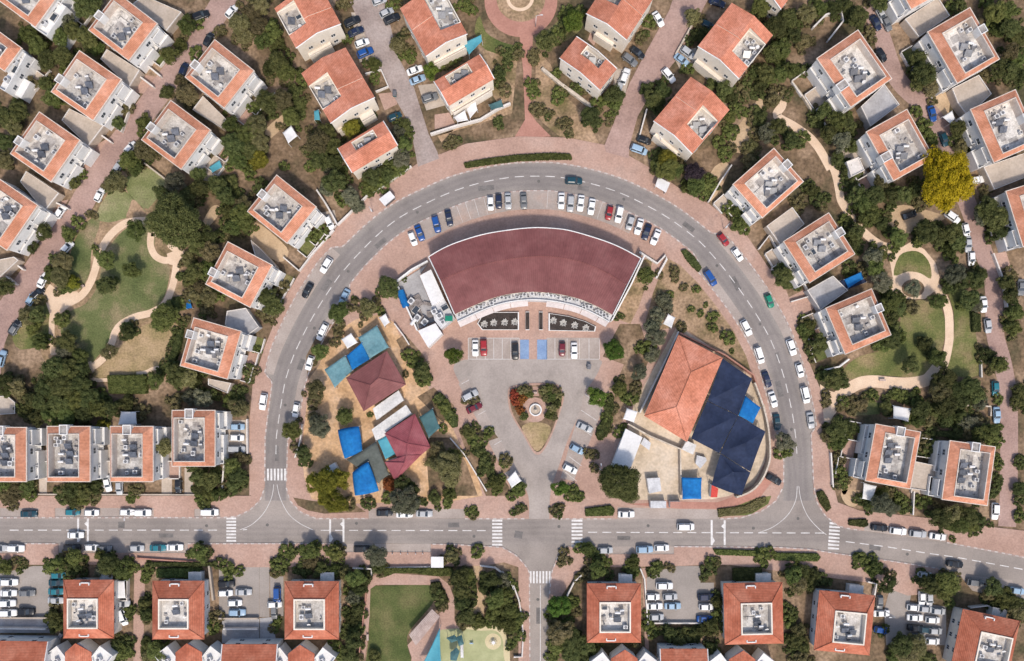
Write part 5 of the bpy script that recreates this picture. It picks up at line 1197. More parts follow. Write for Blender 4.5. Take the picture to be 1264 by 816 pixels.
# ---------------------------------------------------------------- school with navy sails
hip_roof_poly('school_building', 'c3', [(845,52),(1057,162),(885,565),(680,440)], [(905,230),(835,397)], [(0,1,'r0'),(1,2,'r1','r0'),(2,3,'r1'),(3,0,'r0','r1')], 'school block with large plain orange hip roof', 'orange roof school', H=5.2, rise=2.0, m='tileorange')
def tent(t, outline, peak, h, rise, label):
    root, c = top_level('shade_sail', label, 'shade sail', ZZ(t, outline), h, 'navy canopies beside the orange roof school')
    E = [Vector(p) for p in rel(gp(ZZ(t, outline), h), c)]; pk = Vector(rel([g(*Z(t, *peak), h + rise)], c)[0])
    mb = MB(); n = 7
    for i in range(len(E)):
        a, b = E[i], E[(i+1) % len(E)]
        rows = []
        for r_ in range(n + 1):
            s_ = r_ / n; row = []
            for k in range(7):
                e = a.lerp(b, k/6); p = pk.lerp(e, s_); p.z -= .35 * math.sin(math.pi * s_) + .3 * s_ * math.sin(math.pi * k/6); row.append(p)
            rows.append(row)
        for r_ in range(n):
            for k in range(6): mb.face([rows[r_][k], rows[r_+1][k], rows[r_+1][k+1], rows[r_][k+1]] if r_ else [rows[0][k], rows[1][k], rows[1][k+1]])
    o = mb.build('canopy', M['navy'], root); 
    for p in E: ms = MB(); ms.tube((p.x*.97, p.y*.97, .1), (p.x*.97, p.y*.97, p.z - .25), .09, .08, 8); ms.build('mast', M['metal'], root)
    ms = MB(); ms.tube((pk.x, pk.y, .1), (pk.x, pk.y, pk.z - .05), .1, .09, 8); ms.build('mast', M['metal'], root)
tent('c3', [(1057,165),(1198,262),(1130,437),(985,368)], (1100,310), 4.4, .9, 'navy tent canopy, uppermost against the orange school roof')
tent('c3', [(983,370),(1130,440),(1040,618),(905,548)], (1020,490), 4.3, .9, 'navy tent canopy in the middle beside the orange school roof')
tent('c3', [(1132,440),(1262,515),(1190,708),(1046,618)], (1165,570), 4.2, .9, 'navy tent canopy, outermost towards the curved wall')
tent('c3', [(1046,622),(1190,712),(1148,822),(1085,805),(1003,772)], (1105,710), 4.0, .8, 'navy tent canopy, lowest, above the red panel')
sail('c3', [(1166,343),(1237,400),(1202,478),(1130,438)], 3.6, 'blue', 'bright blue canopy tucked between navy tents and curved wall', None, .2)
sail('c3', [(860,735),(955,735),(955,840),(862,840)], 2.8, 'blue', 'square bright blue canopy at the school yard gate', None, .15)
flat_block('storage_shed', 'c3', [(592,505),(670,545),(604,718),(524,685)], 3.0, 'white', 'long white roofed shed at the tan school yard edge', 'shed')
sail('c3', [(598,403),(648,420),(632,472),(578,455)], 2.8, 'white', 'white square awning beside the school path', None, .12)
flat_block('plant_cabin', 'c3', [(665,575),(680,545),(712,570),(705,605)], 1.6, 'greysheet', 'grey machine cabin beside the long white shed', 'cabin')
flat_block('sand_hut', 'c3', [(695,742),(755,738),(762,800),(705,812)], 2.4, 'greysheet', 'grey sheet hut in the tan school yard', 'hut')
flat_block('yard_hut', 'c3', [(935,630),(975,640),(980,655),(950,692),(928,668)], 1.4, 'greysheet', 'small grey hut near the navy tents', 'hut')
flat_block('link_canopy', 'c3', [(885,560),(930,580),(915,625),(862,600)], 2.6, 'whitedirty', 'pale flat link roof at the orange school corner', 'building')
flat_block('red_panel', 'c3', [(1005,770),(1035,790),(1030,830),(1000,830)], 2.2, 'redplastic', 'red panel structure under the lowest navy tent', 'play structure')
flat_block('gatehouse', 'd3', [(712,50),(785,50),(785,82),(712,82)], 2.5, 'greysheet', 'grey gatehouse at the street below the school yard', 'gatehouse')
flat_block('guard_booth', 'd3', [(806,52),(858,52),(858,82),(806,82)], 2.5, 'redpave', 'brick coloured booth beside the grey gatehouse', 'booth')
# ---------------------------------------------------------------- shelters and awnings
def shelter(pts, label, h=2.6):
    root, c = top_level('bus_shelter', label, 'bus shelter', pts, h, 'white roofed street shelters')
    P = [(p.x - c.x, p.y - c.y) for p in gp(pts, h)]
    if area(P) < 0: P = P[::-1]
    mb = MB(); mb.prism(P, h - .12, h, 0, bottom=True); mb.build('roof', M['white'], root)
    for p in P:
        q_ = Vector(p) * .88; mb = MB(); mb.tube((q_.x, q_.y, .1), (q_.x, q_.y, h - .122), .06, .06, 8); mb.build('post', M['metal'], root)
    e = [Vector(p) * .85 for p in P]
    d = e[0] - e[1]; i = 0
    mb = MB(); nrm = Vector((-(e[1]-e[0]).y, (e[1]-e[0]).x)).normalized() * .05
    mb.prism([e[0], e[1], e[1] + nrm, e[0] + nrm], .3, 2.1); mb.build('rear_panel', M['glass'], root)
    mb = MB(); cc = (e[0] + e[1]) / 2 * .55; dd = (e[1] - e[0]) * .32; n2 = Vector((-dd.y, dd.x)).normalized() * .2
    mb.prism([cc - dd - n2, cc + dd - n2, cc + dd + n2, cc - dd + n2], .55, .62); mb.prism([cc - dd*.8 - n2*.5, cc - dd*.7 - n2*.5, cc - dd*.7 + n2*.5, cc - dd*.8 + n2*.5], .1, .549); mb.prism([cc + dd*.7 - n2*.5, cc + dd*.8 - n2*.5, cc + dd*.8 + n2*.5, cc + dd*.7 + n2*.5], .1, .549); mb.build('bench', M['wood'], root)
shelter(ZZ('b2',[(612,178),(665,138),(690,168),(640,210)]), 'white bus shelter on the crescent pavement below the third gabled house')
shelter(ZZ('b3',[(733,115),(748,72),(805,100),(785,147)]), 'white bus shelter on the crescent pavement above the curve of kerb parking')
shelter(ZZ('d2',[(862,316),(922,316),(922,368),(862,368)]), 'white bus shelter on the street pavement above the bottom park')
for t, pts, h, lab in (('b3',[(770,775),(795,730),(830,745),(810,797)],2.6,'white canopy in the dry east garden'),('c3',[(22,745),(62,704),(92,752),(45,785)],2.6,'white canopy beside the entry drive hedge'),('a2',[(150,635),(193,604),(222,650),(180,690)],2.8,'white canopy in the earth yard between gabled and crescent houses'),('c2',[(1228,740),(1262,705),(1290,750),(1250,785)],0,''),('a4',[(885,545),(925,520),(945,555),(915,580)],2.4,'white tarp over a bay beside the far lane'),('c4',[(517,742),(572,757),(556,828),(506,815)],2.6,'white canopy beside the lower crescent house front yard'),('a2',[(970,560),(1025,530),(1040,575),(990,588)],2.6,'white pergola under the fifth gabled house'),('a2',[(1030,520),(1075,482),(1085,525),(1050,570)],2.4,'second white pergola under the fifth gabled house'),('b2',[(612,745),(645,728),(664,768),(640,790)],2.4,'white awning in the sand yard by the dark tree'),('d1',[(555,430),(600,430),(600,515),(555,515)],2.6,'white carport roof beside the alley hip house'),('c1',[(578,420),(655,420),(655,482),(570,482)],2.6,'white garden roof above the grove'),('c4',[(655,380),(735,395),(725,455),(650,440)],2.6,'pale terrace roof above the lower crescent house'),('a3',[(745,640),(785,625),(790,650),(760,672)],3.0,'white awning on the eighth gabled house front')):
    if not h: continue
    sail(t, pts, h, 'white', lab, None, .12)
sail('a2', [(1012,205),(1103,170),(1108,195),(1045,265)], 3.0, 'turq', 'turquoise awning beside the fourth gabled house', None, .3)
sail('b4', [(405,555),(500,512),(530,560),(430,600)], 2.6, 'navy', 'dark blue tarp between the crescent houses', None, .25)
sail('b4', [(425,548),(500,515),(515,545),(440,590)], 2.9, 'blue', 'bright blue tarp overlapping the dark blue tarp', None, .2)
sail('a2', [(300,530),(325,528),(330,575),(305,578)], 2.4, 'turq', 'small turquoise awning beside the second gabled house', None, .1)
sail('a2', [(1140,500),(1200,480),(1210,510),(1150,530)], 1.6, 'darkteal', 'small dark teal cover under the fifth gabled house', None, .1)
sail('a1', [(1000,800),(1055,770),(1065,800),(1020,830)], 1.6, 'turq', 'small turquoise cover behind the lawn-side house', None, .1)
sail('b1', [(890,665),(912,660),(920,700),(895,705)], 1.2, 'blue', 'tiny blue cover by the park edge trees', None, .1)
# ---------------------------------------------------------------- fountain statue in the drop shaped island
st, sc = top_level('statue_basin', 'pale round basin with small statue on the drop shaped island', 'fountain', [(661, 506)], 0, None, 'statue basin')
mb = MB()
ring_o = [(1.7*math.cos(a), 1.7*math.sin(a)) for a in [2*math.pi*i/28 for i in range(28)]]; ring_i = [(x*.8, y*.8) for x, y in ring_o]
for i in range(28):
    j = (i+1) % 28; mb.prism([ring_o[i], ring_o[j], ring_i[j], ring_i[i]], .31, .85)
mb.build('basin_rim', M['plaster'], st)
mb = MB(); mb.prism(ring_i, .31, .45); mb.build('basin_floor', M['beige'], st)
mb = MB(); mb.cyl((0,0),.5,.4,.45,1.1,10); mb.cyl((0,0),.3,.22,1.1,1.9,8); mb.cyl((.1,0),.2,.12,1.9,2.5,8); mb.tube((.1,0,2.3),(.5,.2,2.9),.09,.05,6); mb.build('statue', M['stone'], st)
for i, a in enumerate((200, 250, 290, 340)):
    x, y = 660 + 13*math.cos(R(a-90)), 506 + 13*math.sin(R(a-90))
# ---------------------------------------------------------------- bottom playground
pg, pc = top_level('pergola', 'long pinkish slatted pergola roof standing across the lawn corner', 'pergola', ZZ('d2',[(757,690),(868,566),(905,602),(790,742)]), 2.8, None, 'lawn pergola')
P = [Vector(p) for p in rel(gp(ZZ('d2',[(757,690),(868,566),(905,602),(790,742)]), 2.8), pc)]
mb = MB()
for k in range(22):
    t0 = k/22; t1 = t0 + .038
    a, b = P[0].lerp(P[1], t0), P[0].lerp(P[1], t1); c_, d_ = P[3].lerp(P[2], t1), P[3].lerp(P[2], t0)
    mb.prism([a.xy, b.xy, c_.xy, d_.xy], 2.7, 2.8)
mb.build('slat_roof', M['wood'], pg)
for t_ in (0.03, .5, .97):
    for a, b in ((P[0], P[1]), (P[3], P[2])):
        p = a.lerp(b, t_); p = p.lerp(sum(P, Vector())/4, .06); mb = MB(); mb.tube((p.x,p.y,0.04),(p.x,p.y,2.69),.09,.09,8); mb.build('post', M['wood'], pg)
sail('d2', [(905,655),(915,860),(810,850)], 3.4, 'turq', 'turquoise triangular shade sail beside the play floor', None, .4, 10)
ps, psc = top_level('slide_tower', 'teal play tower with slide and twin roofs on the yellow green floor', 'play tower', [Z('d2',990,745)], 0, None, 'play tower')
for nm, t, pts, h, m in (('tower_roof','d2',[(935,705),(975,690),(995,715),(960,728)],3.0,'darkteal'),('tower_roof','d2',[(985,700),(1010,690),(1020,735),(995,745)],3.2,'darkteal'),('tower_roof','d2',[(955,775),(985,750),(1000,770),(985,815),(955,812)],3.0,'darkteal')):
    Pp = rel(gp(ZZ(t, pts), h), psc); cc = sum((Vector(p) for p in Pp), Vector()) / len(Pp)
    mb = MB()
    for i in range(len(Pp)): plane_solid(mb, [Pp[i], Pp[(i+1) % len(Pp)], cc + Vector((0,0,.6))], .08)
    mb.build(nm, M[m], ps)
    for p in Pp[:4]: mb = MB(); q_ = Vector(p).lerp(cc, .1); mb.tube((q_.x,q_.y,.05),(q_.x,q_.y,h-.1),.06,.06,6); mb.build('post', M['metal'], ps)
mb = MB()
p0 = g(*Z('d2',1010,735),1.4) - psc; p1 = g(*Z('d2',1012,800),.3) - psc
for s in (-.35,.35): mb.tube(p0 + Vector((s,0,.2)), p1 + Vector((s,0,.2)), .06,.06,6)
plane_solid(mb, [p0 + Vector((-.35,0,0)), p0 + Vector((.35,0,0)), p1 + Vector((.35,0,0)), p1 + Vector((-.35,0,0))], .06); mb.build('slide', M['greysheet'], ps)
sp, spc = top_level('spring_rocker', 'small grey blue spring rocker on the yellow green play floor', 'play rocker', [Z('d2',1057,727)])
mb = MB(); mb.cyl((0,0),.18,.18,.05,.45,8); mb.box(-.5,.5,-.15,.15,.451,.75); mb.tube((.35,0,.75),(.45,0,1.15),.06,.05,6); mb.tube((.42,-.25,1.1),(.42,.25,1.1),.04,.04,6); mb.build('rocker_body', M['car_pale blue'], sp)
cz, czc = top_level('climbing_dome', 'white climbing dome in the tan ring of the play floor', 'climbing frame', [Z('d2',1162,722)])
mb = MB(); 
for k in range(8):
    a = R(k*45); pr = None
    for j in range(7):
        b = R(j*15); p = Vector((1.0*math.cos(b)*math.cos(a), 1.0*math.cos(b)*math.sin(a), .06 + 1.0*math.sin(b)))
        if pr is not None: mb.tube(pr, p, .07, .07, 5)
        pr = p
mb.cyl((0,0),.45,.45,1.0,1.1,12); mb.build('dome_frame', M['white'], cz)
# striped ground mats etc: court artwork left plain
# ---------------------------------------------------------------- garden walls
def wall(pts, h, w, m, label, group='garden and retaining walls', z0=0):
    P = gp(pts); c = sum(P, Vector()) / len(P); c.z = 0
    A, B = ribbon([(p.x - c.x, p.y - c.y) for p in P], w / 2)
    mb = MB()
    for i in range(len(A) - 1): mb.prism([A[i], A[i+1], B[i+1], B[i]], z0, h)
    o = mb.build('garden_wall', M[m]); o.location = c; tag(o, label, 'wall', group); return o
W = wall
W(ZZ('a2',[(862,650),(980,612),(1100,580),(1190,525),(1243,503)]), 1.4, .5, 'whitewall', 'pale wall under the fifth gabled house, above the dry verge')
W(ZZ('a3',[(190,335),(280,410),(350,460),(432,522)]), 1.2, .8, 'stone', 'rubble stone wall across the verge below the seventh gabled house')
W(ZZ('b2',[(320,140),(360,200),(395,260),(418,305)]), 1.6, .4, 'whitewall', 'pale wall beside the shelter house drive')
W(ZZ('b2',[(418,305),(470,255),(560,165),(640,118),(770,25)]), 1.2, .45, 'whitewall', 'pale retaining wall behind the first bus shelter')
W(smooth(ZZ('c4',[(-5,275),(30,370),(55,470),(65,570),(62,640),(30,720),(-20,775),(-90,805)]),4,False), 2.4, .45, 'stone', 'curved stone wall round the school yard corner')
W(ZZ('c3',[(845,45),(1060,150),(1195,245),(1243,385)]), 2.0, .35, 'redpave', 'red wall between school and dry garden')
W(ZZ('c3',[(838,40),(760,210),(655,425)]), 2.0, .35, 'whitewall', 'pale wall along the shaded side of the school')
W(ZZ('c3',[(598,478),(700,535),(850,598),(880,560)]), 2.0, .4, 'stone', 'stone wall dividing school and tan yard')
W(ZZ('c3',[(848,598),(852,816)]), 1.8, .35, 'stone', 'stone wall dividing the two tan yards')
W(ZZ('d2',[(490,366),(580,370),(580,410)]), 1.2, .35, 'whitewall', 'pale corner wall at the bottom park gate')
W(ZZ('d2',[(640,366),(860,362)]), 1.0, .35, 'whitewall', 'pale wall before the bottom park hedge')
W(ZZ('d2',[(1098,355),(1170,365),(1215,400),(1243,428),(1260,470)]), 1.0, .4, 'whitewall', 'curving pale wall around the bottom park shrubs')
W(ZZ('d3',[(0,385),(50,440),(80,520),(95,610),(100,700),(95,790),(55,792)]), 1.0, .35, 'whitewall', 'pale wall along the side street pavement')
W(ZZ('d3',[(385,395),(345,430),(310,500)]), 1.2, .35, 'whitewall', 'pale curved wall beside the side street hip house')
W(ZZ('b2',[(700,578),(775,520),(850,480)]), 2.0, .4, 'plaster', 'white wall closing the grey yard behind the hall wing')
W(ZZ('b2',[(700,582),(750,700),(800,810)]), 2.0, .4, 'plaster', 'white wall along the grey yard and path')
W(ZZ('b3',[(668,466),(606,600),(532,738),(516,768)]), 5.0, .35, 'plaster', 'white end wall of the hall')
W(ZZ('a4',[(270,140),(330,80),(400,60),(410,110),(340,200)]), 1.6, .4, 'whitewall', 'pale wall of a small yard beside upper footpath house')
W(ZZ('a4',[(175,385),(230,460),(270,525)]), .9, .4, 'stone', 'stone edging beside the brown footpath')
W(ZZ('c2',[(690,0),(735,60),(760,100)]), 1.4, .3, 'whitewall', 'pale wall between nursery garden and path')
W(ZZ('c2',[(955,545),(1020,620),(1130,800)]), 1.0, .3, 'whitewall', 'pale wall along the diagonal path and hedge')
W(ZZ('c2',[(250,480),(240,560),(215,640)]), 1.2, .3, 'whitewall', 'pale wall between crescent pavement and sand yard')
W(ZZ('d1',[(0,604),(240,604)]), 1.2, .4, 'beige', 'beige wall at the foot of the first car lot')
W(ZZ('d1',[(1055,607),(1243,607)]), 1.2, .4, 'beige', 'beige wall at the foot of the second car lot')
W(ZZ('d1',[(0,652),(235,655)]), 1.6, .4, 'whitewall', 'white wall above the lower corner house')
W(ZZ('d1',[(1080,655),(1243,655)]), 1.6, .4, 'whitewall', 'white wall above the lot end house')
W(ZZ('d1',[(620,420),(620,520),(545,522)]), 1.4, .3, 'whitewall', 'pale wall round the alley hip house carport')
W(ZZ('d1',[(1010,355),(1030,520)]), 1.4, .5, 'beige', 'beige wall between second hip house and its lot')
W(ZZ('d2',[(560,440),(545,560),(520,790)]), 1.0, .3, 'redpave', 'red brick edge along the lawn walk')
W(ZZ('d3',[(660,370),(680,420),(700,700)]), 1.0, .35, 'whitewall', 'pale wall between side street hip house and third lot')
W(ZZ('d3',[(690,630),(950,630)]), 1.0, .35, 'whitewall', 'pale wall at the foot of the third lot')
W(ZZ('d4',[(740,0),(735,110)]), 1.4, .3, 'whitewall', 'pale wall between the gardens above the street bend')
W(ZZ('d4',[(525,420),(565,430),(555,490)]), 1.4, .4, 'whitewall', 'white gate wall of the turned hip house')
W(ZZ('d4',[(1000,540),(1080,530),(1160,560)]), 1.4, .35, 'whitewall', 'pale curved wall above the corner hip house')
W(ZZ('c4',[(325,215),(395,200),(440,165)]), 1.2, .4, 'plaster', 'white wall at the corner of teardrop park house')
W(ZZ('c4',[(355,600),(365,760)]), 1.2, .35, 'whitewall', 'pale wall between crescent pavement and lower garden')
W(ZZ('c4',[(1055,160),(1058,250)]), 1.0, .3, 'whitewall', 'pale wall between outer lawn and straight lane')
W(ZZ('c4',[(980,380),(1100,385),(1100,430)]), 1.0, .4, 'stone', 'stone wall in the trees beside the straight lane')
W(ZZ('b3',[(1095,20),(1040,100),(985,195)]), 1.3, .35, 'whitewall', 'pale wall beside the white sail house drive')
W(ZZ('b3',[(655,435),(740,490),(780,450),(785,470),(735,560)]), 1.2, .5, 'whitewall', 'pale stepped wall at the hall corner')
W(ZZ('b4',[(130,390),(240,590),(290,690)]), 1.4, .3, 'whitewall', 'pale garden wall on the street side of blue tarp house')
W(ZZ('b4',[(170,655),(270,625),(300,700)]), 1.2, .3, 'whitewall', 'pale wall between two crescent front gardens')
W(ZZ('b4',[(20,410),(70,345),(100,400)]), 1.2, .3, 'whitewall', 'pale wall corner at the white sail house front')
W(ZZ('a1',[(665,365),(745,425)]), 1.4, .4, 'whitewall', 'pale wall across the second lane house front garden')
W(ZZ('a1',[(700,310),(780,375)]), 1.4, .4, 'whitewall', 'pale wall nearer the lane corner in the second lane house garden')
W(ZZ('a1',[(475,640),(545,690)]), 1.4, .4, 'whitewall', 'pale wall across the third lane house front garden')
W(ZZ('a1',[(520,585),(590,640),(650,470)]), 1.2, .3, 'whitewall', 'pale wall framing a green bed by the third lane house')
W(ZZ('b1',[(270,195),(340,230)]), 1.4, .4, 'whitewall', 'pale wall across the fourth lane house front garden')
W(ZZ('b1',[(60,470),(125,520)]), 1.4, .4, 'whitewall', 'pale wall across the last lane house front garden')
W(ZZ('b1',[(30,540),(90,590)]), 1.4, .4, 'whitewall', 'second pale wall across the last lane house garden')
W(ZZ('b1',[(700,10),(810,95)]), 1.2, .4, 'stone', 'stone wall between the lawn-side house and pale park lawn')
W(ZZ('b2',[(160,460),(235,525)]), 1.3, .3, 'whitewall', 'pale wall in front of the middle crescent house')
W(ZZ('b2',[(235,525),(300,440),(400,330)]), 1.1, .35, 'whitewall', 'pale wall along the crescent pavement by the shelter house')
W(ZZ('c1',[(1190,455),(1192,620)]), 1.2, .3, 'whitewall', 'pale wall between end row house bay and pavement')
W(ZZ('c1',[(1085,600),(1070,790)]), 1.0, .4, 'whitewall', 'pale wall in the end row house garden')
W(ZZ('c1',[(0,815),(1100,818)]), .7, .35, 'beige', 'long low beige wall along the street row front gardens')
W(ZZ('d1',[(660,320),(1040,345)]), .9, .35, 'redpave', 'red wall before the second hip house hedge')
W(ZZ('a2',[(550,360),(625,340),(660,420),(600,445)]), 1.0, .35, 'whitewall', 'pale wall round a small garden beside the parked cars')
W(ZZ('a3',[(650,680),(690,530)]), 1.2, .35, 'whitewall', 'pale wall along the lane foot beside parked cars')
W(ZZ('a3',[(905,130),(830,265),(870,320)]), 1.0, .5, 'stone', 'stone wall beside the rising lane')
W(ZZ('b4',[(1110,430),(1160,560),(1175,680)]), 1.2, .35, 'whitewall', 'pale wall beside the far lane below the round trees')
# ---------------------------------------------------------------- cars
def loft(mb, secs, mi=0):
    """secs: list of closed rings of equal length"""
    k = len(secs[0]); n0 = len(mb.v)
    for s in secs: mb.v.extend([tuple(p) for p in s])
    for i in range(len(secs) - 1):
        for j in range(k):
            l = (j + 1) % k; mb.f.append((n0 + i*k + j, n0 + i*k + l, n0 + (i+1)*k + l, n0 + (i+1)*k + j)); mb.m.append(mi)
    mb.f.append(tuple(n0 + j for j in reversed(range(k)))); mb.m.append(mi)
    mb.f.append(tuple(n0 + (len(secs)-1)*k + j for j in range(k))); mb.m.append(mi)
SPEC = {  # length, width, height, hood start, screen top, rear top, rear glass end (x, front = +)
 'sedan': (4.5, 1.78, 1.45, .95, .25, -1.05, -1.65, .95),
 'hatchback': (4.0, 1.72, 1.5, .95, .3, -1.35, -1.85, .98),
 'van': (4.7, 1.85, 1.85, 1.35, .75, -1.95, -2.25, 1.05),
 'jeep': (4.6, 1.86, 1.75, .95, .35, -1.7, -2.1, 1.08)}
CARMESH = {}
for kind, (L, Wd, H, hs, st_, rt, rg, belt) in SPEC.items():
    h = L / 2; w = Wd / 2
    def sec(x, wf, zt, zb=.28):
        W_ = w * wf
        return [(x,-W_*.9,zb),(x,-W_,zb+.2),(x,-W_,zt-.22),(x,-W_*.93,zt-.05),(x,-W_*.7,zt),(x,W_*.7,zt),(x,W_*.93,zt-.05),(x,W_,zt-.22),(x,W_,zb+.2),(x,W_*.9,zb)]
    b = MB(); b.smooth = True
    loft(b, [sec(-h, .8, belt-.22, .4), sec(-h+.12, .93, belt-.08), sec(-h+.5, 1.0, belt), sec(rt, 1.0, belt), sec(0, 1.0, belt), sec(hs, 1.0, belt-.02), sec(h-.6, .98, belt-.12), sec(h-.18, .9, belt-.24), sec(h, .74, belt-.38, .4)])
    for sy in (-1, 1): b.box(hs - .28, hs - .08, sy*w - .02 + (0 if sy > 0 else -.16), sy*w + (.18 if sy > 0 else .02), belt + .02, belt + .16)
    gl = MB()
    zt = H - .06; wt = w * .72
    B4 = [(hs, -w*.88, belt-.02), (hs, w*.88, belt-.02), (rg, w*.88, belt-.02), (rg, -w*.88, belt-.02)]; T4 = [(st_, -wt, zt), (st_, wt, zt), (rt, wt, zt), (rt, -wt, zt)]
    n = len(gl.v); gl.v.extend(B4 + T4)
    for i in range(4): gl.f.append((n+i, n+(i+1) % 4, n+4+(i+1) % 4, n+4+i)); gl.m.append(0)
    gl.f.append((n+4, n+5, n+6, n+7)); gl.m.append(0)
    rf = MB(); rf.smooth = False
    e = .06
    loft(rf, [[(rt - e, -wt*.92, zt), (rt - e, wt*.92, zt), (rt, wt*.8, zt + .04), (rt, -wt*.8, zt + .04)], [(rt + .15, -wt - e, zt), (rt + .15, wt + e, zt), (rt + .2, wt*.85, zt + .075), (rt + .2, -wt*.85, zt + .075)], [(st_ - .15, -wt - e, zt), (st_ - .15, wt + e, zt), (st_ - .2, wt*.85, zt + .075), (st_ - .2, -wt*.85, zt + .075)], [(st_ + e, -wt*.92, zt), (st_ + e, wt*.92, zt), (st_, wt*.8, zt + .03), (st_, -wt*.8, zt + .03)]])
    for sy in (-1, 1):   # roof pillars
        for (xb, xt) in ((hs, st_), (rg, rt)): rf.tube((xb, sy*w*.87, belt), (xt, sy*wt, zt), .06, .05, 5)
        rf.tube(((st_+rt)/2 , sy*w*.9, belt), ((st_+rt)/2, sy*(wt+.02), zt), .06, .06, 5)
    wh = MB(); Mx = Matrix.Rotation(R(90), 4, 'X'); wh.cyl((0,0), .31, .31, -.1, .1, 14, 0, Mx); wh.cyl((0,0), .19, .19, -.105, .105, 10, 1, Mx)
    lamp = MB(); lamp.box(-.06, .05, -.17, .17, -.08, .08)
    CARMESH[kind] = dict(body=b.mesh('body'), glass=gl.mesh('window_glass'), roof=rf.mesh('roof'), wheel=wh.mesh('wheel'), lamp=lamp.mesh('lamp'))
    CARMESH[kind]['glass'].materials.append(M['glass']); CARMESH[kind]['wheel'].materials.append(M['rubber']); CARMESH[kind]['wheel'].materials.append(M['metal'])
    CARMESH[kind]['body'].materials.append(M['car_white']); CARMESH[kind]['roof'].materials.append(M['car_white']); CARMESH[kind]['lamp'].materials.append(M['white'])
PROTO = {}
CARN = [0]
def make_car(kind, colour):
    me = CARMESH[kind]; L, Wd = SPEC[kind][0], SPEC[kind][1]
    root = empty('parked_car', (0,0,0))
    def part(name, mesh, loc=(0,0,0), m=None):
        o = link(name, mesh, root); o.location = loc
        if m: o.material_slots[0].link = 'OBJECT'; o.material_slots[0].material = M[m]
        return o
    b = part('body', me['body'], m='car_' + colour); part('window_glass', me['glass']); part('roof', me['roof'], m='car_' + colour)
    for sx in (-1, 1):
        for sy in (-1, 1): part('wheel', me['wheel'], (sx * L * .3, sy * (Wd/2 - .1), .32))
    for sy in (-1, 1): part('headlight', me['lamp'], (L/2 - .13, sy * Wd * .31, .6))
    return root
CARS = []
def car(t, x, y, ang, colour, kind, z, label, group, moving=False):
    key = (kind, colour)
    if key not in PROTO: root = PROTO[key] = make_car(kind, colour)
    else: root = copy_tree(PROTO[key])
    px, py = Z(t, x, y)
    p = g(px, py, .8); root.location = (p.x, p.y, z); root.rotation_euler = (0, 0, -R(ang))
    root['label'] = label; root['category'] = 'car'; root['group'] = group
    if 'parked_car' not in group: pass
    if moving: root.name = 'car'
    CARS.append((px, py)); return root
def row(desc, count, z, cars, group=None, kinds=None):
    """desc: '... where', count: '... from which end'; cars: (tile,x,y,angle,colour[,kind])"""
    from collections import Counter
    n = Counter(c[4] for c in cars); k = Counter()
    rn = random.Random(len(desc))
    for c in cars:
        colour = c[4]; k[colour] += 1
        kind = c[5] if len(c) > 5 else rn.choice(['sedan','hatchback','hatchback','jeep','sedan'])
        lab = f'{colour} car {desc}' if n[colour] == 1 else f'{ORD[k[colour]-1]} {colour} car {desc}, {count}'
        car(c[0], c[1], c[2], c[3] + rn.uniform(-1.5, 1.5), colour, kind, z, lab, group or ('cars ' + desc))
SW = .16; ST = .02
row('in the angled row above the maroon hall', 'going clockwise', SW, [('b2',775,367,70,'white'),('b2',808,340,70,'blue'),('b2',888,298,75,'blue'),('b2',948,268,78,'navy'),('b2',1148,198,88,'white'),('b2',1187,188,88,'navy'),('b2',1232,188,88,'silver'),('b3',103,187,87,'grey'),('b3',283,187,92,'white'),('b3',327,200,93,'silver'),('b3',376,198,95,'white'),('b3',428,215,98,'white'),('b3',513,243,101,'red'),('b3',560,252,102,'white','jeep'),('b3',613,292,106,'silver'),('b3',655,310,108,'white'),('b3',692,335,108,'navy'),('b3',735,360,112,'white')])
car('b3',343,90,2,'dark teal','jeep',ST,'dark teal car driving on the crescent above the angled row','cars driving on the roads',True)
row('parked on the east inner kerb of the crescent', 'going clockwise', ST, [('b3',998,555,57,'blue','van'),('b3',1170,795,63,'white'),('c4',28,145,73,'white','van'),('c4',63,258,72,'navy'),('c4',92,352,74,'white'),('c4',110,458,82,'dark teal')])
row('parked on the east outer kerb of the crescent', 'going clockwise', ST, [('b3',1060,370,53,'red'),('b3',1128,443,55,'white'),('b4',75,648,70,'green'),('c4',178,108,72,'white'),('c4',217,215,73,'white'),('c4',243,330,76,'white','van'),('c4',268,450,80,'silver')])
car('c4',95,725,30,'black','sedan',SW,'black car on the pavement beside the curved school wall','cars parked on pavements')
row('on the west outer side of the crescent', 'from the zebra', ST, [('c2',58,372,100,'white'),('b2',270,615,120,'black'),('b2',360,495,123,'white')])
row('parked on the west inner kerb of the crescent', 'from the zebra', ST, [('c2',215,412,100,'white'),('c2',280,187,108,'white','hatchback'),('c2',338,45,118,'white'),('b2',345,805,120,'white','hatchback'),('b2',447,645,118,'pale blue')])
car('b2',375,290,65,'white','hatchback',.06,'white car in the drive beside the shelter house','cars in private drives')
row('in the plaza row below the hall', 'from the hall wing', .165, [('c2',1075,115,90,'white'),('c2',1115,112,90,'red'),('c3',62,130,90,'black','jeep'),('c3',287,120,90,'dark red','hatchback'),('c3',345,128,90,'white')])
row('parked on the plaza side towards the nursery', 'from the hall', .165, [('c2',1050,342,-28,'silver'),('c2',1070,402,-25,'dark red')])
row('parked on the plaza side towards the school', 'from the hall', .165, [('c3',395,495,25,'silver'),('c3',358,600,27,'pale blue'),('c3',325,695,25,'white')])
row('parked on the upper kerb of the west street', 'from the edge', .025, [('d1',137,110,0,'dark teal'),('d1',347,102,0,'teal'),('d1',438,104,0,'white'),('d1',608,102,0,'white','hatchback'),('d1',684,104,0,'white'),('d1',1005,102,0,'white','van')])
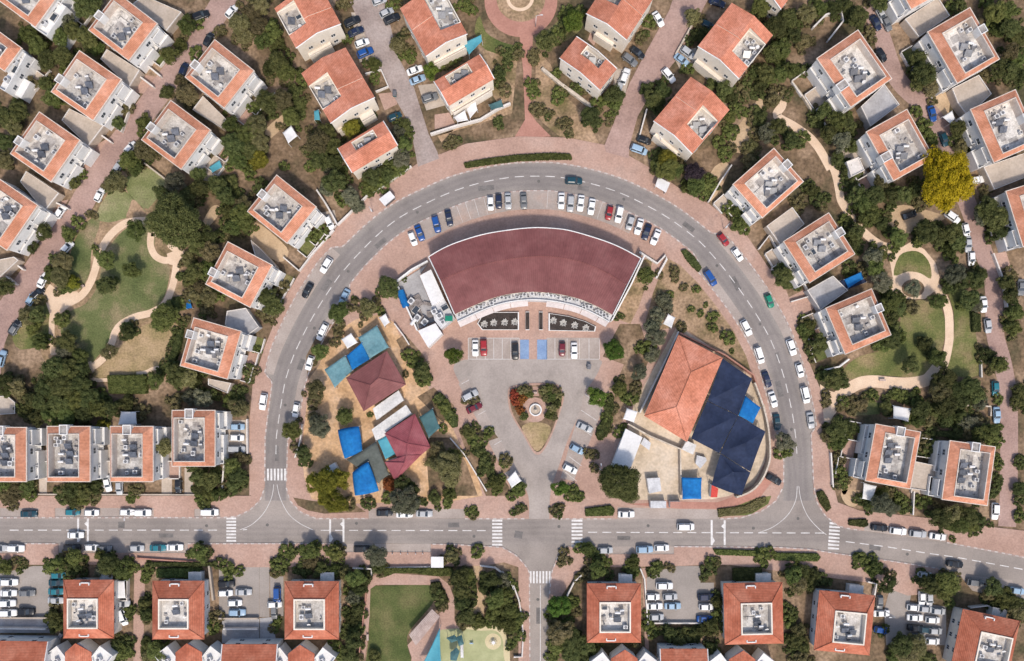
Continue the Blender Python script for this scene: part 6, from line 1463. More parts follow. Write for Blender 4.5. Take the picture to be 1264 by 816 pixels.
row('parked on the lower kerb of the west street', 'from the edge', .025, [('d1',-5,275,0,'silver'),('d1',76,275,0,'white','jeep'),('d1',345,272,0,'black'),('d1',440,272,0,'white','hatchback'),('d1',497,278,0,'grey'),('d1',655,275,0,'silver','hatchback'),('d1',757,273,0,'teal'),('d1',838,271,0,'white')])
car('d1',362,212,0,'white','sedan',.03,'white car driving over the western raised crossing','cars driving on the roads',True)
row('in the first bottom car lot', 'from the street', .04, [('d1',45,437,0,'white'),('d1',-10,437,0,'pale blue'),('d1',40,490,0,'white'),('d1',128,490,0,'grey'),('d1',35,538,0,'white','jeep'),('d1',40,585,0,'white'),('d1',125,578,0,'black','jeep'),('d1',278,405,0,'teal','hatchback'),('d1',272,440,0,'dark teal'),('d1',270,482,0,'teal'),('d1',268,525,0,'silver')])
row('in the second bottom car lot', 'from the street', .04, [('d1',1085,445,0,'black','jeep'),('d1',1080,490,0,'white','hatchback'),('d1',1167,485,0,'silver'),('d1',1125,537,0,'white'),('d1',1137,582,0,'pale blue'),('d2',125,500,90,'blue','van'),('d2',112,545,0,'white','hatchback'),('d2',110,580,90,'grey','hatchback')])
row('parked beside the alley hip house', 'from the street', .04, [('d1',583,540,0,'silver','jeep'),('d1',588,605,70,'white','van')])
row('parked on the street above the raised crossing and hedge', 'from the nursery', .025, [('d2',640,105,0,'black'),('d2',735,112,0,'white'),('d2',830,109,0,'silver')])
car('d2',532,278,0,'black','jeep',.025,'black car parked on the lower kerb beside the grey tree','cars parked along the middle street')
car('d3',880,172,0,'white','van',.03,'white car driving on the street below the school','cars driving on the roads',True)
car('d3',595,112,0,'white','sedan',.025,'white car on the upper kerb by the big round tree','cars parked along the middle street')
row('on the lower kerb below the school yard', 'from the zebra', .025, [('d3',495,285,0,'silver','hatchback'),('d3',683,280,0,'pale blue'),('d3',765,273,0,'white','hatchback')])
row('in the third bottom car lot', 'from the street', .04, [('d3',778,455,0,'white','jeep'),('d3',720,508,0,'white','hatchback'),('d3',805,507,0,'silver'),('d3',730,553,0,'white'),('d3',818,552,0,'pale blue'),('d3',740,605,0,'silver','hatchback'),('d3',978,508,0,'navy'),('d3',978,556,0,'white'),('d3',972,614,0,'blue')])
row('parked on the upper kerb at the street bend', 'from the zebra', .025, [('d4',590,172,6,'black'),('d4',677,187,6,'white','jeep'),('d4',770,200,6,'silver'),('d4',862,213,8,'white')])
car('d4',943,342,8,'black','sedan',.03,'black car driving on the bending east street','cars driving on the roads',True)
row('on the lower side of the bending street', 'from the zebra', .15, [('d4',800,392,8,'silver','hatchback'),('d4',1037,428,8,'grey'),('d4',1232,466,10,'pale blue')])
row('in the crowded fourth bottom lot', 'from the street', .04, [('d4',787,502,90,'white','hatchback'),('d4',822,505,90,'silver','hatchback'),('d4',752,545,5,'white','hatchback'),('d4',806,552,5,'silver'),('d4',864,562,5,'silver','hatchback'),('d4',756,592,3,'white'),('d4',838,603,3,'white'),('d4',758,640,3,'black'),('d4',806,648,3,'dark teal','hatchback'),('d4',850,655,3,'silver','hatchback'),('d4',765,680,3,'grey'),('d4',838,702,3,'white','hatchback')])
row('parked beside the turned hip house', 'from the street', .04, [('d4',590,520,90,'grey','hatchback'),('d4',600,572,0,'white'),('d4',598,650,10,'blue','hatchback')])
row('on the straight lane below the teardrop park', 'going down', .06, [('d4',1128,95,92,'white'),('c4',1137,425,88,'pale blue'),('c4',1130,300,88,'teal','hatchback')])
row('parked beside the far curving lane', 'going down', .06, [('b4',1040,85,-10,'white','jeep'),('b4',930,258,35,'white','jeep'),('b4',992,318,75,'white','hatchback'),('b4',1003,383,86,'silver'),('b4',1018,450,86,'white'),('b4',1075,665,86,'white'),('b4',1095,765,83,'silver'),('b4',1250,585,90,'grey'),('b4',730,247,-18,'black')])
row('parked at the head of the far lane', 'going down', .06, [('a4',572,105,62,'navy'),('a4',598,70,62,'silver'),('a4',622,108,62,'grey'),('a4',598,257,57,'black','hatchback'),('a4',835,530,75,'blue'),('a4',890,650,70,'dark teal')])
row('along the long pink lane', 'going down', .06, [('a1',963,75,-22,'black'),('a1',1110,55,-48,'white'),('a1',1000,188,-62,'black','hatchback'),('a1',880,333,-68,'navy','hatchback'),('a1',625,708,-48,'white','hatchback'),('b1',570,18,-58,'silver','hatchback'),('b1',477,158,-65,'white'),('b1',290,238,-55,'white','hatchback'),('b1',322,408,-48,'white','hatchback'),('b1',205,567,-62,'white'),('b1',152,655,-58,'pale blue','hatchback'),('b1',180,630,-45,'black','hatchback'),('b1',68,792,-55,'black'),('c1',72,20,-58,'grey'),('c1',8,165,-75,'pale blue')])
row('parked in the bays of the first lane', 'going down', .17, [('a2',485,105,-25,'black','jeep'),('a2',503,152,-25,'navy'),('a2',532,207,-22,'white'),('a2',547,253,-22,'blue','jeep'),('a2',615,5,-20,'silver'),('a2',650,62,-28,'silver','hatchback'),('a2',675,92,-25,'black','jeep'),('a2',785,337,-20,'white'),('a2',798,382,-22,'pale blue'),('a2',858,470,-20,'grey'),('a2',688,560,-25,'dark teal')])
row('parked beside the second lane', 'going down', .17, [('a3',748,92,60,'white'),('a3',648,252,38,'black'),('a3',612,288,38,'grey','jeep'),('a3',587,366,-70,'white','jeep'),('a3',565,408,-70,'silver','hatchback'),('a3',890,255,38,'silver'),('a3',860,287,38,'pale blue'),('a3',797,362,50,'white'),('a3',680,672,20,'black'),('a3',655,718,20,'pale blue','van'),('a3',1030,12,20,'navy'),('a3',985,122,25,'dark teal')])
row('in the side bay of the end row house', 'from the house', .05, [('c1',1137,493,0,'pale blue','hatchback'),('c1',1135,545,0,'white','hatchback'),('c1',1135,600,0,'silver','van')])
row('in front of the street row houses', 'from the edge', .05, [('c1',515,765,80,'white'),('c1',572,785,90,'silver','hatchback'),('c1',855,775,90,'black')])
# ---------------------------------------------------------------- trees and shrubs
TREES = {
'a1': '1150,110,60,o 895,120,45,m 950,110,30,m 1045,150,22,o 1210,60,50,o 1170,170,45,o 815,265,45,m 865,220,35,m 940,255,32,m 800,440,38,d 870,395,40,o 895,455,55,o 690,590,40,m 610,520,32,o 565,585,36,d 680,640,20,y 700,720,60,o 620,770,52,m 420,30,70,d 310,90,45,d 350,150,50,d 420,180,55,d 460,230,40,d 140,170,50,m 180,220,52,m 230,290,52,d 300,270,50,d 290,180,45,m 320,330,30,m 250,470,45,m 215,400,35,d 40,560,60,d 90,530,50,d 60,600,50,d 20,680,50,d 20,770,50,d 150,400,35,o 1110,600,45,m 1190,640,60,m 1120,700,60,d 1200,720,50,d 1140,770,50,m 1235,780,40,y 1225,400,25,m 1215,520,30,m',
'a2': '45,30,50,o 40,130,50,o 100,150,45,m 130,210,40,d 60,200,45,m 130,300,55,d 170,350,50,d 90,330,40,d 40,410,30,d 80,490,60,d 150,480,55,d 190,560,50,m 230,500,40,d 210,440,40,d 20,600,60,d 40,680,50,d 40,760,45,y 320,680,65,o 360,640,50,d 400,700,45,d 330,760,50,d 400,780,45,d 480,615,48,y 520,585,35,d 705,640,38,d 735,600,35,d 735,700,42,d 720,760,45,d 650,790,35,d 440,25,28,o 460,190,24,y 590,310,36,m 690,15,26,m 705,215,42,o 740,160,25,o 760,265,28,m 860,340,42,b 905,310,28,b 960,290,25,m 985,265,25,m 590,385,22,g 930,320,18,d 1190,350,40,d 1215,430,32,o 1020,20,30,m 1060,50,25,m 1180,585,20,d 970,690,26,o 245,380,30,m 570,540,22,o',
'a3': '340,100,55,b 310,60,30,m 370,60,30,m 205,195,48,d 260,170,32,d 300,130,35,d 20,260,30,d 80,260,26,o 150,260,28,o 135,410,32,m 270,470,32,m 420,560,52,d 455,500,35,m 540,455,48,d 545,495,36,d 190,520,26,o 230,545,20,o 300,580,20,o 320,625,20,o 520,555,20,m 375,425,20,m 265,350,22,m 720,470,45,d 770,440,42,d 690,430,38,d 740,505,32,d 910,80,42,o 935,110,28,o 940,170,38,d 985,150,28,d 1010,400,38,d 890,330,28,d 1060,430,42,d 1100,470,36,d 1150,440,35,d 1090,560,36,m 1115,525,30,m 1150,540,30,y 1040,690,32,y 1090,640,32,m 1070,740,32,m 790,770,55,y 845,790,36,o 750,740,28,d 1190,700,36,o 1215,640,32,o 1180,765,36,o 1205,580,28,o 1225,60,30,d 1225,350,36,d 1190,390,32,d 700,105,32,m 665,185,28,o',
'a4': '40,30,50,d 100,130,60,d 160,90,50,d 180,170,45,d 130,230,52,m 90,250,45,d 60,340,50,d 120,350,48,d 180,330,42,d 30,400,40,d 230,200,38,o 250,60,50,d 310,40,40,d 380,40,40,d 440,40,40,d 490,80,52,d 590,20,45,d 540,150,28,d 240,330,30,d 95,460,40,d 165,440,22,d 110,590,52,d 60,620,45,d 180,660,42,d 230,640,32,m 30,560,40,d 330,520,42,d 390,560,52,d 440,590,45,d 350,620,45,d 410,660,48,d 390,740,38,d 460,680,38,d 300,560,30,d 420,765,22,m 770,270,42,d 800,340,60,d 770,390,42,d 830,415,42,d 750,330,32,d 760,520,28,d 800,590,35,m 820,640,30,m 1130,60,58,m 1180,50,50,m 1140,140,38,m 1200,130,50,d 1090,20,35,d 910,40,30,d 960,40,35,d 1200,240,42,d 1240,180,40,d 1080,350,36,d 1140,320,45,d 1190,330,48,d 1230,280,40,d 1240,360,38,d 955,600,42,d 1000,640,40,d 1030,690,38,d 970,690,38,d 940,650,32,d',
'b1': '840,285,145,d 840,100,58,d 780,150,45,d 900,160,48,d 650,325,52,m 505,465,48,m 630,520,44,d 510,590,48,d 540,575,28,d 555,95,52,o 525,110,36,o 650,30,42,d 330,345,38,m 375,290,32,p 430,250,20,o 300,480,55,o 290,550,52,o 350,580,38,y 250,540,38,m 320,600,36,m 210,335,42,d 150,405,38,d 350,95,38,d 400,60,22,m 270,470,32,d 20,600,52,d 130,740,42,o 190,660,28,o 180,735,42,d 295,760,42,d 160,790,38,m 950,60,42,d 960,120,48,d 1040,110,45,d 1080,160,48,d 1110,95,38,d 1150,250,58,m 1120,310,48,m 1180,290,45,m 1090,240,38,d 1170,205,42,d 1000,350,45,d 950,400,48,d 1010,430,50,d 900,460,38,d 940,520,45,d 990,510,40,d 910,560,38,d 960,600,38,d 1000,640,42,o 930,640,36,o 1045,640,35,y 990,700,32,d 885,680,28,d 790,740,68,m 760,775,42,m 830,690,38,d 610,800,38,d 1060,350,32,d 880,770,22,d 1200,60,28,y 1180,20,28,y',
'c1': '605,45,42,d 525,135,42,d 320,85,55,d 310,125,45,d 385,155,42,m 190,85,42,m 230,70,24,m 270,215,65,d 330,220,62,d 390,215,45,d 300,290,68,d 230,290,58,d 380,290,58,d 210,370,55,d 290,370,60,d 360,370,52,d 430,360,52,d 470,400,48,d 400,430,48,d 320,440,50,d 240,440,48,d 160,360,42,d 120,420,38,d 180,450,42,d 480,340,32,d 20,290,52,d 80,300,45,o 110,340,38,d 490,495,40,y 490,545,24,o 530,400,42,d 610,375,38,d 690,410,30,d 780,590,52,d 745,270,44,m 850,240,55,d 900,260,48,d 940,270,38,d 830,210,38,d 820,130,22,d 815,170,22,d 830,80,18,d 840,30,18,d 970,355,48,d 1010,340,36,d 910,350,40,d 850,370,32,d 1140,400,48,d 1100,370,32,d 1130,330,32,d 1190,220,34,d 1160,320,22,d 1220,120,18,m 1150,640,38,d 1110,680,42,m 1140,720,42,d 1120,770,38,d 950,730,42,d 1000,750,48,d 960,785,40,d 1030,720,28,d 350,790,48,d 400,800,42,d 450,775,38,d 310,800,32,o 20,780,38,m 80,790,38,o 130,780,38,d 190,580,18,m 660,790,28,d',
'b2': '400,95,58,d 360,130,38,d 480,165,45,g 510,210,40,g 450,185,35,g 580,70,45,d 570,120,38,d 650,60,38,d 630,110,34,d 700,40,34,d 290,20,30,y 370,20,38,d 335,330,32,m 280,355,30,m 150,600,32,o 80,650,52,d 110,690,48,d 60,620,36,d 90,725,34,d 660,600,60,d 420,720,54,m 560,700,46,o 500,690,34,o 620,715,22,m 525,780,13,o 50,100,28,d 160,20,24,y',
'b3': '790,30,58,m 740,15,38,m 825,45,42,m 920,50,52,p 930,115,48,m 890,125,36,m 985,120,34,m 1000,95,32,m 1110,190,28,m 1080,230,28,m 1140,230,36,m 1130,300,38,m 1155,315,32,m 685,545,48,m 825,520,24,o 825,555,22,o 870,600,20,o 905,705,17,m 950,725,17,m 930,610,20,m 1010,740,27,m 975,685,13,m 1000,790,18,o 770,660,40,g 790,695,38,g 740,735,42,g 720,790,42,g 800,640,22,m 570,740,16,d',
'b4': '560,160,60,d 520,200,55,d 540,250,55,d 480,150,48,d 590,100,42,d 640,160,45,d 700,150,48,d 750,130,42,d 780,190,34,d 600,290,38,d 680,350,48,m 640,330,28,m 810,320,60,d 860,350,48,d 785,350,42,m 920,330,48,d 950,370,42,d 920,415,38,d 1090,220,60,d 1130,260,65,d 1060,260,42,d 1180,240,42,d 1150,330,42,d 940,520,54,d 970,560,42,d 920,580,38,d 1040,550,48,d 1060,525,38,d 1010,640,48,d 1040,665,38,d 980,660,32,d 855,650,42,m 885,650,24,m 745,590,44,g 740,680,32,o 560,440,48,d 600,425,38,d 570,500,48,d 600,560,52,d 620,620,38,d 640,660,50,d 670,690,42,d 640,720,42,d 650,770,38,d 480,330,42,d 460,380,38,d 440,310,32,d 420,270,26,d 490,390,28,d 140,540,54,d 160,490,38,d 120,500,32,d 190,570,28,d 260,770,38,m 230,780,28,m 205,210,34,o 270,130,36,d 300,180,32,d 440,30,36,d 460,80,32,d 430,115,26,d 1180,560,42,d 1200,620,42,d 1220,700,42,m 1200,765,38,d 1190,520,32,d 1085,130,26,d 450,490,32,d 480,525,28,d',
'c2': '330,130,46,m 310,315,54,o 300,380,32,o 450,440,44,m 330,490,62,g 300,450,36,o 195,510,50,m 250,620,42,d 270,660,26,d 360,760,74,y 425,740,48,y 300,760,48,y 755,150,32,m 775,185,26,r 820,230,45,d 830,270,34,m 800,190,28,m 970,150,46,b 900,360,26,m 930,400,38,m 960,450,28,m 895,600,42,o 870,660,38,o 940,680,74,d 970,640,48,d 960,750,42,d 665,765,38,r 730,760,48,d 770,795,42,d 1045,515,36,d 1070,560,32,m 1100,610,34,d 1130,680,34,d 1170,760,42,m 1210,670,22,m 1140,520,26,y 740,240,16,o 570,435,14,m 1065,365,26,o 420,50,26,o 400,90,24,o 920,500,22,m',
'c3': '535,125,56,b 455,350,46,b 560,310,42,m 655,230,46,g 720,150,40,g 740,60,52,g 700,110,34,g 620,360,32,m 640,320,26,o 560,520,26,m 510,400,26,d 500,450,28,d 480,510,28,d 565,760,110,d 275,785,44,b 345,790,22,m 80,790,40,m 1010,20,22,m 1080,65,34,m 1100,130,13,d 860,15,26,o 20,650,30,o 410,620,26,o 660,120,26,m 60,335,29,r 85,320,26,o 115,312,28,o 130,335,24,m 70,375,27,r 95,360,28,r 85,410,27,r 105,440,25,d 200,318,28,o 225,308,28,m 255,318,29,o 270,345,28,o 235,345,29,m 210,355,24,o 262,380,27,d 240,405,28,d 225,435,28,m 250,445,20,o',
'c4': '245,30,40,m 310,95,44,d 270,130,28,d 370,260,48,d 410,270,42,d 330,240,28,d 800,90,42,d 860,160,46,m 830,140,28,d 735,190,46,d 640,70,48,d 680,55,34,d 610,100,38,d 350,520,38,d 390,490,54,d 400,555,42,d 430,480,36,d 145,550,46,g 130,595,34,g 160,600,24,g 890,260,58,d 870,320,58,d 930,310,52,d 900,380,58,d 850,400,42,d 960,360,48,d 1010,290,52,d 1040,330,48,d 1060,370,38,d 1000,345,38,d 780,400,48,d 770,450,38,m 820,450,38,d 900,450,42,d 960,430,38,d 1000,460,42,d 1060,470,42,d 1110,500,44,m 1060,515,45,d 1130,550,34,m 1000,510,38,d 950,500,34,d 620,390,36,d 560,340,26,m 690,330,28,m 500,380,36,o 420,360,26,m 650,330,22,m 740,350,34,m 1090,140,38,d 1150,190,48,m 1120,180,38,d 1140,350,26,g 1240,310,38,d 1230,360,42,d 800,540,28,d 810,590,32,d 840,560,28,d 830,500,28,d 1145,650,24,d 1140,720,24,d 1130,770,26,d 400,690,28,m 410,740,28,m 390,640,18,d 630,790,26,d 1240,640,28,d 1240,770,38,d 480,490,18,m 1210,20,42,m 335,350,14,o',
'd1': '20,20,42,o 60,25,38,o 150,25,28,y 310,35,34,d 350,40,38,d 400,40,38,m 440,30,34,o 640,25,26,m 960,20,28,d 1000,25,38,m 1050,20,38,m 1110,0,24,d 955,295,46,m 990,280,24,o 25,365,40,m 95,380,18,m 120,345,16,o 265,360,48,m 230,375,24,m 355,315,44,m 360,370,42,d 385,350,34,d 490,310,38,m 520,350,58,d 490,385,42,d 580,370,48,d 620,350,34,m 600,400,36,d 545,395,40,d 260,600,38,d 265,645,36,d 1090,365,34,m 1100,400,28,m 1150,385,24,m 710,380,28,m 700,420,24,d 690,540,36,d 700,590,36,d 680,570,26,d 630,560,22,m 620,600,22,d 560,740,36,d 600,770,42,d 570,800,34,d 620,720,28,d 700,740,38,d 750,770,48,d 710,790,38,d 775,715,32,m 1020,650,34,m 1040,600,32,o 920,385,26,d',
'd2': '170,280,32,m 130,350,34,m 120,375,22,d 280,290,44,m 280,340,38,o 400,295,44,m 430,290,30,o 340,380,42,d 400,380,38,d 250,375,32,d 450,390,38,d 500,420,48,d 540,420,42,d 520,470,42,d 490,510,42,d 510,560,42,d 490,610,38,d 510,655,34,d 470,655,32,d 490,720,48,d 470,785,42,d 600,310,54,g 610,365,36,d 960,315,38,o 1085,290,32,y 1040,100,20,m 1075,105,18,m 895,490,34,d 925,535,24,d 1000,410,48,d 1040,400,38,d 1010,480,44,d 1050,470,32,d 1010,540,44,d 1055,525,32,d 1035,600,46,d 1010,625,28,d 1090,630,38,m 1150,420,44,d 1130,465,42,d 1200,430,42,d 1170,520,52,m 1220,490,42,m 1160,580,42,m 1220,570,42,m 1190,630,38,m 740,50,74,d 660,30,32,d 400,50,68,y 350,40,38,y 470,60,32,o 560,60,32,d 880,30,38,d 950,15,38,d 590,795,36,d 120,640,22,m 420,760,34,y 390,740,28,y 430,795,24,y 790,60,28,d',
'd3': '75,95,20,o 250,95,24,o 350,20,28,m 410,280,38,m 440,300,26,m 455,380,48,m 490,375,28,m 400,400,28,o 300,330,28,o 630,335,38,m 625,380,32,m 730,370,28,m 725,395,26,d 810,370,20,o 990,375,34,d 1000,340,28,d 270,550,58,b 230,590,28,m 320,540,34,m 330,590,24,o 280,680,62,d 330,710,58,d 260,740,48,d 330,780,52,d 400,740,46,d 390,795,42,d 450,770,38,m 300,640,36,d 690,590,20,m 700,645,30,m 720,680,28,m 800,680,42,d 850,710,42,d 900,680,42,d 950,670,38,d 1000,640,36,d 1030,530,36,d 1035,590,32,d 1040,640,32,d 640,720,32,o 20,510,42,m 40,570,42,m 30,640,42,m 70,620,36,m 80,690,32,m 50,720,28,m 20,430,28,m 1000,760,38,d 1020,790,34,d',
'd4': '40,300,34,m 75,290,28,m 500,330,28,m 570,360,40,m 540,350,32,m 625,435,46,d 820,440,52,d 800,410,32,d 910,430,58,m 890,470,46,m 940,410,32,o 870,430,28,m 1120,450,48,d 1100,480,38,d 1170,490,48,d 1210,520,48,d 1230,570,48,d 1150,540,42,d 190,400,48,d 230,380,42,d 270,400,42,d 210,440,48,d 260,430,42,d 310,410,32,d 160,560,28,d 165,610,32,d 210,650,38,d 190,700,42,d 230,720,42,d 220,780,38,d 690,720,62,d 760,720,58,d 720,770,58,d 660,770,42,d 790,770,42,d 830,790,28,d 600,60,58,g 560,50,42,d 640,80,42,d 600,15,38,m 690,50,32,m 880,130,52,d 930,110,48,d 960,160,52,d 1000,120,52,d 1050,140,42,d 1020,160,38,d 860,110,36,d 780,60,28,d 700,85,22,d 510,40,28,d 590,660,22,d 1240,120,28,m',
}
NT = []
for t, s_ in TREES.items():
    for e in s_.split():
        x, y, r_, c_ = e.split(','); px, py = Z(t, float(x), float(y)); NT.append((px, py, float(r_) / 3.85, c_))
NT.append((1168, 222, 31, 'Y'))
nrng = np.random.default_rng(5)
def quads_from(P, Nn, size, rng, asp=.75):
    """leaf quads: centres P, normals Nn, half sizes"""
    n = len(P)
    t = rng.normal(size=(n, 3)); t -= (t * Nn).sum(1, keepdims=True) * Nn; t /= np.linalg.norm(t, axis=1, keepdims=True) + 1e-9
    b = np.cross(Nn, t); s = size.reshape(-1, 1)
    bend = Nn * s * .25
    V = np.stack([P - t*s + 0*b, P - b*s*asp + bend, P + t*s, P + b*s*asp + bend], 1)
    return V.reshape(-1, 3)
def mesh_quads(name, V):
    me = bpy.data.meshes.new(name); n = len(V) // 4
    me.vertices.add(len(V)); me.vertices.foreach_set('co', V.astype(np.float32).ravel())
    me.loops.add(len(V)); me.loops.foreach_set('vertex_index', np.arange(len(V), dtype=np.int32))
    me.polygons.add(n); me.polygons.foreach_set('loop_start', np.arange(0, len(V), 4, dtype=np.int32))
    me.update(calc_edges=True); return me
def crown_points(rng, nclump, nleaf, leaf, flat=.75, lobes=4, up=.5):
    """unit crown: lobed outline, clumps over the upper shell and inside"""
    ph = rng.uniform(0, 6.28, lobes); am = rng.uniform(.04, .14, lobes)
    def rad(a): return .88 + sum(am[k] * np.sin((k + 2) * a + ph[k]) for k in range(lobes))
    Ps = []; Ns = []; Ss = []
    for c in range(nclump):
        a = rng.uniform(0, 2*math.pi); z = rng.uniform(-.35, 1.0) if c % 5 else rng.uniform(-.6, .2)
        rr = math.sqrt(max(0, 1 - z*z)) * rad(a); k = rng.uniform(.72, .95) if c % 4 else rng.uniform(.3, .7)
        cen = np.array([math.cos(a) * rr * k, math.sin(a) * rr * k, z * k * flat])
        cr = rng.uniform(.16, .3) * (1 if nclump < 100 else .85 if nclump < 200 else .55)
        d = rng.normal(size=(nleaf, 3)); d /= np.linalg.norm(d, axis=1, keepdims=True)
        d[:, 2] = np.abs(d[:, 2]) * np.where(rng.random(nleaf) < .8, 1, -1)
        P = cen + d * cr * rng.uniform(.6, 1.12, (nleaf, 1)) * np.array([1, 1, .8])
        Nn = d + rng.normal(size=(nleaf, 3)) * .45 + np.array([0, 0, up]); Nn /= np.linalg.norm(Nn, axis=1, keepdims=True)
        Ps.append(P); Ns.append(Nn); Ss.append(rng.uniform(.6, 1.2, nleaf) * leaf)
    return np.concatenate(Ps), np.concatenate(Ns), np.concatenate(Ss)
CROWN = {}
def crown_mesh(cls, k):
    key = (cls, k)
    if key in CROWN: return CROWN[key]
    spec = {'s': (44, 60, .085), 'm': (75, 64, .062), 'l': (130, 70, .046), 'x': (560, 64, .026)}[cls]
    P, Nn, Sz = crown_points(nrng, *spec)
    me = mesh_quads('crown', quads_from(P, Nn, Sz, nrng)); me.materials.append(M['leaf_d']); CROWN[key] = me
    return me
TRUNK = []
for k in range(3):
    rn = random.Random(k + 30); mb = MB(); mb.smooth = True
    pts = [Vector((0,0,0)), Vector((rn.uniform(-.03,.03), rn.uniform(-.03,.03), .3)), Vector((rn.uniform(-.05,.05), rn.uniform(-.05,.05), .55))]
    mb.tube(pts[0], pts[1], .06, .045, 8); mb.tube(pts[1], pts[2], .045, .035, 8)
    for i in range(5):
        a = i * 1.26 + rn.uniform(-.3,.3); e = pts[2] + Vector((math.cos(a) * .28, math.sin(a) * .28, rn.uniform(.2,.38))); mb.tube(pts[2 if i % 2 else 1], e, .03, .014, 6)
    me = mb.mesh('trunk'); me.materials.append(M['bark']); TRUNK.append(me)
rv = random.Random(9)
NT = [(x, y, r_, (rv.choices(['d', 'o', 'g', 'm'], [.62, .16, .1, .12])[0] if c_ == 'd' and r_ < 24 else c_)) for x, y, r_, c_ in NT]
NT.sort(key=lambda e: -e[2])
rt = random.Random(77)
LEAFNAME = {'d': 'dark green', 'm': 'mid green', 'b': 'bright green', 'o': 'olive', 'y': 'lime yellow', 'g': 'grey green', 'Y': 'golden yellow', 'r': 'rusty red', 'p': 'purple'}
PLANTS = []      # (object, px, py, r, colour)
EXTRA = []
def grow(px, py, r_, c_, shrub):
    rm = r_ * S
    zc = (rm * .55 + .2) if shrub else rm * 1.05 + 1.0       # crown centre height
    if c_ == 'Y': zc = rm * 1.0 + 1.5
    p = g(px, py, zc)
    root = empty('shrub' if shrub else 'tree', (p.x, p.y, 0), rt.uniform(0, 6.28))
    cls = 'x' if r_ > 24 else 'l' if r_ > 12.5 else 'm' if r_ > 8 else 's'
    cr = link('crown' if not shrub else 'foliage', crown_mesh(cls, rt.randrange(2 if cls == 'x' else 4 if cls == 'l' else 6)), root)
    k = rm * .92
    cr.location = (0, 0, zc); cr.scale = (k * rt.uniform(.92, 1.1), k * rt.uniform(.92, 1.1), k * rt.uniform(.85, 1.05)); cr.rotation_euler = (0, 0, rt.uniform(0, 6.28))
    if c_ == 'Y': cr.scale = (k * 1.08, k * 1.42, k * 1.1); cr.rotation_euler = (0, 0, 0); root.rotation_euler = (0, 0, 0)
    cr.material_slots[0].link = 'OBJECT'; cr.material_slots[0].material = M['leaf_' + c_]
    tr = link('trunk' if not shrub else 'stem', TRUNK[rt.randrange(3)], root); th = zc + rm * .15; tr.scale = (max(th, rm) * .8, max(th, rm) * .8, th)
    PLANTS.append((root, px, py, r_, c_)); return root
# shrubs are low plants under 7.3 survey units across the radius
big = [e for e in NT if e[2] >= 8.6][:296]; rest = [e for e in NT if e not in set(big)]
isl_in = lambda e: inside((e[0], e[1]), isl)
small = rest[:215] + [e for e in rest[215:] if isl_in(e)]; left = [e for e in rest[215:] if not isl_in(e)]
for e in big: grow(*e, False)
for e in small: grow(*e, True)
# the undergrowth: everything smaller, plus low growth around the dense planting
VP = []; 
allhouse = FOOT
def clear(px, py, wx, wy):
    if any(inside((px, py), p) for p in PAVED): return False
    if any(inside((wx, wy), f) for f in allhouse): return False
    return True
UG = {'d': [], 'm': [], 'o': []}
P0, N0, S0 = crown_points(nrng, 22, 44, .12, .7)
def clump(px, py, r_, c_):
    rm = r_ * S; p = g(px, py, rm * .4); a = rt.uniform(0, 6.28); ca, sa = math.cos(a), math.sin(a)
    Rm = np.array([[ca, -sa, 0], [sa, ca, 0], [0, 0, 1]])
    UG[c_ if c_ in UG else 'm'].append(quads_from(P0 @ Rm.T * rm + np.array([p.x, p.y, rm * .45]), N0 @ Rm.T, S0 * rm, nrng))
for e in left: clump(e[0], e[1], e[2] * 1.1, e[3])
for e in NT:
    if e[3] in 'dmo':
        for k in range(4 if e[2] > 9 else 3):
            a = rt.uniform(0, 6.28); d = e[2] * rt.uniform(.7, 1.45); px, py = e[0] + d * math.cos(a), e[1] + d * math.sin(a)
            w_ = g(px, py)
            if clear(px, py, w_.x, w_.y): clump(px, py, rt.uniform(3, 7.5), rt.choice([e[3], e[3], 'd', 'o']))
for c_, L_ in UG.items():
    me = mesh_quads('undergrowth', np.concatenate(L_)); me.materials.append(M['leaf_' + c_]); o = link('undergrowth', me); o['kind'] = 'stuff'
    tag(o, {'d': 'dark low growth filling the ground between trees and garden walls', 'm': 'mid green low growth between trees and garden walls', 'o': 'olive low growth between trees and garden walls'}[c_], 'undergrowth')
# hedges ------------------------------------------------------------------
def hedge(pts, h, c_, label):
    P = gp(pts, h); c = sum(P, Vector()) / len(P); c.z = 0
    L = [(p.x - c.x, p.y - c.y) for p in P]
    if area(L) < 0: L = L[::-1]
    root = empty('hedge', c); tag(root, label, 'hedge', 'clipped hedges')
    mb = MB(); mb.prism([tuple(Vector(p) * .97) for p in L], .05, h - .12); mb.build('core', M['leaf_' + c_], root)
    x0, x1 = min(p[0] for p in L), max(p[0] for p in L); y0, y1 = min(p[1] for p in L), max(p[1] for p in L)
    ar = abs(area(L)); n = int(min(9000, ar * 55 + 300)); Ps = []; Ns = []
    while len(Ps) < n:
        x, y = rt.uniform(x0, x1), rt.uniform(y0, y1)
        if inside((x, y), L): Ps.append((x, y, h + rt.gauss(0, .09) - .05)); Ns.append((rt.gauss(0, .5), rt.gauss(0, .5), 1))
    for i in range(len(L)):
        a, b = Vector(L[i]), Vector(L[(i+1) % len(L)]); d = b - a; nn = Vector((d.y, -d.x)).normalized()
        for k in range(int(d.length * h * 40)):
            p = a + d * rt.random() + nn * rt.uniform(-.1, .16); Ps.append((p.x, p.y, rt.uniform(.1, h))); Ns.append((nn.x + rt.gauss(0, .5), nn.y + rt.gauss(0, .5), .4 + rt.gauss(0, .4)))
    Ps = np.array(Ps); Ns = np.array(Ns); Ns /= np.linalg.norm(Ns, axis=1, keepdims=True)
    me = mesh_quads('leaves', quads_from(Ps, Ns, nrng.uniform(.12, .26, len(Ps)), nrng)); me.materials.append(M['leaf_' + c_]); o = link('leaves', me, root)
    return root
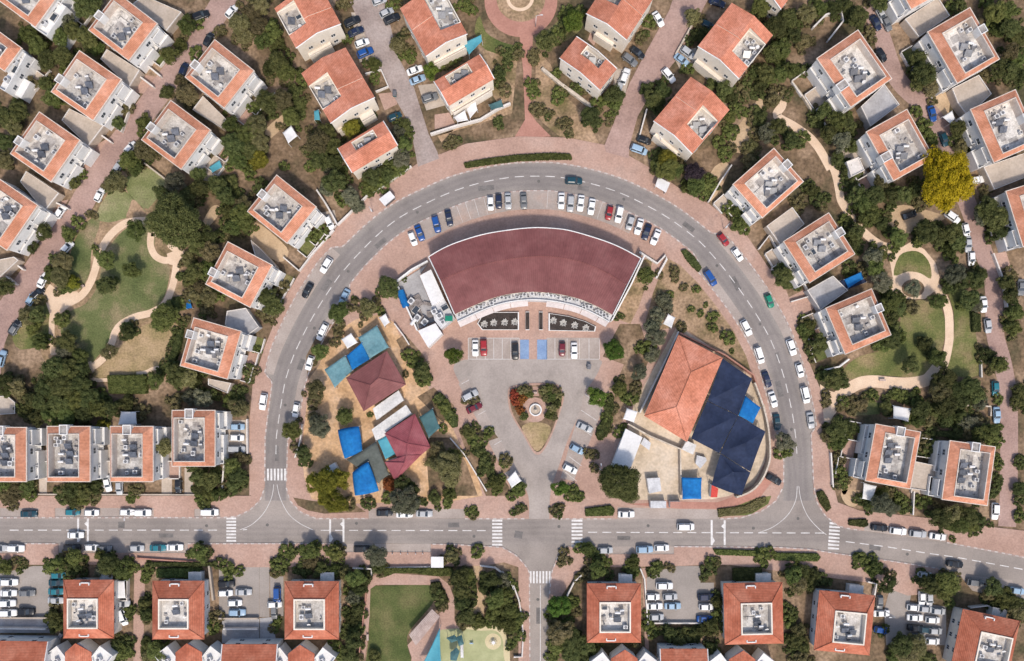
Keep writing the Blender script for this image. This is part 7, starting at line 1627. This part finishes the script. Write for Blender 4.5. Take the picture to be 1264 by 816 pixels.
hedge([(573,201),(600,196),(640,191),(680,189),(704,190),(706,196),(680,196.5),(640,198),(600,203),(575,206.5)], .7, 'm', 'long low hedge strip along the top of the crescent road')
hedge(ZZ('b3',[(862,425),(882,420),(920,455),(955,505),(942,524),(915,500),(885,465)]), .9, 'd', 'dark hedge patch on the inner crescent pavement')
hedge(ZZ('c1',[(515,248),(690,245),(700,300),(695,332),(522,330)]), 1.6, 'm', 'thick rectangular hedge below the dry straw lawn')
hedge(ZZ('d1',[(700,345),(1028,345),(1028,362),(700,362)]), 1.2, 'd', 'shaded hedge along the street in front of second hip house')
hedge(ZZ('d1',[(750,375),(930,372),(930,415),(750,415)]), 1.0, 'm', 'lawn hedge close to the second hip house wall')
hedge(ZZ('d2',[(630,372),(960,372),(970,405),(900,408),(770,392),(690,392),(635,412)]), 1.4, 'm', 'hedge behind the pale wall of the bottom park')
hedge(ZZ('d2',[(862,445),(900,440),(940,520),(938,550),(915,555),(870,490)]), 1.2, 'd', 'rounded dark hedge at the lawn corner by the pergola')
hedge(ZZ('d3',[(400,88),(520,72),(537,92),(530,116),(402,120)]), .9, 'm', 'clipped hedge on the pavement below the big round tree')
hedge(ZZ('d3',[(1035,88),(1160,75),(1225,40),(1262,30),(1262,60),(1200,100),(1040,124)]), .6, 'o', 'curving hedge bank at the school street corner')
hedge(ZZ('d4',[(450,137),(530,135),(536,160),(520,168),(448,158)]), .8, 'd', 'small clipped hedge beside the upper kerb cars at the bend')
hedge(ZZ('d4',[(100,292),(300,295),(312,310),(300,328),(100,322)]), .9, 'm', 'hedge strip along the street by the hedge hip house')
hedge(ZZ('d4',[(298,8),(325,0),(350,40),(362,80),(345,94),(315,55)]), .9, 'd', 'dark hedge at the crescent mouth pavement corner')
hedge(ZZ('d3',[(1015,282),(1243,290),(1243,312),(1030,305)]), .9, 'm', 'hedge strip on the lower pavement past the raised crossing')
hedge(ZZ('c2',[(880,345),(905,328),(985,455),(988,490),(965,495),(925,440)]), 1.3, 'd', 'hedge beside the diagonal path above the plaza cars')
hedge(ZZ('c2',[(1015,500),(1045,488),(1120,610),(1160,700),(1190,760),(1150,770),(1095,640)]), 1.1, 'd', 'hedge along the plaza side of the diagonal path')
hedge(ZZ('c3',[(515,350),(535,350),(522,440),(515,510),(470,555),(450,530),(490,440)]), 1.2, 'd', 'hedge between plaza cars and the school path')
hedge(ZZ('c1',[(855,30),(875,20),(858,120),(820,215),(800,190),(835,90)]), 1.2, 'd', 'dark hedge between dry straw lawn and its house')
hedge(ZZ('a3',[(1000,320),(1030,300),(1100,380),(1140,450),(1100,450),(1030,370)]), 1.2, 'd', 'dark hedge below the ninth gabled house')
hedge(ZZ('b4',[(1025,705),(1060,710),(1062,790),(1030,790)]), 1.2, 'd', 'dark hedge between outer lawn and lane cars')
hedge(ZZ('d3',[(1110,375),(1243,370),(1243,430),(1110,435)]), 1.0, 'd', 'dark hedge bed in front of the hedge hip house')
hedge(ZZ('b2',[(560,160),(640,110),(760,25),(740,10),(600,90),(545,140)]), 1.3, 'm', 'hedge behind the pale retaining wall by the bus shelter')
hedge(ZZ('c4',[(860,520),(900,525),(1060,540),(1055,515),(860,500)]), 1.4, 'd', 'dark hedge behind the lower lane house')
# street lamp posts
def lamp_post(pt, rz, label):
    p = g(*pt, 0); root = empty('street_lamp', p, rz); tag(root, label, 'street lamp', 'street lamps')
    mb = MB(); mb.smooth = True; mb.tube((0,0,.1),(0,0,6.2),.1,.06,8); mb.tube((0,0,6.2),(1.3,0,6.6),.05,.04,6); mb.build('pole', M['metal'], root)
    mb = MB(); mb.box(1.1,1.75,-.13,.13,6.53,6.66); mb.build('lamp_head', M['metal'], root)
lamp_post(Z('c3',462,690), R(90), 'grey street lamp between the plaza cars and school shed')
lamp_post(Z('a3',160,130), 0, 'grey street lamp on the stem of the round garden walk')
lamp_post(Z('b2',585,240), R(-60), 'grey street lamp on the crescent pavement below the first bus shelter')
lamp_post(Z('b3',1060,320), R(-130), 'grey street lamp by the red car on the crescent')
lamp_post(Z('d4',610,560), R(180), 'grey street lamp at the edge of the crowded fourth lot')
lamp_post(Z('d1',655,95), R(-90), 'grey street lamp between the white cars of the west street')

bo = None
for i, (t, x, y) in enumerate([('d2',678,299),('d2',718,299),('d2',752,299),('d2',790,299),('d2',824,299)] + [('d3',15+k*22,142-4) for k in range(0)]):
    p = g(*Z(t, x, y), .14)
    if bo is None:
        bo = empty('bollard', p); mb = MB(); mb.cyl((0,0),.13,.11,0,.8,10); mb.build('post', M['darkmetal'], bo); mb = MB(); mb.cyl((0,0),.15,.08,.802,.95,10); mb.build('cap', M['metal'], bo); b_ = bo
    else: b_ = copy_tree(bo); b_.location = p
    tag(b_, f'{ORD[i]} dark bollard on the kerb before the bottom park hedge, from the grey tree', 'bollard', 'bollards on the street kerb')
def bench(t, x, y, rz, label):
    p = g(*Z(t, x, y), .14); r_ = empty('park_bench', p, rz); tag(r_, label, 'bench', 'park benches')
    mb = MB(); mb.box(-.85,.85,-.25,.25,.42,.48); mb.build('seat', M['wood'], r_); mb = MB(); mb.box(-.85,.85,.22,.28,.5,.9); mb.build('backrest', M['wood'], r_)
    for s_ in (-.7,.7): mb = MB(); mb.box(s_-.05,s_+.05,-.22,.22,0,.418); mb.build('leg', M['darkmetal'], r_)
bench('c3',1,0,0,'_') if False else None
bench('b1',395,602,R(30),'wooden bench by the curve of the left park sand path'.replace('left ', ''))
bench('c4',600,262,R(0),'wooden bench beside the lower sand path of the teardrop park')
bench('d2',560,700,R(90),'wooden bench on the brick walk beside the bottom lawn')
bench('c3',152,330,R(0),'wooden bench on the island facing the small statue')
def bin_(t, x, y, label, z=.14):
    p = g(*Z(t, x, y), z); r_ = empty('waste_container', p, rt.uniform(0, 3)); tag(r_, label, 'waste bin', 'green waste containers')
    mb = MB(); mb.prism([(-.65,-.45),(.65,-.45),(.65,.45),(-.65,.45)],.12,1.1); mb.build('bin_body', M['darkteal'], r_); mb = MB(); mb.box(-.7,.7,-.5,.5,1.102,1.2); mb.build('lid', M['darkmetal'], r_)
    for sx in (-.5,.5):
        for sy in (-.35,.35): mb = MB(); mb.cyl((sx,sy),.1,.1,0,.118,8); mb.build('wheel', M['rubber'], r_)
bin_('b1',575,30,'dark green waste container beside the long pink lane, above the pale lawn',.06)
bin_('d1',300,690,'dark green waste container behind the alley hip house lot wall',.04)
bin_('c3',415,205,'dark green waste container on the plaza edge near the bright tree',.156)
bin_('d4',805,395,'dark green waste container near the east lower kerb, by the shaded car',.15)
bin_('a2',690,455,'dark green waste container at the first lane garden paving',.17)
# ---------------------------------------------------------------- labels of the planting
LAND += [('bus shelter', 477, 243), ('east shelter', 817, 228), ('big yellow tree', 1168, 222), ('round garden walk', 643, 20), ('west zebra', 340, 586), ('entry drive', 664, 620), ('teardrop lawn', 1126, 325), ('play floor', 590, 790), ('park loop path', 205, 310), ('red bay corner', 893, 300), ('school gate', 853, 602), ('east zebra', 1030, 662), ('park sand square', 70, 375), ('straw lawn', 170, 430), ('brown footpath', 985, 150), ('plaza cars', 715, 550), ('nursery sand', 415, 560), ('east garden canopy', 826, 396)]
used = set(o.get('label') for o in SC.objects if o.get('label'))
def size_word(r_): return 'huge' if r_ > 24 else 'broad' if r_ >= 13 else 'medium' if r_ >= 10.5 else 'small' if r_ >= 8.6 else 'low'
ang = lambda a, b: math.atan2(b[2] - a[2], b[1] - a[1])
for (o, px, py, r_, c_) in PLANTS:
    kind = 'tree' if o.name.startswith('tree') else 'shrub'
    if c_ == 'Y':
        o['label'] = 'huge golden yellow tree standing out among the dark ones by the far lane'; o['category'] = 'tree'; o['group'] = 'garden and street trees'; continue
    L = sorted(LAND, key=lambda l: math.hypot(l[1] - px, l[2] - py))
    base = f'{size_word(r_)} {LEAFNAME[c_]} {kind}'
    done = False
    names = []
    for l in L:
        if l[0] not in [n[0] for n in names]: names.append(l)
        if len(names) >= 14: break
    A = names[0]
    cands = [f'{base} by {A[0]}'] if math.hypot(A[1]-px, A[2]-py) < 60 else []
    def rank(l):   # how well landmark l lies on the same side of A as the plant
        d = abs((math.atan2(l[2] - A[2], l[1] - A[1]) - math.atan2(py - A[2], px - A[1]) + math.pi) % (2 * math.pi) - math.pi); return d + .004 * math.hypot(l[1] - px, l[2] - py)
    near = sorted(names[1:], key=rank)
    cands += [f'{base} by {A[0]} on its side towards {l[0]}' for l in near[:2]]
    cands += [f'{base} between {A[0]} and {l[0]}' for l in near[:2]]
    cands += [f'{base} by {A[0]}, second one towards {l[0]}' for l in near[:2]] + [f'{base} by {A[0]}, third one towards {l[0]}' for l in near[:2]] + [f'{base} by {A[0]}, {w} one towards {l[0]}' for w in ('fourth', 'fifth', 'sixth') for l in near[:2]]
    for c in cands:
        if c not in used: o['label'] = c; used.add(c); done = True; break
    if not done: o['label'] = f'{base} in the thicket by {A[0]}'
    o['category'] = kind; o['group'] = 'garden and street trees' if kind == 'tree' else 'garden shrubs'
# ---------------------------------------------------------------- light, sky, camera
SUN_EL, SUN_AZ = R(54), R(167)      # azimuth clockwise from the picture's up direction
w = bpy.data.worlds.new('World'); SC.world = w; w.use_nodes = True
nt = w.node_tree; sky = nt.nodes.new('ShaderNodeTexSky'); sky.sky_type = 'NISHITA'; sky.sun_disc = False; sky.sun_elevation = SUN_EL; sky.sun_rotation = SUN_AZ; sky.air_density = 1.0; sky.dust_density = 2.5; sky.ozone_density = 1.0
nt.links.new(sky.outputs[0], nt.nodes['Background'].inputs['Color']); nt.nodes['Background'].inputs['Strength'].default_value = 0.15
sl_ = bpy.data.lights.new('Sun', 'SUN'); sl_.energy = 2.4; sl_.angle = R(4.5); sl_.color = (1, .91, .80)
so = bpy.data.objects.new('Sun', sl_); COL.objects.link(so)
d = Vector((math.sin(SUN_AZ) * math.cos(SUN_EL), math.cos(SUN_AZ) * math.cos(SUN_EL), math.sin(SUN_EL)))
so.rotation_euler = (-d).to_track_quat('-Z', 'Y').to_euler(); so.location = d * 300
cam = bpy.data.cameras.new('Camera'); co = bpy.data.objects.new('Camera', cam); COL.objects.link(co)
cam.sensor_width = 36; cam.lens = FOCAL; cam.clip_end = 5000; cam.clip_start = 1
co.location = (CX, CY, HC); co.rotation_euler = (0, 0, 0)
cam.shift_x = (632 - NX) / 1264; cam.shift_y = (NY - 408) / 1264
SC.camera = co
SC.view_settings.view_transform = 'Standard'; SC.view_settings.look = 'None'; SC.view_settings.exposure = 0.38; SC.view_settings.gamma = 1.0
